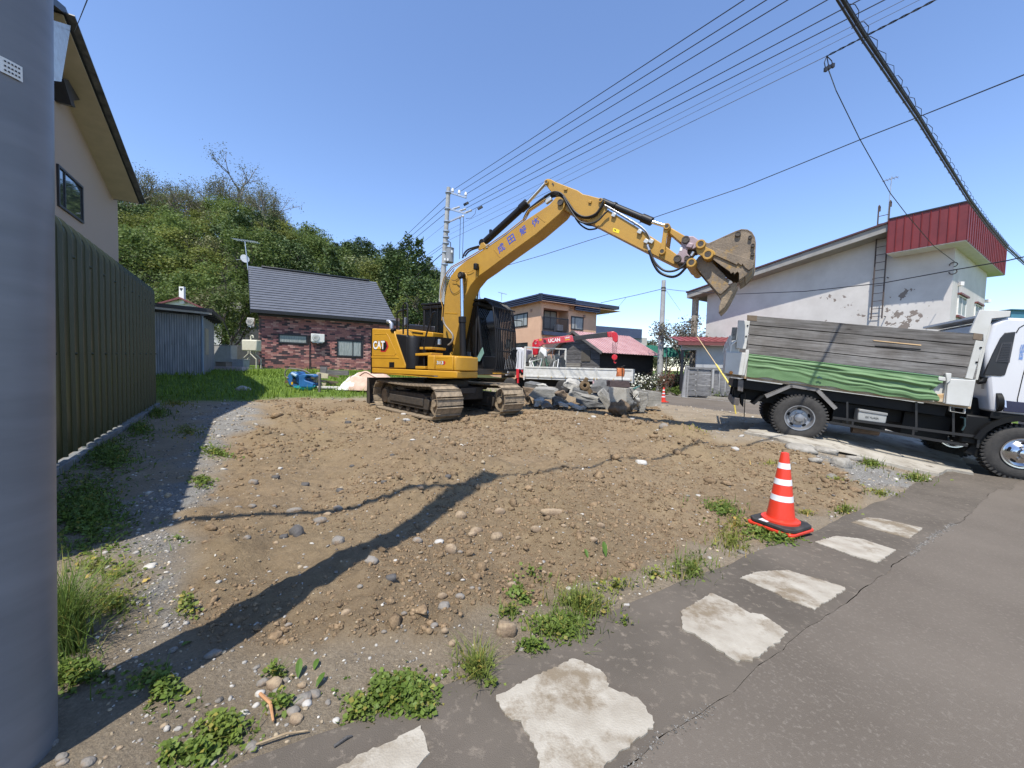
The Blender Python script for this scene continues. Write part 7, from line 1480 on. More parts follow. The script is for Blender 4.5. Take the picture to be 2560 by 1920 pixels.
tL0, tR0 = tk(Z5(250,133), VB), tk(Z5(1922,272), VB); tL1, tR1 = tk(Z5(252,412), VB), tk(Z5(1868,592), VB)
def bedp(s, t): a = lerp(tL0, tR0, s); b2_ = lerp(tL1, tR1, s); return lerp(a, b2_, t)
for k in range(4):
    t0, t1 = k / 4 + .011,(k + 1) / 4 - .011; pts_ = []
    ee = [(0, t0)] + [(s, t0 + random.uniform(-.006,.006)) for s in (.2,.35,.5,.7,.85)] + [(1, t0),(1, t1)] + [(s, t1 + random.uniform(-.005,.005)) for s in (.8,.6,.4,.2)] + [(0, t1)]
    v_ = VB - .004 * random.uniform(-1,1)
    obj('plank', pv([bedp(*e) for e in ee], v_, v_ + .04), boardm, truck)
    obj('plank', pv([bedp(*e) for e in ee], WID - .04, WID), boardm, truck)
obj('gap_shade_sheet', pv([bedp(*e) for e in ((.01,.03),(.99,.03),(.99,.97),(.01,.97))], VB + .045, VB + .055), tblk, truck)  # added black sheet behind the boards, stands in for shade in their gaps
obj('plank_split', pv(tl([(1140,312),(1485,345),(1482,352),(1150,318)], VB - .006), VB - .007, VB), mat('fresh_wood', (.62,.42,.22), rough=.8), truck)
obj('plank_gap', pv(tl([(1155,352),(1480,375),(1480,380),(1300,368),(1160,358)], VB - .006), VB - .007, VB), tblk, truck)
for ps in ([(1855,262),(1920,270),(1915,315),(1850,306)],[(250,135),(320,140),(318,178),(247,172)]): obj('plank_end', pv(tl(ps, VB - .008), VB - .010, VB - .004), mat('brown_plank_end', (.17,.13,.09),(.12,.09,.065),8,.9), truck)
# bed frame, posts, gate
obj('side_gate', pv(tl([(215,405),(1870,590),(1835,785),(205,566)], VB + .02), VB + .02, VB + .06), tw, truck); obj('side_gate', pv(tl([(215,405),(1870,590),(1835,785),(205,566)], VB + .02), WID - .06, WID - .02), tw, truck)
fl = tl([(205,566),(1835,785),(1833,800),(203,582)], VB + .01); obj('bed_sill', pv(fl, VB + .01, WID), mat('rusty_cream_sill', (.42,.34,.22),(.30,.20,.11),6,.7), truck)
uR0 = tk(Z5(95,480), VB).x
for ps, v0, v1 in (([(185,172),(270,177),(240,376),(172,372)], VB - .02, VB + .03),([(1872,315),(1925,322),(1850,592),(1796,582)], VB - .02, VB + .03)):
    P_ = tl(ps, v0); obj('post', pv(P_, v0, v1), tw, truck, bevel=.006); obj('post', pv(P_, WID - .05, WID), tw, truck)
    for (f0, f1) in ((.12,.3),(.5,.3)): q_ = lerp(lerp(P_[0], P_[1],.85), lerp(P_[3], P_[2],.85), f0 + .05); obj('bolt', MB().cyl((q_.x, v0 - .012, q_.z),(q_.x, v0, q_.z),.016,10), tblk, truck)
obj('corner_block', pv(tl([(98,396),(240,402),(222,565),(86,548)], VB - .05), VB - .05, VB + .10), tw, truck, bevel=.012); obj('corner_block', pv(tl([(1676,586),(1870,597),(1830,786),(1655,766)], VB - .05), VB - .05, VB + .10), tw, truck, bevel=.012)
obj('corner_bracket', pv(tl([(240,380),(262,382),(262,412),(232,560),(215,565)], VB - .06), VB - .06, VB), tw, truck, bevel=.008); obj('corner_bracket', pv(tl([(1658,545),(1700,548),(1695,600),(1668,620),(1650,760),(1640,760),(1665,590)], VB - .07), VB - .07, VB - .01), tw, truck, bevel=.008)
obj('latch', pv(tl([(1608,570),(1662,576),(1660,605),(1606,598)], VB - .05), VB - .05, VB), tw, truck, bevel=.008); obj('latch', pv(tl([(1590,700),(1650,690),(1655,755),(1600,752)], VB - .04), VB - .04, VB), mat('rusty_latch', (.42,.25,.10),(.55,.45,.30),12,.7), truck, bevel=.01)
ml2 = tk(Z5(135,543), VB - .055); obj('marker_lamp', MB().lathe([(.001,.02),(.03,.018),(.036,0)],16, Matrix.Translation(ml2) @ Matrix.Rotation(math.pi / 2,4, 'X')), mat('amber_lens', (.55,.20,.02), rough=.25), truck)
g0, g1 = tk(Z5(95,396), VB), tk(Z5(86,548), VB)
obj('tail_gate', MB().prism([V((g0.x + .02,0, g0.z + .35)), V((g1.x + .02,0, g1.z)), V((g1.x + .02, WID, g1.z)), V((g0.x + .02, WID, g0.z + .35))],(.05,0,0)), tw, truck, bevel=.01)
obj('gate_hinge', pv(tl([(190,375),(240,372),(262,310),(190,305),(130,330),(92,380),(100,396),(190,400)], VB + .05), VB + .04, VB + .07), tw, truck, bevel=.005)
hp_ = tk(Z5(190,320), VB + .03); obj('hinge_boss', MB().cyl((hp_.x, VB + .0, hp_.z),(hp_.x, VB + .08, hp_.z),.035,14), tblk, truck)
obj('gate_handle', MB().tube(tl([(130,400),(135,350),(170,322),(205,312)], VB),.014,6).tube(tl([(78,400),(92,345),(110,325)], VB + .3),.012,6), white_p, truck)
obj('reflector_sheet', pv(tl([(143,222),(180,222),(172,312),(130,318)], VB + .5), VB + .5, VB + .52), mat('dark_shiny_sheet', (.10,.11,.12),(.03,.03,.035),18,.25, metal=.4), truck)
# head board and far side wall
hd = tl([(1985,160),(1960,250),(1860,590),(1905,598),(2010,190),(2115,158),(2122,106),(1900,98),(1830,250),(1905,270),(1925,300)], VB)
obj('head_board', pv(tl([(1900,97),(2120,106),(2114,146),(1986,160),(1875,560),(1852,592),(1830,585),(1925,318),(1922,272),(1826,262)], VB + .005), VB + .005, VB + .05), tw, truck, bevel=.006)
ht = tk(Z5(1900,97), VB); hb_0 = tk(Z5(1850,590), VB); ft = tk(Z5(2120,106), VB)
obj('head_board', MB().span((hb_0.x + .02, VB + .05, hb_0.z),(hb_0.x + .08, WID, tk(Z5(1930,300), VB).z + .25)).span((ht.x + .1, VB + .05, ht.z - .09),(ft.x, WID, ht.z - .05)), tw, truck)
fw_ = [V((lerp(tL0.x, tR0.x, .0), WID - .05, tL0.z - .1)), V((tR0.x, WID - .05, tR0.z + .02)), V((tR0.x, WID - .05, tR1.z)), V((tL0.x, WID - .05, tL1.z))]
obj('bed_floor', MB().span((uR0 + .1, VB + .05, tL1.z - .5),(hb_0.x, WID - .05, tL1.z - .44)), mat('bed_floor_steel', (.20,.17,.14),(.12,.10,.08),6,.7), truck)
# tarp
def tarp(s, t):
    top = lerp(tk(Z5(262,410), VB - .05), tk(Z5(1624,571), VB - .05), s)
    bx = [(245,570),(430,585),(650,615),(900,655),(1150,692),(1400,728),(1585,748)]; k = min(int(s * 6),5); f = s * 6 - k; bo_ = lerp(V((*bx[k],0)), V((*bx[k + 1],0)), f); bot = tk(Z5(bo_.x, bo_.y + 5 * math.sin(s * 37)), VB - .05)
    p = lerp(top, bot, t); rgt_ = 0.02 * math.sin(t * 9) * (s > .96) + (.03 * math.sin(t * 7 + 1) if s > .98 else 0)
    g = lambda k, e: max(0.0,1 - abs(t - k) / e) ** 2 * (3 - 2 * max(0.0,1 - abs(t - k) / e))
    bell = math.sin(math.pi * min(1, t * 1.1 + .02)); w_ = .0
    for y0, y1, s0, s1, a in ((.10,.20,-.2,.9,.8),(.22,.33,-.1,.7,.9),(.12,.50,.35,1.1,1.0),(.45,.62,-.1,.55,.6),(.30,.42,.5,1.2,1.1),(.5,.75,.45,1.1,1.2),(.62,.88,.3,1.1,.9),(.80,.97,.55,1.1,.8),(.2,.28,.75,1.2,.8)):
        f = (s - s0) / (s1 - s0)
        if 0 < f < 1: w_ += .026 * a * g(lerp(y0, y1, f) + .012 * math.sin(s * 17 + y0 * 30),.085) * math.sin(math.pi * f) ** .5
    w_ += .016 * float(vnoise(s * 9 + t * 2, t * 7.0 - s * 6,3)) * bell + .012 * float(vnoise(s * 22, t * 16 - s * 10,5)) * (.3 + s) * bell - .01
    return V((p.x + rgt_, VB - .045 - w_, p.z))
gm_ = MB().grid(tarp, 110,44); obj('tarp', gm_, mat('green_tarp', (.122,.215,.090),(.092,.172,.068),3,.62,.12,90, c3=(.16,.245,.12), c3amt=.4, c3scale=2), truck, smooth=180)
obj('tarp_hem', MB().tube([tarp(i / 40,.012) - V((0,.004,0)) for i in range(41)],.008,5), mat('green_hem', (.10,.24,.08), rough=.7), truck)
obj('tarp_mark', pv(tl([(745,575),(765,568),(788,582),(780,592),(765,582),(752,588)], VB - .12), VB - .085, VB - .082), mat('dark_green_mark', (.02,.06,.05), rough=.6), truck)
# under the bed
z_s = lambda u: lerp(fl[3].z, fl[2].z, (u - fl[3].x) / (fl[2].x - fl[3].x))
ch = MB(); ch.span((uR0 + .25,.45,.62),(WB + .9,.60,.85)).span((uR0 + .25,1.45,.62),(WB + .9,1.6,.85)).span((uR0 + .2,.1,.86),(WB - .95,1.95, fl[2].z - .02)); ch.span((.55,.25,.40),(1.35,1.6,.84)).span((1.6,.35,.42),(WB - .75,1.7,.84)); obj('chassis', ch, tblk, truck)
obj('axle', MB().cyl((0,.3, RW),(0,1.6, RW),.12,14).cyl((WB, .2, RW),(WB, 1.8, RW),.08,12).box((0,.95, RW),(.4,.42,.40)), tblk, truck)
rail1 = tl([(855,862),(1900,1000)],0.02); rail2 = tl([(830,895),(1810,1060)],.02); gd_ = MB()
for r_ in (rail1, rail2): gd_.beam(r_[0], r_[1],.03,.045)
for x in (958,1447,1710): p = tl([(x, 750),(x, 900 + (x - 958) * .13)],.04); gd_.beam(p[0], p[1],.02,.03)
for x in (1000,1430,1890): p = tl([(x, 862 + (x - 855) * .132),(x - 8,900 + (x - 830) * .166)],.02); gd_.beam(p[0], p[1],.02,.03)
obj('side_guard', gd_, mat('guard_black', (.018,.017,.017), rough=.35), truck)
bx = tl([(1042,800),(1245,835),(1232,905),(1030,880)],.04); bat = obj('battery_box', pv(bx, .04,.40), mat('battery_grey', (.33,.33,.31),(.26,.26,.24),4,.5), truck, bevel=.015); obj('battery_lid', pv(tl([(1045,800),(1248,832),(1246,850),(1040,818)],.03),.025,.41), mat('battery_lid_grey', (.24,.24,.23), rough=.5), bat, bevel=.01)
tb0, tb1 = tk(Z5(1088,858),.03), tk(Z5(1183,870),.03); dx_ = (tb1 - tb0).normalized(); obj('lettering', place_text('GS YUASA', lerp(tb0, tb1,.5) + V((0,.006,0)), V((dx_.x, 0, dx_.z)), V((-dx_.z, 0, dx_.x)),(tb1 - tb0).length, .036,.008), signblack, bat)
tt = tl([(985,945),(1165,985),(1180,955),(1000,930)],.3); obj('exhaust_box', MB().cyl(tk(Z5(990,940),.5), tk(Z5(1180,960),.5),.085,16), mat('rusty_exhaust', (.14,.10,.075),(.08,.06,.05),8,.8), truck)
fp = tl([(375,702),(560,622),(755,652),(893,792)],-.02)
fe = MB()
for i in range(3): d_ = (fp[i + 1] - fp[i]); n_ = V((-d_.z, 0, d_.x)).normalized() * .07; fe.prism([fp[i], fp[i + 1], fp[i + 1] - n_, fp[i] - n_],(0,.02,0)); fe.prism([fp[i], fp[i + 1], fp[i + 1] - n_ * .15, fp[i] - n_ * .15],(0,.62,0))
obj('mud_guard', fe, mat('mud_guard_grey', (.20,.19,.175),(.14,.13,.12),5,.6), truck)
obj('mud_flap', pv(tl([(285,765),(345,708),(378,704),(300,772)],.0),.0,.6), tblk, truck); obj('mud_flap', pv(tl([(203,700),(228,690),(222,790),(205,770)],.3),.3,.7), tblk, truck)
bmp = tl([(100,680),(160,702),(163,772),(118,770)],.1); obj('rear_bumper', MB().span((bmp[2].x - .06,.05, bmp[2].z + .0),(bmp[2].x + .06,2.0, bmp[2].z + .15)), mat('bumper_grey', (.10,.085,.075), rough=.5), truck, bevel=.006); obj('bumper_arm', pv(tl([(165,740),(235,640),(250,580),(150,600),(160,700)],.3),.3,.36), tblk, truck)
obj('tail_lamp', pv(tl([(185,590),(225,595),(220,680),(180,672)],.05),.05,.12), mat('lamp_dark', (.06,.055,.055),(.14,.13,.13),12,.3), truck, bevel=.01); obj('chain', MB().tube(tl([(236,690),(232,770),(228,858)],.1),.009,5), tblk, truck)
cr2 = tl([(1690,783),(1800,798),(1797,835),(1688,818)], VB); rgm = MB(); ring(rgm, [V((p.x, VB, p.z)) for p in cr2],.12,0,.05); obj('hook_ring', rgm, tw, truck, bevel=.01)
# ---- cab
def t7(ps, v=0.0): return tl(ps, v, Z7)
cr_b, cr_t, cr_r = t7([(1100,980),(985,215),(1235,120)],0)
u0 = tk(Z7(1000,150),0).x; wr = tk(Z7(1200,122),0).z; wf = tk(Z7(1200,985),0).z; uA = tk(Z7(1110,900),0).x
prof_c = [V((uA - .12,0, wf - .02)), V((u0 + .00,0, wr - .5)), V((u0 + .03,0, wr - .12)), V((u0 + .16,0, wr)), V((u0 + 1.25,0, wr + .02)), V((u0 + 1.45,0, wr - .08)), V((u0 + 1.78,0, wf + .75)), V((u0 + 1.82,0, wf - .25)), V((u0 + 1.55,0, wf - .3)), V((u0 + 1.5,0, wf))]
cabo = obj('cab', MB().prism(prof_c, (0,1.98,0)), cabw, truck, bevel=.05, seg=3)
obj('quarter_panel', pv(t7([(1090,650),(935,640),(1010,460),(1085,310),(1130,258),(1225,250),(1180,480),(1130,640)],-.012),-.014,.02), mat('cab_black', (.016,.016,.018), rough=.35), cabo, bevel=.008)
lou = t7([(1100,350),(1200,345),(1170,530),(1040,520)],-.02); obj('louvre_plate', pv(lou, -.018,-.01), mat('louvre_grey', (.05,.05,.054), rough=.5), cabo)
for k in range(12): t = (k + .5) / 12; a_, b_ = lerp(lou[0], lou[3], t), lerp(lou[1], lou[2], t); obj('louvre', MB().beam(V((lerp(a_, b_, .12).x, -.024, lerp(a_, b_, .12).z)), V((lerp(a_, b_, .88).x, -.024, lerp(a_, b_, .88).z)),.012,.010), mat('louvre_grey', (.05,) * 3), cabo)
dl = t7([(1235,195),(1298,150)],-.01); obj('door_seam', MB().tube(t7([(1245,980),(1238,860),(1290,640),(1330,500)],-.002),.006,5).tube(t7([(1228,260),(1255,215),(1298,190)],-.002),.007,5), tblk, cabo)
obj('blue_stripe', pv(t7([(1118,868),(1235,882),(1500,905),(1500,1000),(1225,978),(1112,968)],-.008),-.010,.01), mat('cab_navy_band', (.02,.025,.06), rough=.2), cabo, bevel=.004); obj('silver_edge', pv(t7([(1116,868),(1138,870),(1142,935),(1125,930)],-.012),-.013,-.009), mat('pale_blue_edge', (.45,.55,.75), rough=.2), cabo)
obj('cab_side_window', pv([V((u0 + .62,-.004, wr - .18)), V((u0 + 1.3,-.004, wr - .2)), V((u0 + 1.55,-.004, wf + .95)), V((u0 + .62,-.004, wf + .95))],-.006,.01), glassd, cabo)
obj('windscreen', MB().prism([V((u0 + 1.475,.12, wr - .14)), V((u0 + 1.475,1.86, wr - .14)), V((u0 + 1.77,1.86, wf + .8)), V((u0 + 1.77,.12, wf + .8))],(.02,0,.01)), glassd, cabo)
for k, chh in enumerate('成田解体業'):
    p0_ = Z7(1290 - 5 * k, 377 + 28 * k); c = tk(p0_, -.006); sz = .052; obj('lettering', place_text(chh, V((c.x, -.006, c.z)),(1,0,0),(0,0,1), sz, sz, .01), mat('decal_light_blue', (.12,.25,.55), rough=.5), cabo)
obj('cab_front_lower', MB().span((u0 + 1.2,.0, wf - .55),(u0 + 1.84,1.98, wf - .28)), cabw, truck, bevel=.04); obj('cab_step', MB().span((uA - .1,.02, wf - .12),(u0 + 1.2,1.95, wf - .02)), tblk, truck)
fa = MB(); cw_ = V((WB, 0, RW))
for i in range(10):
    a0_ = rad(12 + i * 15.6); a1_ = rad(12 + (i + 1) * 15.6); R0_, R1_ = RW + .09, RW + .17
    fa.prism([V((WB + math.cos(a) * r_, -.03, RW + math.sin(a) * r_)) for a, r_ in ((a0_, R0_),(a1_, R0_),(a1_, R1_),(a0_, R1_))],(0,.45,0))
obj('wheel_arch', fa, tblk, truck); obj('intake', MB().tube(t7([(1010,880),(1060,880)],.1),.18,20).tube(t7([(880,700),(925,700),(940,660)],.05),.045,8), tblk, truck, smooth=50)
for k in range(9): obj('engine_louvre', MB().beam(tk(Z7(915,670 + 11 * k),.12), tk(Z7(1050,672 + 11 * k),.12),.02,.012), mat('louvre_grey', (.05,) * 3), truck)
obj('engine', MB().span((hb_0.x + .1,.3,.5),(uA + .3,1.7,1.25)).span((hb_0.x + .05,.05,.45),(uA - .05,.4,.95)), tblk, truck, bevel=.03); obj('hook_pipe', MB().tube(t7([(720,1020),(765,1030),(765,1100),(740,1140)],.05),.012,6), mat('dark_teal_pipe', (.03,.06,.065), rough=.4), truck)
obj('side_skirt', pv(t7([(760,1340),(900,1385),(1000,1130),(1180,1040),(1190,1000),(1000,1060),(900,1200)],.1),.1,.14), tblk, truck)

# ================================================================ CRANE TRUCK
XC = V((.94,-.34,0)).normalized(); YC = V((.34,.94,0)).normalized(); C0 = at(*Z4(735,1212),22.6); C0.z = H(C0.x, C0.y) + .01
MCt = Matrix(((XC.x, YC.x, 0, C0.x),(XC.y, YC.y, 0, C0.y),(0,0,1, C0.z),(0,0,0,1))); MCi = MCt.inverted()
ctr = thing('crane_truck', 'white flatbed truck with red folding crane and black extension arm, parked in the street', 'truck', M=MCt)
def ck(p, v=0.0): return MCi @ on_plane(p[0], p[1], C0 + YC * v, YC)
def cl(ps, v=0.0, fn=Z4): return [ck(fn(*p), v) for p in ps]
cw2 = mat('bed_white', (.58,.57,.53),(.48,.465,.41),4,.5, c3=(.34,.25,.12), c3amt=.34, c3scale=8); redc = mat('crane_red', (.52,.02,.03),(.46,.018,.028),2,.3); fadered = mat('faded_crane_red', (.52,.07,.085),(.46,.05,.065),2,.4)
ZC = zc(1240,820,8.508)
gt_ = cl([(318,960),(1508,978)]); gb0 = cl([(312,1075),(1500,1105)])
zt_g = (gt_[0].z + gt_[1].z) / 2; zb_g = (gb0[0].z + gb0[1].z) / 2; ux0, uxm, ux1 = gt_[0].x, ck(Z4(1103,1030)).x, gt_[1].x
for (a_, b_) in ((ux0, uxm - .03),(uxm + .03, ux1)):
    nseg = max(2, int((b_ - a_) / .72))
    gp = obj('side_gate', MB().span((a_, -.02, zb_g),(b_, .02, zt_g)).span((a_, -.05, zt_g - .09),(b_, .0, zt_g)).span((a_, -.045, zb_g),(b_, .0, zb_g + .10)), cw2, ctr, bevel=.008)
    for k in range(nseg + 1):
        x = lerp(a_ + .05, b_ - .05, k / nseg); obj('gate_rib', MB().span((x - .02,-.035, zb_g + .11),(x + .02,-.015, zt_g - .10)), cw2, gp); obj('gate_hinge', MB().cyl((x, -.07, zb_g - .02),(x, -.03, zb_g + .06),.03,8), mat('hinge_rust', (.30,.22,.10), rough=.7), gp)
obj('bed_frame', MB().span((ux0,.0, zb_g - .12),(ux1,2.1, zb_g)).span((uxm - .03,-.03, zb_g - .12),(uxm + .03,.05, zt_g + .03)).span((ux0 - .06,-.03, zb_g - .2),(ux0 + .02,.05, zt_g + .02)).span((ux1 - .02,-.03, zb_g - .15),(ux1 + .05,2.1, zt_g)), cw2, ctr)
obj('side_gate', MB().span((ux0,2.08, zb_g),(ux1,2.12, zt_g)), cw2, ctr)
fr2 = cl([(325,735),(690,742)]); zt_f = fr2[0].z; hbm = MB(); xa, xb = fr2[0].x, fr2[1].x
hbm.span((xa - .05,-.02, zb_g),(xa + .06,.08, zt_f)).span((xb - .05,2.0, zb_g),(xb + .06,2.1, zt_f)).beam((xa, 0, zt_f - .04),(xb, 2.05, zt_f - .04),.08,.08)
for k in range(1,6): hbm.beam((lerp(xa, xb, k / 6), lerp(.03,2.05, k / 6), zt_g),(lerp(xa, xb, k / 6), lerp(.03,2.05, k / 6), zt_f),.035,.035)
obj('head_frame', hbm, cw2, ctr)
# cab of the crane truck (facing away down the street)
cbk = cl([(310,745),(110,745),(118,900),(60,1050),(320,1050)]); zr_ = ck(Z4(220,745)).z; xb_ = ck(Z4(330,800)).x; xf_ = ck(Z4(72,990)).x; zfl = ck(Z4(200,990)).z
cab2 = obj('cab', MB().prism([(xb_ - .12,.02, zfl),(xb_ - .12,.02, zr_ - .1),(xb_ - .35,.02, zr_),(xf_ + .55,.02, zr_ - .02),(xf_ + .32,.02, lerp(zfl, zr_, .48)),(xf_ + .02,.02, lerp(zfl, zr_, .36)),(xf_, .02, zfl - .35),(xf_ + .3,.02, zfl - .4),(xf_ + .45,.02, zfl)],(0,2.05,0)), cabw, ctr, bevel=.05, seg=3)
obj('cab_side_window', MB().prism([(xf_ + .75,-.0, lerp(zfl, zr_, .42)),(xf_ + .42,0, lerp(zfl, zr_, .50)),(xf_ + .62,0, zr_ - .14),(xf_ + .95,0, zr_ - .14)],(0,.03,0)), glassd, cab2)
for x0_ in (.98,1.22): obj('door_seam', MB().span((xf_ + x0_, .012, zfl + .1),(xf_ + x0_ + .03,.03, zr_ - .25)), tblk, cab2)
obj('door_handle', MB().span((xf_ + 1.45,-.0, lerp(zfl, zr_, .3)),(xf_ + 1.62,.03, lerp(zfl, zr_, .36))), tblk, cab2)
obj('front_bumper', MB().span((xf_ - .08,.0, zfl - .55),(xf_ + .12,2.05, zfl - .2)), tblk, ctr, bevel=.03); obj('mud_guard', MB().tube([(xf_ + .1,.1, zfl - .4),(xf_ + .25,.1, zfl - .08),(xf_ + .6,.1, zfl - .0),(xf_ + 1.1,.1, zfl - .02),(xf_ + 1.3,.1, zfl - .3)],.10,6), tblk, ctr)
for wx, nm in ((ck(Z4(150,1110)).x, 1),(0,1),(ck(Z4(1225,1150)).x, 1)):
    for vy in (.12,1.95):
        w_ = obj('wheel', MB().lathe([(.22,-.12),(.36,-.12),(.40,-.09),(.40,.09),(.36,.12),(.22,.12)],28, Matrix.Translation((wx, vy, .40)) @ Matrix.Rotation(math.pi / 2,4, 'X')), rub, ctr, smooth=40); obj('rim', MB().lathe([(.23,.10),(.19,.05),(.10,.06),(.08,.12),(.001,.12)],20, Matrix.Translation((wx, vy, .40)) @ Matrix.Rotation(math.pi / 2,4, 'X'), caps=False), rimm, w_, smooth=40)
obj('chassis', MB().span((xf_ + 1.2,.5,.35),(ux1 - .1,1.6, zb_g - .13)).span((.9,.2,.42),(2.5,1.9, zb_g - .14)), tblk, ctr); obj('mud_flap', MB().span((.5,.05,.2),(.53,.6,.75)), tblk, ctr)
rp_ = ck(Z4(1158,1135)); obj('rear_plate', MB().span((rp_.x - .45,-.02, rp_.z - .08),(rp_.x + .4,.03, rp_.z + .12)), mat('plate_pale', (.6,.57,.55),(.5,.2,.2),9,.5), ctr)
# crane
obj('outrigger', MB().box(ck(Z4(243,1035),-.05),(.16,.2,.55)).box(ck(Z4(245,1100),-.05),(.10,.14,.45)).box(ck(Z4(285,1010),.3),(.3,.5,.25)), redc, ctr, bevel=.01)
obj('crane_column', pv(cl([(402,800),(405,700),(430,660),(470,665),(478,720),(470,830),(405,830)],.9),.8,1.1), redc, ctr, bevel=.03)
obj('lift_cylinder', MB().cyl(ck(Z4(470,850),.95), ck(Z4(500,730),.95),.09,14), chrome, ctr); obj('white_guard', pv(cl([(478,752),(510,745),(552,775),(560,850),(478,850)],.7),.7,1.0), white_p, ctr, bevel=.05)
vbm = .85; bm1 = cl([(408,700),(425,662),(460,652),(838,610),(862,680),(520,712),(490,735),(455,745)], vbm); cbo = obj('crane_boom', pv(bm1, vbm, vbm + .26), fadered, ctr, bevel=.02)
bm2 = cl([(850,622),(1235,572),(1245,628),(858,668)], vbm + .05); obj('boom_extension', pv(bm2, vbm + .04, vbm + .22), mat('boom_black', (.025,.025,.026),(.04,.038,.036),4,.45), ctr, bevel=.015)
hd2 = cl([(1228,575),(1300,568),(1335,585),(1350,620),(1345,680),(1318,692),(1290,665),(1285,632),(1235,632)], vbm + .02); obj('boom_head', pv(hd2, vbm + .02, vbm + .25), redc, ctr, bevel=.03)
for x in (1245,1268): p = cl([(x, 575),(x + 10,632)], vbm); obj('head_band', MB().beam(V((p[0].x, vbm - .01, p[0].z)), V((p[1].x, vbm - .01, p[1].z)),.02,.05), fadered, ctr)
pc = ck(Z4(440,692), vbm - .01); obj('boom_pivot', MB().cyl((pc.x, vbm - .05, pc.z),(pc.x, vbm, pc.z),.10,18), white_p, cbo); pc = ck(Z4(540,678), vbm); obj('boom_hole', MB().cyl((pc.x, vbm - .012, pc.z),(pc.x, vbm, pc.z),.10,18), mat('hole_dark', (.09,.03,.035), rough=.6), cbo)
def ctext(body, p, q, h, m_, v=vbm - .006): a_, b_ = ck(Z4(*p), v), ck(Z4(*q), v); d_ = (b_ - a_).normalized(); obj('lettering', place_text(body, V(((a_.x + b_.x) / 2, v, (a_.z + b_.z) / 2)), V((d_.x, 0, d_.z)), V((-d_.z, 0, d_.x)),(b_ - a_).length, h, .02), m_, cbo)
ctext('UNIC', (762,640),(820,632),.10, signw); ctext('UCAN', (580,672),(708,658),.22, signw)
ys = cl([(475,658),(505,655),(505,668),(475,671)], vbm - .004); obj('label', pv(ys, vbm - .006, vbm - .002), signyel, cbo); ys = cl([(762,658),(815,652),(815,662),(762,668)], vbm - .004); obj('label', pv(ys, vbm - .006, vbm - .002), signyel, cbo)
rop = MB(); hk = ck(Z4(1312,845), vbm + .13)
for x in (1288,1305,1322,1342): a_ = ck(Z4(x, 690), vbm + .13); b_ = ck(Z4(1300 + (x - 1305) * .6,830), vbm + .13); rop.cyl(a_, b_, .012,5)
obj('rope', rop, tblk, ctr)['kind'] = 'stuff'; obj('hook_block', MB().box(hk + V((0,0,-.02)),(.20,.16,.24)).cyl(hk + V((0,-.1,-.05)), hk + V((0,.1,-.05)),.16,18), redc, ctr, bevel=.02)
obj('hook', MB().tube([hk + V((0,0,-.18)), hk + V((-.02,0,-.32)), hk + V((.05,0,-.40)), hk + V((.10,0,-.34))],.035,8), redc, ctr, smooth=50)
# load of scrap standing at the front of the bed
scr = thing('scrap_load', 'heap of crumpled grey scrap sheets and hoses at the front of the crane truck bed', 'scrap', M=MCt @ Matrix.Translation((lerp(xa, xb, .5),1, zb_g + .02)))
scm = [mat('scrap_grey', (.26,.25,.21),(.16,.155,.13),5,.8), mat('scrap_dark', (.08,.08,.075), rough=.7), mat('scrap_green', (.05,.12,.07), rough=.6)]
rs = random.Random(4)
for k in range(16):
    x = rs.uniform(-.9,.9); y = rs.uniform(-.8,.8); hgt = rs.uniform(1.1,1.75) * (1 - .25 * abs(x)); a = rs.uniform(0,3.14); P = [V((x - .3 * math.cos(a), y - .3 * math.sin(a),0)), V((x + .3 * math.cos(a), y + .3 * math.sin(a),0)), V((x + .25 * math.cos(a) + rs.uniform(-.2,.2), y + .25 * math.sin(a), hgt * rs.uniform(.7,1))), V((x + rs.uniform(-.2,.2), y, hgt + .08)), V((x - .3 * math.cos(a), y - .25 * math.sin(a), hgt * rs.uniform(.7,1)))]
    obj('scrap_sheet', MB().prism(P, (.03 * math.sin(a),-.03 * math.cos(a),0)), scm[0] if k % 4 else scm[1], scr)
for k in range(5): x = rs.uniform(-.7,.8); obj('scrap_hose', MB().tube([(x, -.9,.3),(x + rs.uniform(-.3,.3),-.8,.9),(x + rs.uniform(-.3,.5),-.7,1.1),(x + .3,-.9,.3)],.03,6), scm[2] if k % 2 else white_p, scr)

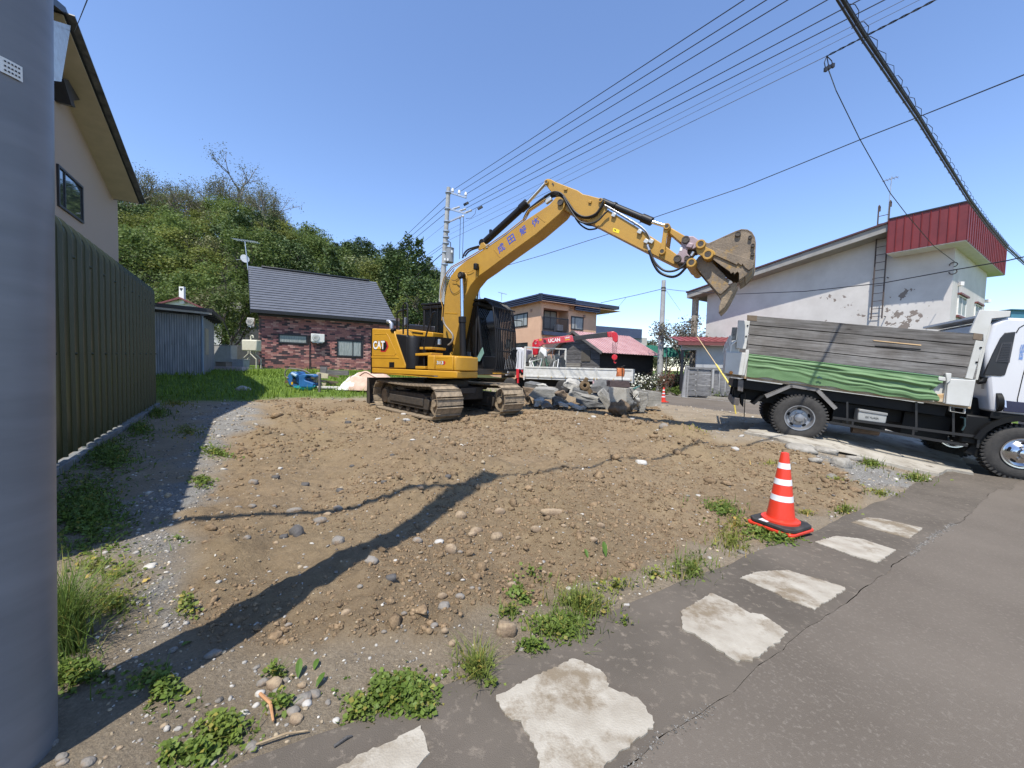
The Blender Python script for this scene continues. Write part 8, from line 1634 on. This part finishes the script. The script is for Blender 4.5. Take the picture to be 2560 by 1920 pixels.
# ================================================================ CONES
cone_red = mat('cone_red', (.66,.045,.020),(.60,.040,.018),6,.35); cone_white = mat('cone_white', (.78,.78,.78), rough=.3); cone_blk = mat('cone_rubber', (.016,.016,.016),(.05,.045,.04),9,.7)
def cone(p, lab, s, yaw, weight=True, tilt=0.0):
    t = thing('traffic_cone', lab, 'traffic cone', M=Matrix.Translation(p) @ rotz(yaw) @ Matrix.Rotation(tilt, 4, 'Y') @ Matrix.Scale(s, 4)); b0 = .03
    obj('base_plate', MB().prism([(x, y, 0) for x, y in ((-.21,-.19),(-.19,-.21),(.19,-.21),(.21,-.19),(.21,.19),(.19,.21),(-.19,.21),(-.21,.19))],(0,0, b0)), cone_red, t, bevel=.008)
    if weight:
        obj('rubber_weight', MB().prism([(x, y, b0 + .003) for x, y in ((-.207,-.15),(-.15,-.207),(.15,-.207),(.207,-.15),(.207,.15),(.15,.207),(-.15,.207),(-.207,.15))],(0,0,.036)), cone_blk, t, bevel=.008); b0 = .068
        obj('label', MB().span((-.20,.02, b0 + .002),(-.13,.10, b0 + .004)), cone_white, t)
    obj('collar', MB().lathe([(.165, b0),(.165, b0 + .022),(.150, b0 + .032),(.128, b0 + .034)],40), cone_red, t, smooth=40)
    zt = .735; rb, rt = .126,.036; R_ = lambda z: lerp(rb, rt, (z - b0) / (zt - b0)); fr = [1,.78,.72 - .01,.70]
    # from the top down: red cap, white, red, white, red, white, red
    ys_ = [0,.135,.222,.382,.470,.632,.720,1.0]; zz = [lerp(zt, b0 + .03, y) for y in ys_]
    body = MB(); body.lathe([(R_(z), z) for z in reversed(zz)] + [(rt * .92, zt + .012),(rt * .5, zt + .018),(.001, zt + .018)],48); obj('cone_body', body, cone_red, t, smooth=40)
    for k in (1,3,5): obj('white_band', MB().lathe([(R_(zz[k + 1]) + .0012, zz[k + 1]),(R_(zz[k]) + .0012, zz[k])],48), cone_white, t, smooth=40)
    return t
cp0 = ground(1949,1326); hpx = (1326 - 1134) * cp0.y / F_PX; cone(cp0 + V((0,0,.035)), 'large red traffic cone with white bands on a black rubber base, by the pavement edge', hpx / .755, rad(28), tilt=rad(1))
cfp = at(1658,1004,18.9); cfp.z = H(cfp.x, cfp.y) + .02; cone(cfp, 'small looking red and white cone standing in the street beside the concrete wall piece', .95,.3, False)
# ================================================================ RUBBLE
ZQ = zc(1300,920,5.821)
cg = mat('rubble_concrete', (.30,.285,.25),(.19,.18,.155),3,.92,.8,25, c3=(.55,.53,.50), c3amt=.40, c3scale=5); cdk = mat('rubble_dark_concrete', (.15,.148,.14),(.085,.085,.08),4,.92,.8,25, c3=(.30,.30,.30), c3amt=.38, c3scale=6); cwh = mat('rubble_pale_concrete', (.42,.40,.355),(.27,.255,.22),5,.92,.9,25, c3=(.10,.10,.095), c3amt=.40, c3scale=7); cbr = mat('rubble_earthy', (.22,.155,.098),(.12,.085,.055),6,.95,.9,25)
fac = V((.12,1,0)).normalized()
def chunk(ps, D, dep, m_, lab, tilt=(0,0), name='concrete_block', cat='concrete block', rough_=.025, sub=2, on_ground=True):
    P = [at(*ZQ(*p), D) for p in ps]; c = sum(P, V()) / len(P); base = V((c.x, c.y, min(p.z for p in P)))
    bm = bmesh.new(); mb = MB().prism([p - base for p in P], V((tilt[0], dep, tilt[1]))); me = mb.mesh(name, m_); bm.from_mesh(me)
    bmesh.ops.triangulate(bm, faces=[f for f in bm.faces if len(f.verts) > 4]); bmesh.ops.subdivide_edges(bm, edges=bm.edges, cuts=sub, use_grid_fill=True)
    for v in bm.verts: n_ = v.normal; v.co += n_ * rough_ * float(fbm(np.array(v.co.x * 5 + base.x), np.array(v.co.y * 5 + v.co.z * 7),1,3,77)) * 1.5
    bm.to_mesh(me); bm.free(); o = link(name, me); o.matrix_world = Matrix.Translation(base); return tag(o, lab, cat, None)
chunk([(205,310),(490,318),(545,345),(535,450),(400,460),(205,455),(125,400)],12.0,.55, cg, 'broad grey concrete footing block at the track end of the rubble pile', (.1,.05))
chunk([(45,280),(240,312),(125,395),(195,545),(100,500),(60,420)],12.3,.5, cbr, 'brown earthy block behind the excavator track at the end of the rubble pile')
chunk([(70,212),(255,255),(255,300),(60,275)],12.7,.35, cdk, 'hollow grey beam lying on top of the rubble nearest the excavator', (.2,.05))
chunk([(245,245),(380,250),(480,300),(300,305)],12.6,.3, cwh, 'pale broken lump on top of the footing block', rough_=.06)
chunk([(480,440),(560,415),(700,490),(708,560),(560,545),(490,545)],11.6,.4, cdk, 'dark grey chunk low in the rubble in front of the footing block', rough_=.05)
chunk([(520,370),(640,332),(705,390),(665,450),(600,458)],11.8,.4, cbr, 'brown stained rock between the footing block and the stacked slabs', rough_=.06)
chunk([(560,515),(600,505),(705,525),(700,570),(580,560)],11.3,.2, cwh, 'small white slab at the foot of the rubble pile', rough_=.03)
chunk([(210,470),(340,465),(370,500),(330,545),(210,550)],11.6,.25, cwh, 'pale toothed fragment below the footing block', rough_=.09)
chunk([(310,545),(380,505),(470,530),(480,575),(330,580)],11.3,.3, cdk, 'rounded blue grey lump at the foot of the footing block', rough_=.06)
chunk([(635,230),(690,208),(790,215),(855,270),(845,330),(700,300),(635,262)],12.3,.5, cwh, 'white faced broken slab topping the middle of the rubble pile', (.15,.1), rough_=.06)
chunk([(775,308),(990,348),(1003,398),(800,372),(760,340)],12.0,.45, cdk, 'smooth dark grey slab in the middle of the stack', (.1,.08))
chunk([(705,372),(780,350),(1165,452),(1155,498),(1000,478),(715,405)],11.8,.5, cg, 'long white edged slab across the middle of the rubble stack', (.12,.08), rough_=.04)
chunk([(815,455),(960,470),(1225,520),(1245,575),(1000,570),(815,505)],11.6,.5, cdk, 'long lowest dark slab of the rubble stack', (.12,.05), rough_=.04)
chunk([(1030,280),(1165,258),(1275,335),(1290,410),(1150,385)],12.0,.35, cdk, 'flat dark grey slab tilted beside the tall block', (.2,.2), rough_=.02)
chunk([(1120,382),(1180,338),(1300,480),(1330,650),(1255,600)],11.6,.35, cg, 'pale slab leaning against the tall block', (.15,.1))
chunk([(735,545),(850,530),(960,580),(930,605),(760,590)],11.2,.25, cwh, 'low heap of pale broken pieces before the stacked slabs', rough_=.1)
chunk([(1000,245),(1120,232),(1160,262),(1040,280)],12.4,.3, cwh, 'white crumbling lump behind the tilted dark slab', rough_=.08)
chunk([(1310,188),(1600,192),(1600,285),(1310,275)],10.75,.40, mat('red_brown_block', (.085,.058,.055),(.055,.04,.04),5,.9,.6,30), 'dark red brown block capping the tall concrete block', rough_=.012)
chunk([(1290,278),(1545,300),(1555,620),(1320,610)],10.6,.55, mat('rubble_tan_concrete', (.40,.375,.32),(.29,.265,.22),3,.92,.6,30), 'tall pale concrete block standing on end under the red brown cap', (.55,.0), rough_=.015)
chunk([(1655,318),(1850,370),(1862,500),(1805,645),(1745,640),(1700,500),(1650,430)],11.0,.25, cg, 'upright triangular grey slab next to the tall block', (.1,0), rough_=.02)
chunk([(1640,308),(1700,310),(2060,362),(2060,545),(1870,565),(1640,520)],11.6,.25, cg, 'long low concrete wall piece reaching toward the small cone', (.05,0), rough_=.012)
for k, (x, y, w, h_, m_, lab) in enumerate([(1430,590,150,130, cbr, 'clod of brown earth hanging at the foot of the tall block'),(1600,540,90,110, cdk, 'tangle of dark rubble between the tall block and the upright slab'),(1655,460,80,90, cwh, 'broken pale lump with bent bars above the tangle')]):
    c = at(*ZQ(x, y),10.5 + .2 * k); r_ = w * c.y / F_PX / 5.821; v = ico(3)[0]; d = .95 + 1.1 * np.array([float(fbm(np.array(a[0] * 1.7 + k * 9), np.array(a[1] * 2 + a[2] * 2.6),1,4,7)) for a in v]) + RNG.uniform(-.08,.08, len(v)); v = v * d[:, None] * np.array([r_, r_ * .8, r_ * h_ / w])
    o = link('earth_clod' if k == 0 else 'rubble_lump', np_mesh('earth_clod', v, ico(3)[1], m_)); o.matrix_world = Matrix.Translation(c); tag(o, lab, 'clod' if k == 0 else 'rubble')
rb_ = MB(); rr = random.Random(3)
for k in range(9): a = at(*ZQ(1600 + rr.uniform(-20,60),480 + rr.uniform(-40,60)),10.7); rb_.tube([a, a + V((rr.uniform(-.1,.1),0,.12)), a + V((rr.uniform(-.2,.2), rr.uniform(-.1,.1), rr.uniform(.1,.3)))],.008,5)
o = obj('reinforcing_bars', rb_, tblk); o['kind'] = 'stuff'
st_c = at(*ZQ(940,260),12.1); ts = thing('rusty_casting', 'brown rusty lump with a round hole on top of the rubble pile', 'scrap', st_c)
obj('body', MB().lathe([(.055,-.07),(.16,-.07),(.17,.05),(.12,.08),(.055,.08)],20, Matrix.Rotation(rad(80),4, 'X'), closed=True).box((.02,0,.16),(.12,.12,.22), Matrix.Rotation(.5,4, 'Y')).box((.13,0,-.16),(.2,.14,.18), Matrix.Rotation(.8,4, 'Y')), mat('rusty_brown', (.17,.115,.055),(.10,.065,.035),8,.9,.6,30), ts, bevel=.02)
sb = at(*ZQ(1458,122),10.9); bag = thing('orange_bag', 'small orange sack standing on the red brown block below the crane hook', 'bag', sb); om = mat('orange_cloth', (.60,.20,.07),(.48,.14,.05),9,.8,.5,30)
def bagf(u, v): a = u * 2 * math.pi; r_ = .115 + .012 * math.sin(a * 3 + v * 4) - .03 * (v - .5) ** 2; return V((r_ * 1.0 * math.cos(a), r_ * .7 * math.sin(a), v * .23 + .008 * math.sin(a * 2)))
obj('sack', MB().grid(bagf, 24,8), om, bag, smooth=60); obj('strap', MB().tube([(-.11,-.06,.2),(-.10,0,.28),(.02,0,.27),(.12,-.02,.31)],.010,6).tube([(.02,-.1,.23),(.03,-.12,-.25)],.012,6), tblk, bag)
# green strip of plastic on the rubble
tag(obj('plastic_strip', MB().tube([at(*ZQ(1610,300),10.9), at(*ZQ(1660,300),10.9), at(*ZQ(1740,265),11.4)],.025,6), mat('green_plastic', (.05,.25,.18),(.03,.04,.035),4,.4)), 'short green and black strip sticking out behind the tall concrete block', 'strip')
# ================================================================ THINGS AT THE BACK OF THE LOT
ZK = zc(660,900,6.506)
bt = ground(752,970); att = thing('crusher_attachment', 'blue hydraulic crusher attachment lying on the ground in front of the brick house', 'machine attachment', bt); bluep = mat('machine_blue', (.035,.15,.36),(.025,.10,.26),4,.4, c3=(.06,.07,.08), c3amt=.38, c3scale=7)
DA = bt.y; Pk = lambda x, y, d=0.0: at(*ZK(x, y), DA + d) - bt
obj('housing', MB().prism([Pk(*p) for p in [(360,300),(400,230),(440,190),(520,190),(560,240),(545,455),(480,450),(400,400)]],(0,.6,0)), bluep, att, bevel=.03); obj('ring', MB().lathe([(.26,-.08),(.33,-.08),(.33,.08),(.26,.08)],28, Matrix.Translation(Pk(590,330,.3)) @ Matrix.Rotation(rad(70),4, 'Y') @ Matrix.Rotation(.2,4, 'X'), closed=True), mat('machine_blue_black', (.02,.03,.05), rough=.5), att, smooth=40)
obj('jaw', MB().prism([Pk(*p) for p in [(560,250),(640,230),(800,235),(840,260),(830,290),(700,250),(650,300),(660,330),(800,380),(790,440),(560,440)]],(0,.5,0)), bluep, att, bevel=.02); obj('piston', MB().cyl(Pk(450,220,-.05), Pk(530,260,-.05),.06,12), mat('pale_blue', (.30,.42,.55), rough=.4), att)
for k in range(3): obj('hose', MB().tube([Pk(*p, .1 * k) for p in curve([(395,300),(345,260),(350,180),(400,140),(520,145),(640,165 + 8 * k),(740,215)])],.022,6), hosegrey, att, smooth=60)
obj('pin', MB().cyl(Pk(365,352,-.06), Pk(365,352,.1),.06,14), mat('rusty_brown', (.17,) * 3), att); obj('label', MB().prism([Pk(*p, -.01) for p in [(440,358),(470,358),(470,400),(440,400)]],(0,.005,0)), signyel, att)
tr0 = ground(762,972); tag(obj('teal_tray', MB().lathe([(.001,0),(.30,.0),(.36,.11),(.34,.11),(.29,.02),(.001,.02)],28, Matrix.Translation(ground(762,973)) @ Matrix.Rotation(.12,4, 'X')), mat('teal_plastic', (.02,.36,.36), rough=.35), smooth=40), 'shallow teal plastic tub in front of the blue attachment', 'tub')
plt = ground(800,970); pal = thing('pallet', 'weathered cream pallet leaning on its side next to the blue attachment', 'pallet', plt); DP_ = plt.y; Pp = lambda x, y, d=0.0: at(*ZK(x, y), DP_ + d) - plt; pwm = mat('cream_boards', (.52,.46,.32),(.40,.34,.23),5,.8, rnd=.1)
for ps, d in (([(880,200),(1040,225),(1035,300),(870,290)],0),([(760,300),(1010,330),(1000,370),(770,345)],.15),([(830,370),(1010,375),(990,440),(790,455)],.05),([(800,360),(860,200),(905,205),(850,370)],-.05)): obj('board', MB().prism([Pp(*p, d) for p in ps],(0,.04,0)), pwm, pal)
wdm = mat('old_wood', (.24,.18,.12),(.15,.11,.075),6,.9, rnd=.15)
for i, (a, b_) in enumerate((((980,230),(1215,275)),((1000,345),(1200,365)),((1040,360),(1160,405)),((690,280),(850,290)))):
    p, q_ = at(*ZK(*a), DP_ + .2), at(*ZK(*b_), DP_ + .5); o = obj('wood_board', MB().beam(p, q_, .12,.07), wdm); tag(o, ['brown board sticking out from the top of the cream pallet', 'brown board lying across the middle of the cream pallet', 'short brown board low behind the cream pallet', 'pale board lying over the jaw of the blue attachment'][i], 'board')
p, q_ = ground(793,974), ground(905,975); tag(obj('white_pipe', MB().cyl(p + V((0,0,.07)), q_ + V((0,0,.07)),.07,12), mat('pipe_white', (.52,.50,.45),(.38,.36,.32),6,.7), smooth=50), 'long pale pipe lying along the gravel in front of the pallet', 'pipe')
p = ground(799,980); tag(obj('stake', MB().box(p + V((0,0,.33)),(.07,.07,.70)), mat('grey_stake', (.14,.13,.125), rough=.9)), 'dark upright stake in front of the cream pallet', 'stake')
for i, (a, b_, zt) in enumerate(((800,816,917),(815,870,925))):
    pa = at(a, 938,15.5); pb2 = at(b_, 938,15.5); zt_ = at(a, zt, 15.5).z; o = obj('grey_boards', MB().prism([pa, pb2, V((pb2.x, pb2.y, zt_)), V((pa.x, pa.y, zt_))],(0,.08,0)), gw_); tag(o, ['bundle of upright grey boards by the brick house wall', 'low grey plank edging along the foot of the brick house'][i], 'board')
# tarp bundle: crumpled white and pink sheets
tb = ground(905,973); tbp = thing('tarp_bundle', 'crumpled heap of white and pale pink sheets behind the excavator tail', 'tarp', tb)
def heap(u, v, L=2.2, W=1.4, hh=.75):
    x = (u - .35) * L; y = (v - .5) * W; e = max(0,1 - (2 * u - 1) ** 4) * max(0,1 - (2 * v - 1) ** 2) ** .6
    return V((x, y, e * hh * (.75 + .35 * float(fbm(np.array(u * 3), np.array(v * 3),1,2,5))) + .10 * e * abs(math.sin(u * 9 + v * 14 + 2 * math.sin(v * 5))) + .05 * e * math.sin(v * 32 + u * 6)))
mb = MB().grid(heap, 60,34); fl_ = [0 if (u_ := (i % 60) / 60) < .22 + .1 * math.sin(i // 60) else 1 for i in range(60 * 34)]; mb.mi = fl_
obj('sheet', mb, [mat('sheet_white', (.70,.69,.66),(.60,.59,.56),5,.7), mat('sheet_pink', (.58,.42,.33),(.46,.30,.22),3,.75)], tbp, smooth=60)
obj('strap', MB().tube([heap(.2 + .7 * t, .22 + .1 * math.sin(t * 5)) + V((0,-.01,.02)) for t in np.linspace(0,1,16)],.012,5), mat('brown_strap', (.20,.10,.06), rough=.8), tbp)
# small clutter between grey shed and brick house
for i, (px, py, D, w, h_, m_, lab, cat) in enumerate([(556,905,20.5,.9,1.25, mat('grey_cabinet', (.34,.33,.31), rough=.7), 'grey metal cabinet in the shade between shed and brick house', 'cabinet'),(590,912,20.0,.75,.55, mat('grey_box', (.33,.34,.34), rough=.8), 'low grey concrete planter box beside the garden tree', 'planter'),(552,903,19.6,.55,.4, mat('carton', (.25,.2,.15), rough=.8), 'small box on the step in front of the grey cabinet', 'box')]):
    p = at(px, py, D); p.z = H(p.x, p.y) - .02; t = thing(cat.replace(' ', '_'), lab, cat, p); obj('body', MB().span((-w / 2,0,0),(w / 2,.5, h_)), m_, t, bevel=.02); obj('lid', MB().span((-w / 2 - .02,-.02, h_ + .002),(w / 2 + .02,.52, h_ + .03)), m_, t, bevel=.01)
p = at(564,915,19.4); tag(obj('step', MB().box((p.x, p.y + .3, H(p.x, p.y) + .08),(1.6,.5,.22)), mat('pink_step', (.50,.40,.40), rough=.8), bevel=.01), 'pale pink step in the gap beside the grey shed', 'step')
# ================================================================ POLES AND WIRES
cpole = mat('concrete_pole', (.36,.36,.35),(.27,.27,.26),3,.85,.2,30); insul = mat('white_insulator', (.78,.78,.76), rough=.25); wirem = mat('cable_black', (.018,.018,.022), rough=.5); wiret = mat('cable_thin_grey', (.10,.10,.115), rough=.5)
ZT = zc(1080,450,6.633); PD = 25.0
pb = at(1110,800, PD); pt_ = at(*ZT(276,125), PD); pbase = V((pt_.x - (pt_.z - H(pt_.x, pt_.y)) * .044, pt_.y, H(pt_.x, pt_.y) - .2))
up_ = thing('utility_pole', 'tall concrete utility pole with crossarms and transformer behind the excavator boom', 'utility pole', pbase)
Q = lambda x, y, d=0.0: at(*ZT(x, y), PD + d) - pbase
obj('shaft', MB().tube([(0,0,0), lerp(V(), pt_ - pbase, .5), pt_ - pbase],[.21,.175,.125],20), cpole, up_, smooth=50)
for a, b_ in (((290,205),(570,295)),((285,480),(555,555)),((265,700),(500,595))): obj('crossarm', MB().beam(Q(*a), Q(*b_, -.3),.09,.09), steel, up_)
for x, y in ((343,165),(452,195),(560,228)): p = Q(x, y); obj('insulator', MB().lathe([(.05,-.24),(.05,-.12),(.085,-.1),(.09,0),(.06,.04),(.06,.10),(.001,.12)],14, Matrix.Translation(p)), insul, up_, smooth=40)
for a, b_ in (((330,490),(460,445)),((440,520),(560,480)),((540,550),(660,500))): obj('strain_insulator', MB().tube([Q(*a), lerp(Q(*a), Q(*b_),.3), lerp(Q(*a), Q(*b_),.6), Q(*b_)],[.05,.07,.05,.07],10), mat('grey_insulator', (.45,.45,.44), rough=.3), up_)
for x, y in ((565,395),(798,462)): obj('clamp', MB().box(Q(x, y),(.34,.12,.12), Matrix.Rotation(rad(-30),4, 'Y')), wirem, up_)
for x, y in ((460,630),(515,600)): obj('insulator', MB().cyl(Q(x - 12, y + 8), Q(x + 12, y - 8),.07,10), insul, up_)
trf = Q(275,1260); obj('transformer', MB().cyl(trf + V((.06,0,-.42)), trf + V((.06,0,.45)),.27,20).cyl(trf + V((.06,0,.45)), trf + V((.06,0,.50)),.29,20), mat('transformer_grey', (.23,.24,.25),(.18,.19,.2),3,.5), up_, bevel=.015)
for x, y in ((215,1320),(265,1325),(330,1190)): obj('bushing', MB().cyl(Q(x, y, -.3) - V((0,0,.06)), Q(x, y, -.3) + V((0,0,.08)),.06,10), insul, up_)
for y in (210,480,690,850,950,1050,1200,1400): p = Q(lerp(276,205,(y - 125) / 1400), y); obj('pole_band', MB().cyl(p - V((0,0,.04)), p + V((0,0,.04)),.19 + .03 * (y / 1400),18), steel, up_)
dn = MB(); dn.tube([Q(470,650), Q(462,1000), Q(455,1310)],.018,5).tube([Q(525,620), Q(515,950), Q(505,1280)],.018,5).tube([Q(730,485), Q(715,560), Q(650,630), Q(560,640)],.014,5).tube([Q(265,1010), Q(310,1040), Q(310,1110), Q(270,1180)],.03,5).tube([Q(185,1080), Q(195,1150), Q(185,1300)],.05,5)
obj('drop_wire', dn, wirem, up_)['kind'] = 'stuff'
WN = {}
def wire(pts_, r_, lab, m_=None, sag=0.0, n_=14, name='power_line', group=None, taper=None):
    P = []
    for i in range(len(pts_) - 1):
        for k in range(n_): t = k / n_; p = lerp(pts_[i], pts_[i + 1], t); P.append(p - V((0,0, sag * 4 * t * (1 - t))))
    P.append(pts_[-1]); o = obj(name, MB().tube(P, r_, 5), m_ or wirem); return tag(o, lab, 'wire', group)
DN = 9.5
def run(a, c, lab, r_=.013, m_=None, D0=PD, D1=DN, ext=.55, mid=None):
    A, C = at(*a, D0), at(*c, D1); E = C + (C - A) * ext * .35; pts_ = [A] + ([mid] if mid else []) + [C, E]; return wire(pts_, [r_] * (14 * (len(pts_) - 1) + 1), lab, m_)
run((1134,474),(1860,0), 'uppermost wire from the first insulator of the top crossarm'); run((1150,479),(1916,0), 'second wire from the top crossarm of the tall utility pole'); run((1166,485),(1969,0), 'third wire, from the outer end of the top crossarm')
run((1169,507),(2068,0), 'fourth wire, nearest the pole on the lower crossarm'); run((1164,521),(2149,0), 'fifth wire, from the middle of the lower crossarm'); run((1180,525),(2211,0), 'sixth wire, from the outer end of the lower crossarm')
run((1122,575),(2260,0), 'thin grey wire above the lowest strand, passing under the crossarms', .007, wiret); run((1122,587),(2290,4), 'second thin grey wire under the crossarms', .006, wiret)
A, B2 = at(1121,601, PD), at(2067,140,10.5); wire([A, B2],.009, 'grey strand running from the utility pole to the dark wire splitter', wiret)
C2 = at(2338,0,8.6); tw1 = []; 
tg = thing('wire_splitter', 'dark cluster of wire joints hanging high beside the twisted cable', 'wire joint', B2)
for k, (x, y) in enumerate(((1070,400),(1088,388),(1110,378))): p = at(*zc(1600,0,2.304)(x, y),10.5) - B2; obj('joint', MB().tube([V(), p * .5 + V((.05 * (k - 1),0,0)), p],.012,5).box(p, (.07,.06,.10)), wirem, tg)
for sgn in (1,-1): P = [lerp(B2, C2 + (C2 - B2) * 1.6, t) + V((.014 * math.cos(83 * t) * sgn, 0,.014 * math.sin(83 * t) * sgn)) for t in np.linspace(0,1,104)]; tag(obj('twisted_cable', MB().tube(P, .012,5), wirem), 'strand of the twisted cable that climbs from the splitter to the top of the view', 'wire', 'strands of the twisted cable')
dp_ = [at(x, y, lerp(10.5,16.8, k / 6)) for k, (x, y) in enumerate([(2071,174),(2090,226),(2149,347),(2225,482),(2268,538),(2333,614),(2390,657)])]; wire(dp_, .012, 'dark drop wire hanging from the splitter down to the white building corner', n_=3)
sg = [(2560,187,9),(2290,295,11.6),(2151,349,13),(1991,414,14.8),(1860,467,16.4),(1632,545,19),(1522,585,20.5),(1360,637,22.5),(1235,673,24),(1118,704,25)]; P = [at(*p) for p in sg]; P.insert(0, P[0] + (P[0] - P[1]) * 4); wire(P, [.016] * (3 * (len(P) - 1) + 1), 'long sagging black cable passing behind the boom across the sky to the utility pole', n_=3)
for a, c, lab, r_, m_ in (((1116,493),(975,627), 'upper of three wires leaving the utility pole toward the hill', .016, wirem),((1115,515),(989,624), 'middle of three wires leaving the utility pole toward the hill', .016, wirem),((1114,533),(994,632), 'lower of three wires leaving the utility pole toward the hill', .016, wirem),((1114,560),(1003,650), 'faint thin wire below the three wires toward the hill', .008, wiret),((1109,609),(1038,658), 'upper of the two grey service wires left of the transformer', .014, wiret),((1107,617),(1040,665), 'lower of the two grey service wires left of the transformer', .014, wiret),((1108,632),(1026,703), 'dark service cable going down toward the hill from the transformer', .026, wirem)):
    A, C = at(*a, PD), at(*c, 40); wire([A, C], r_, lab, m_)
# concrete pole across the street
cpb = at(1648,965,28); cpb.z = H(cpb.x, cpb.y); cpt = at(1659.5,701,28); cpo = thing('concrete_pole', 'plain grey concrete utility pole beside the far kerb in front of the white flowering shrubs', 'utility pole', cpb)
obj('shaft', MB().tube([(0,0,-.2),(cpt - cpb) * .5, cpt - cpb],[.235,.19,.135],20), cpole, cpo, smooth=50); pp_ = at(1650,856,27.75) - cpb; obj('label_plate', MB().box(pp_, (.10,.02,.34)), white_p, cpo)
for y in (720,727): p = at(1658.7, y, 28) - cpb; obj('pole_band', MB().cyl(p - V((0,0,.05)), p + V((0,0,.05)),.16,16), darksteel, cpo)
wire([at(1657,722,28), at(1590,738,29.5), at(1502,757,31.5)],.02, 'black wire from the plain concrete pole to the navy roof of the orange house', n_=6); wire([at(1565,744,29.8), at(1545,768,30.5), at(1520,785,31), at(1494,790,31.5)],.010, 'thin slack wire drooping beside the orange house roof', wiret, n_=5)
P = [at(1661,722,28), at(1700,727,25.5), at(1834,735.5,20), at(2011,728.5,16), at(2205,708,13.2), at(2384,675,11.5), at(2516,652,10.4), at(2700,610,9)]; wire(P, [.016] * (6 * 7 + 1), 'black cable from the plain concrete pole passing in front of the white building', n_=6)
wire([at(1664,724,28), at(1701,777,31)],.009, 'thin guy wire from the plain concrete pole down to the rosy tree', wiret)
# thick cable bundle with spiral hanger from the near grey pole
ctop = PT + V((0,0,-.12)); dirb = V((.83,.55,0)).normalized(); nrb = V((-.55,.83,0)).normalized(); ZW = zc(1600,0,2.304)
bpts = [on_plane(*ZW(x, y), ctop, nrb) for x, y in ((1150,-30),(1290,200),(1450,440),(1610,680),(1760,925),(1900,1150),(2010,1300),(2115,1425),(2230,1530))]
bund = thing('cable_bundle', 'thick black cable bundle with spiral hanger crossing the sky above the red parapet', 'cable', ctop); Pb_ = [ctop] + bpts; Pl = []
for i in range(len(Pb_) - 1):
    for k in range(8): Pl.append(lerp(Pb_[i], Pb_[i + 1], k / 8) - ctop)
obj('main_cable', MB().tube(Pl, .019,8), wirem, bund, smooth=60); obj('second_cable', MB().tube([p + V((0,0,-.05)) + nrb * .014 for p in Pl],.012,6), wirem, bund, smooth=60); obj('carrier_strand', MB().tube([p + V((0,0,.05)) for p in Pl],.007,6), wirem, bund)
sp_ = []; Lt = 0; prev = Pl[0]; tt_ = 0
dens = []
for i in range(len(Pl) - 1):
    L_ = (Pl[i + 1] - Pl[i]).length; m = max(2, int(L_ / .05))
    for k in range(m): p = lerp(Pl[i], Pl[i + 1], k / m); Lt += L_ / m; a = Lt / .36 * 2 * math.pi; sp_.append(p + nrb * .055 * math.cos(a) + V((0,0,.01 + .075 * math.sin(a))))
obj('spiral_hanger', MB().tube(sp_, .004,4), wirem, bund)
# other half of the bundle, off to the house side, and the roof service wire
wire([PB + Lp * .87, PB + Lp * .87 + V((-7.5,-3.4,.3))],.04, 'continuation of the thick cable from the near grey pole, over the lean-to', sag=.25); a = on_plane(*Z6(550,240), HL0 + BV * .8, BV); e_ = at(*Z6(650,-10),4.2); wire([a, e_],.005, 'short dark service wire rising from the ridge of the pinkish gable house')
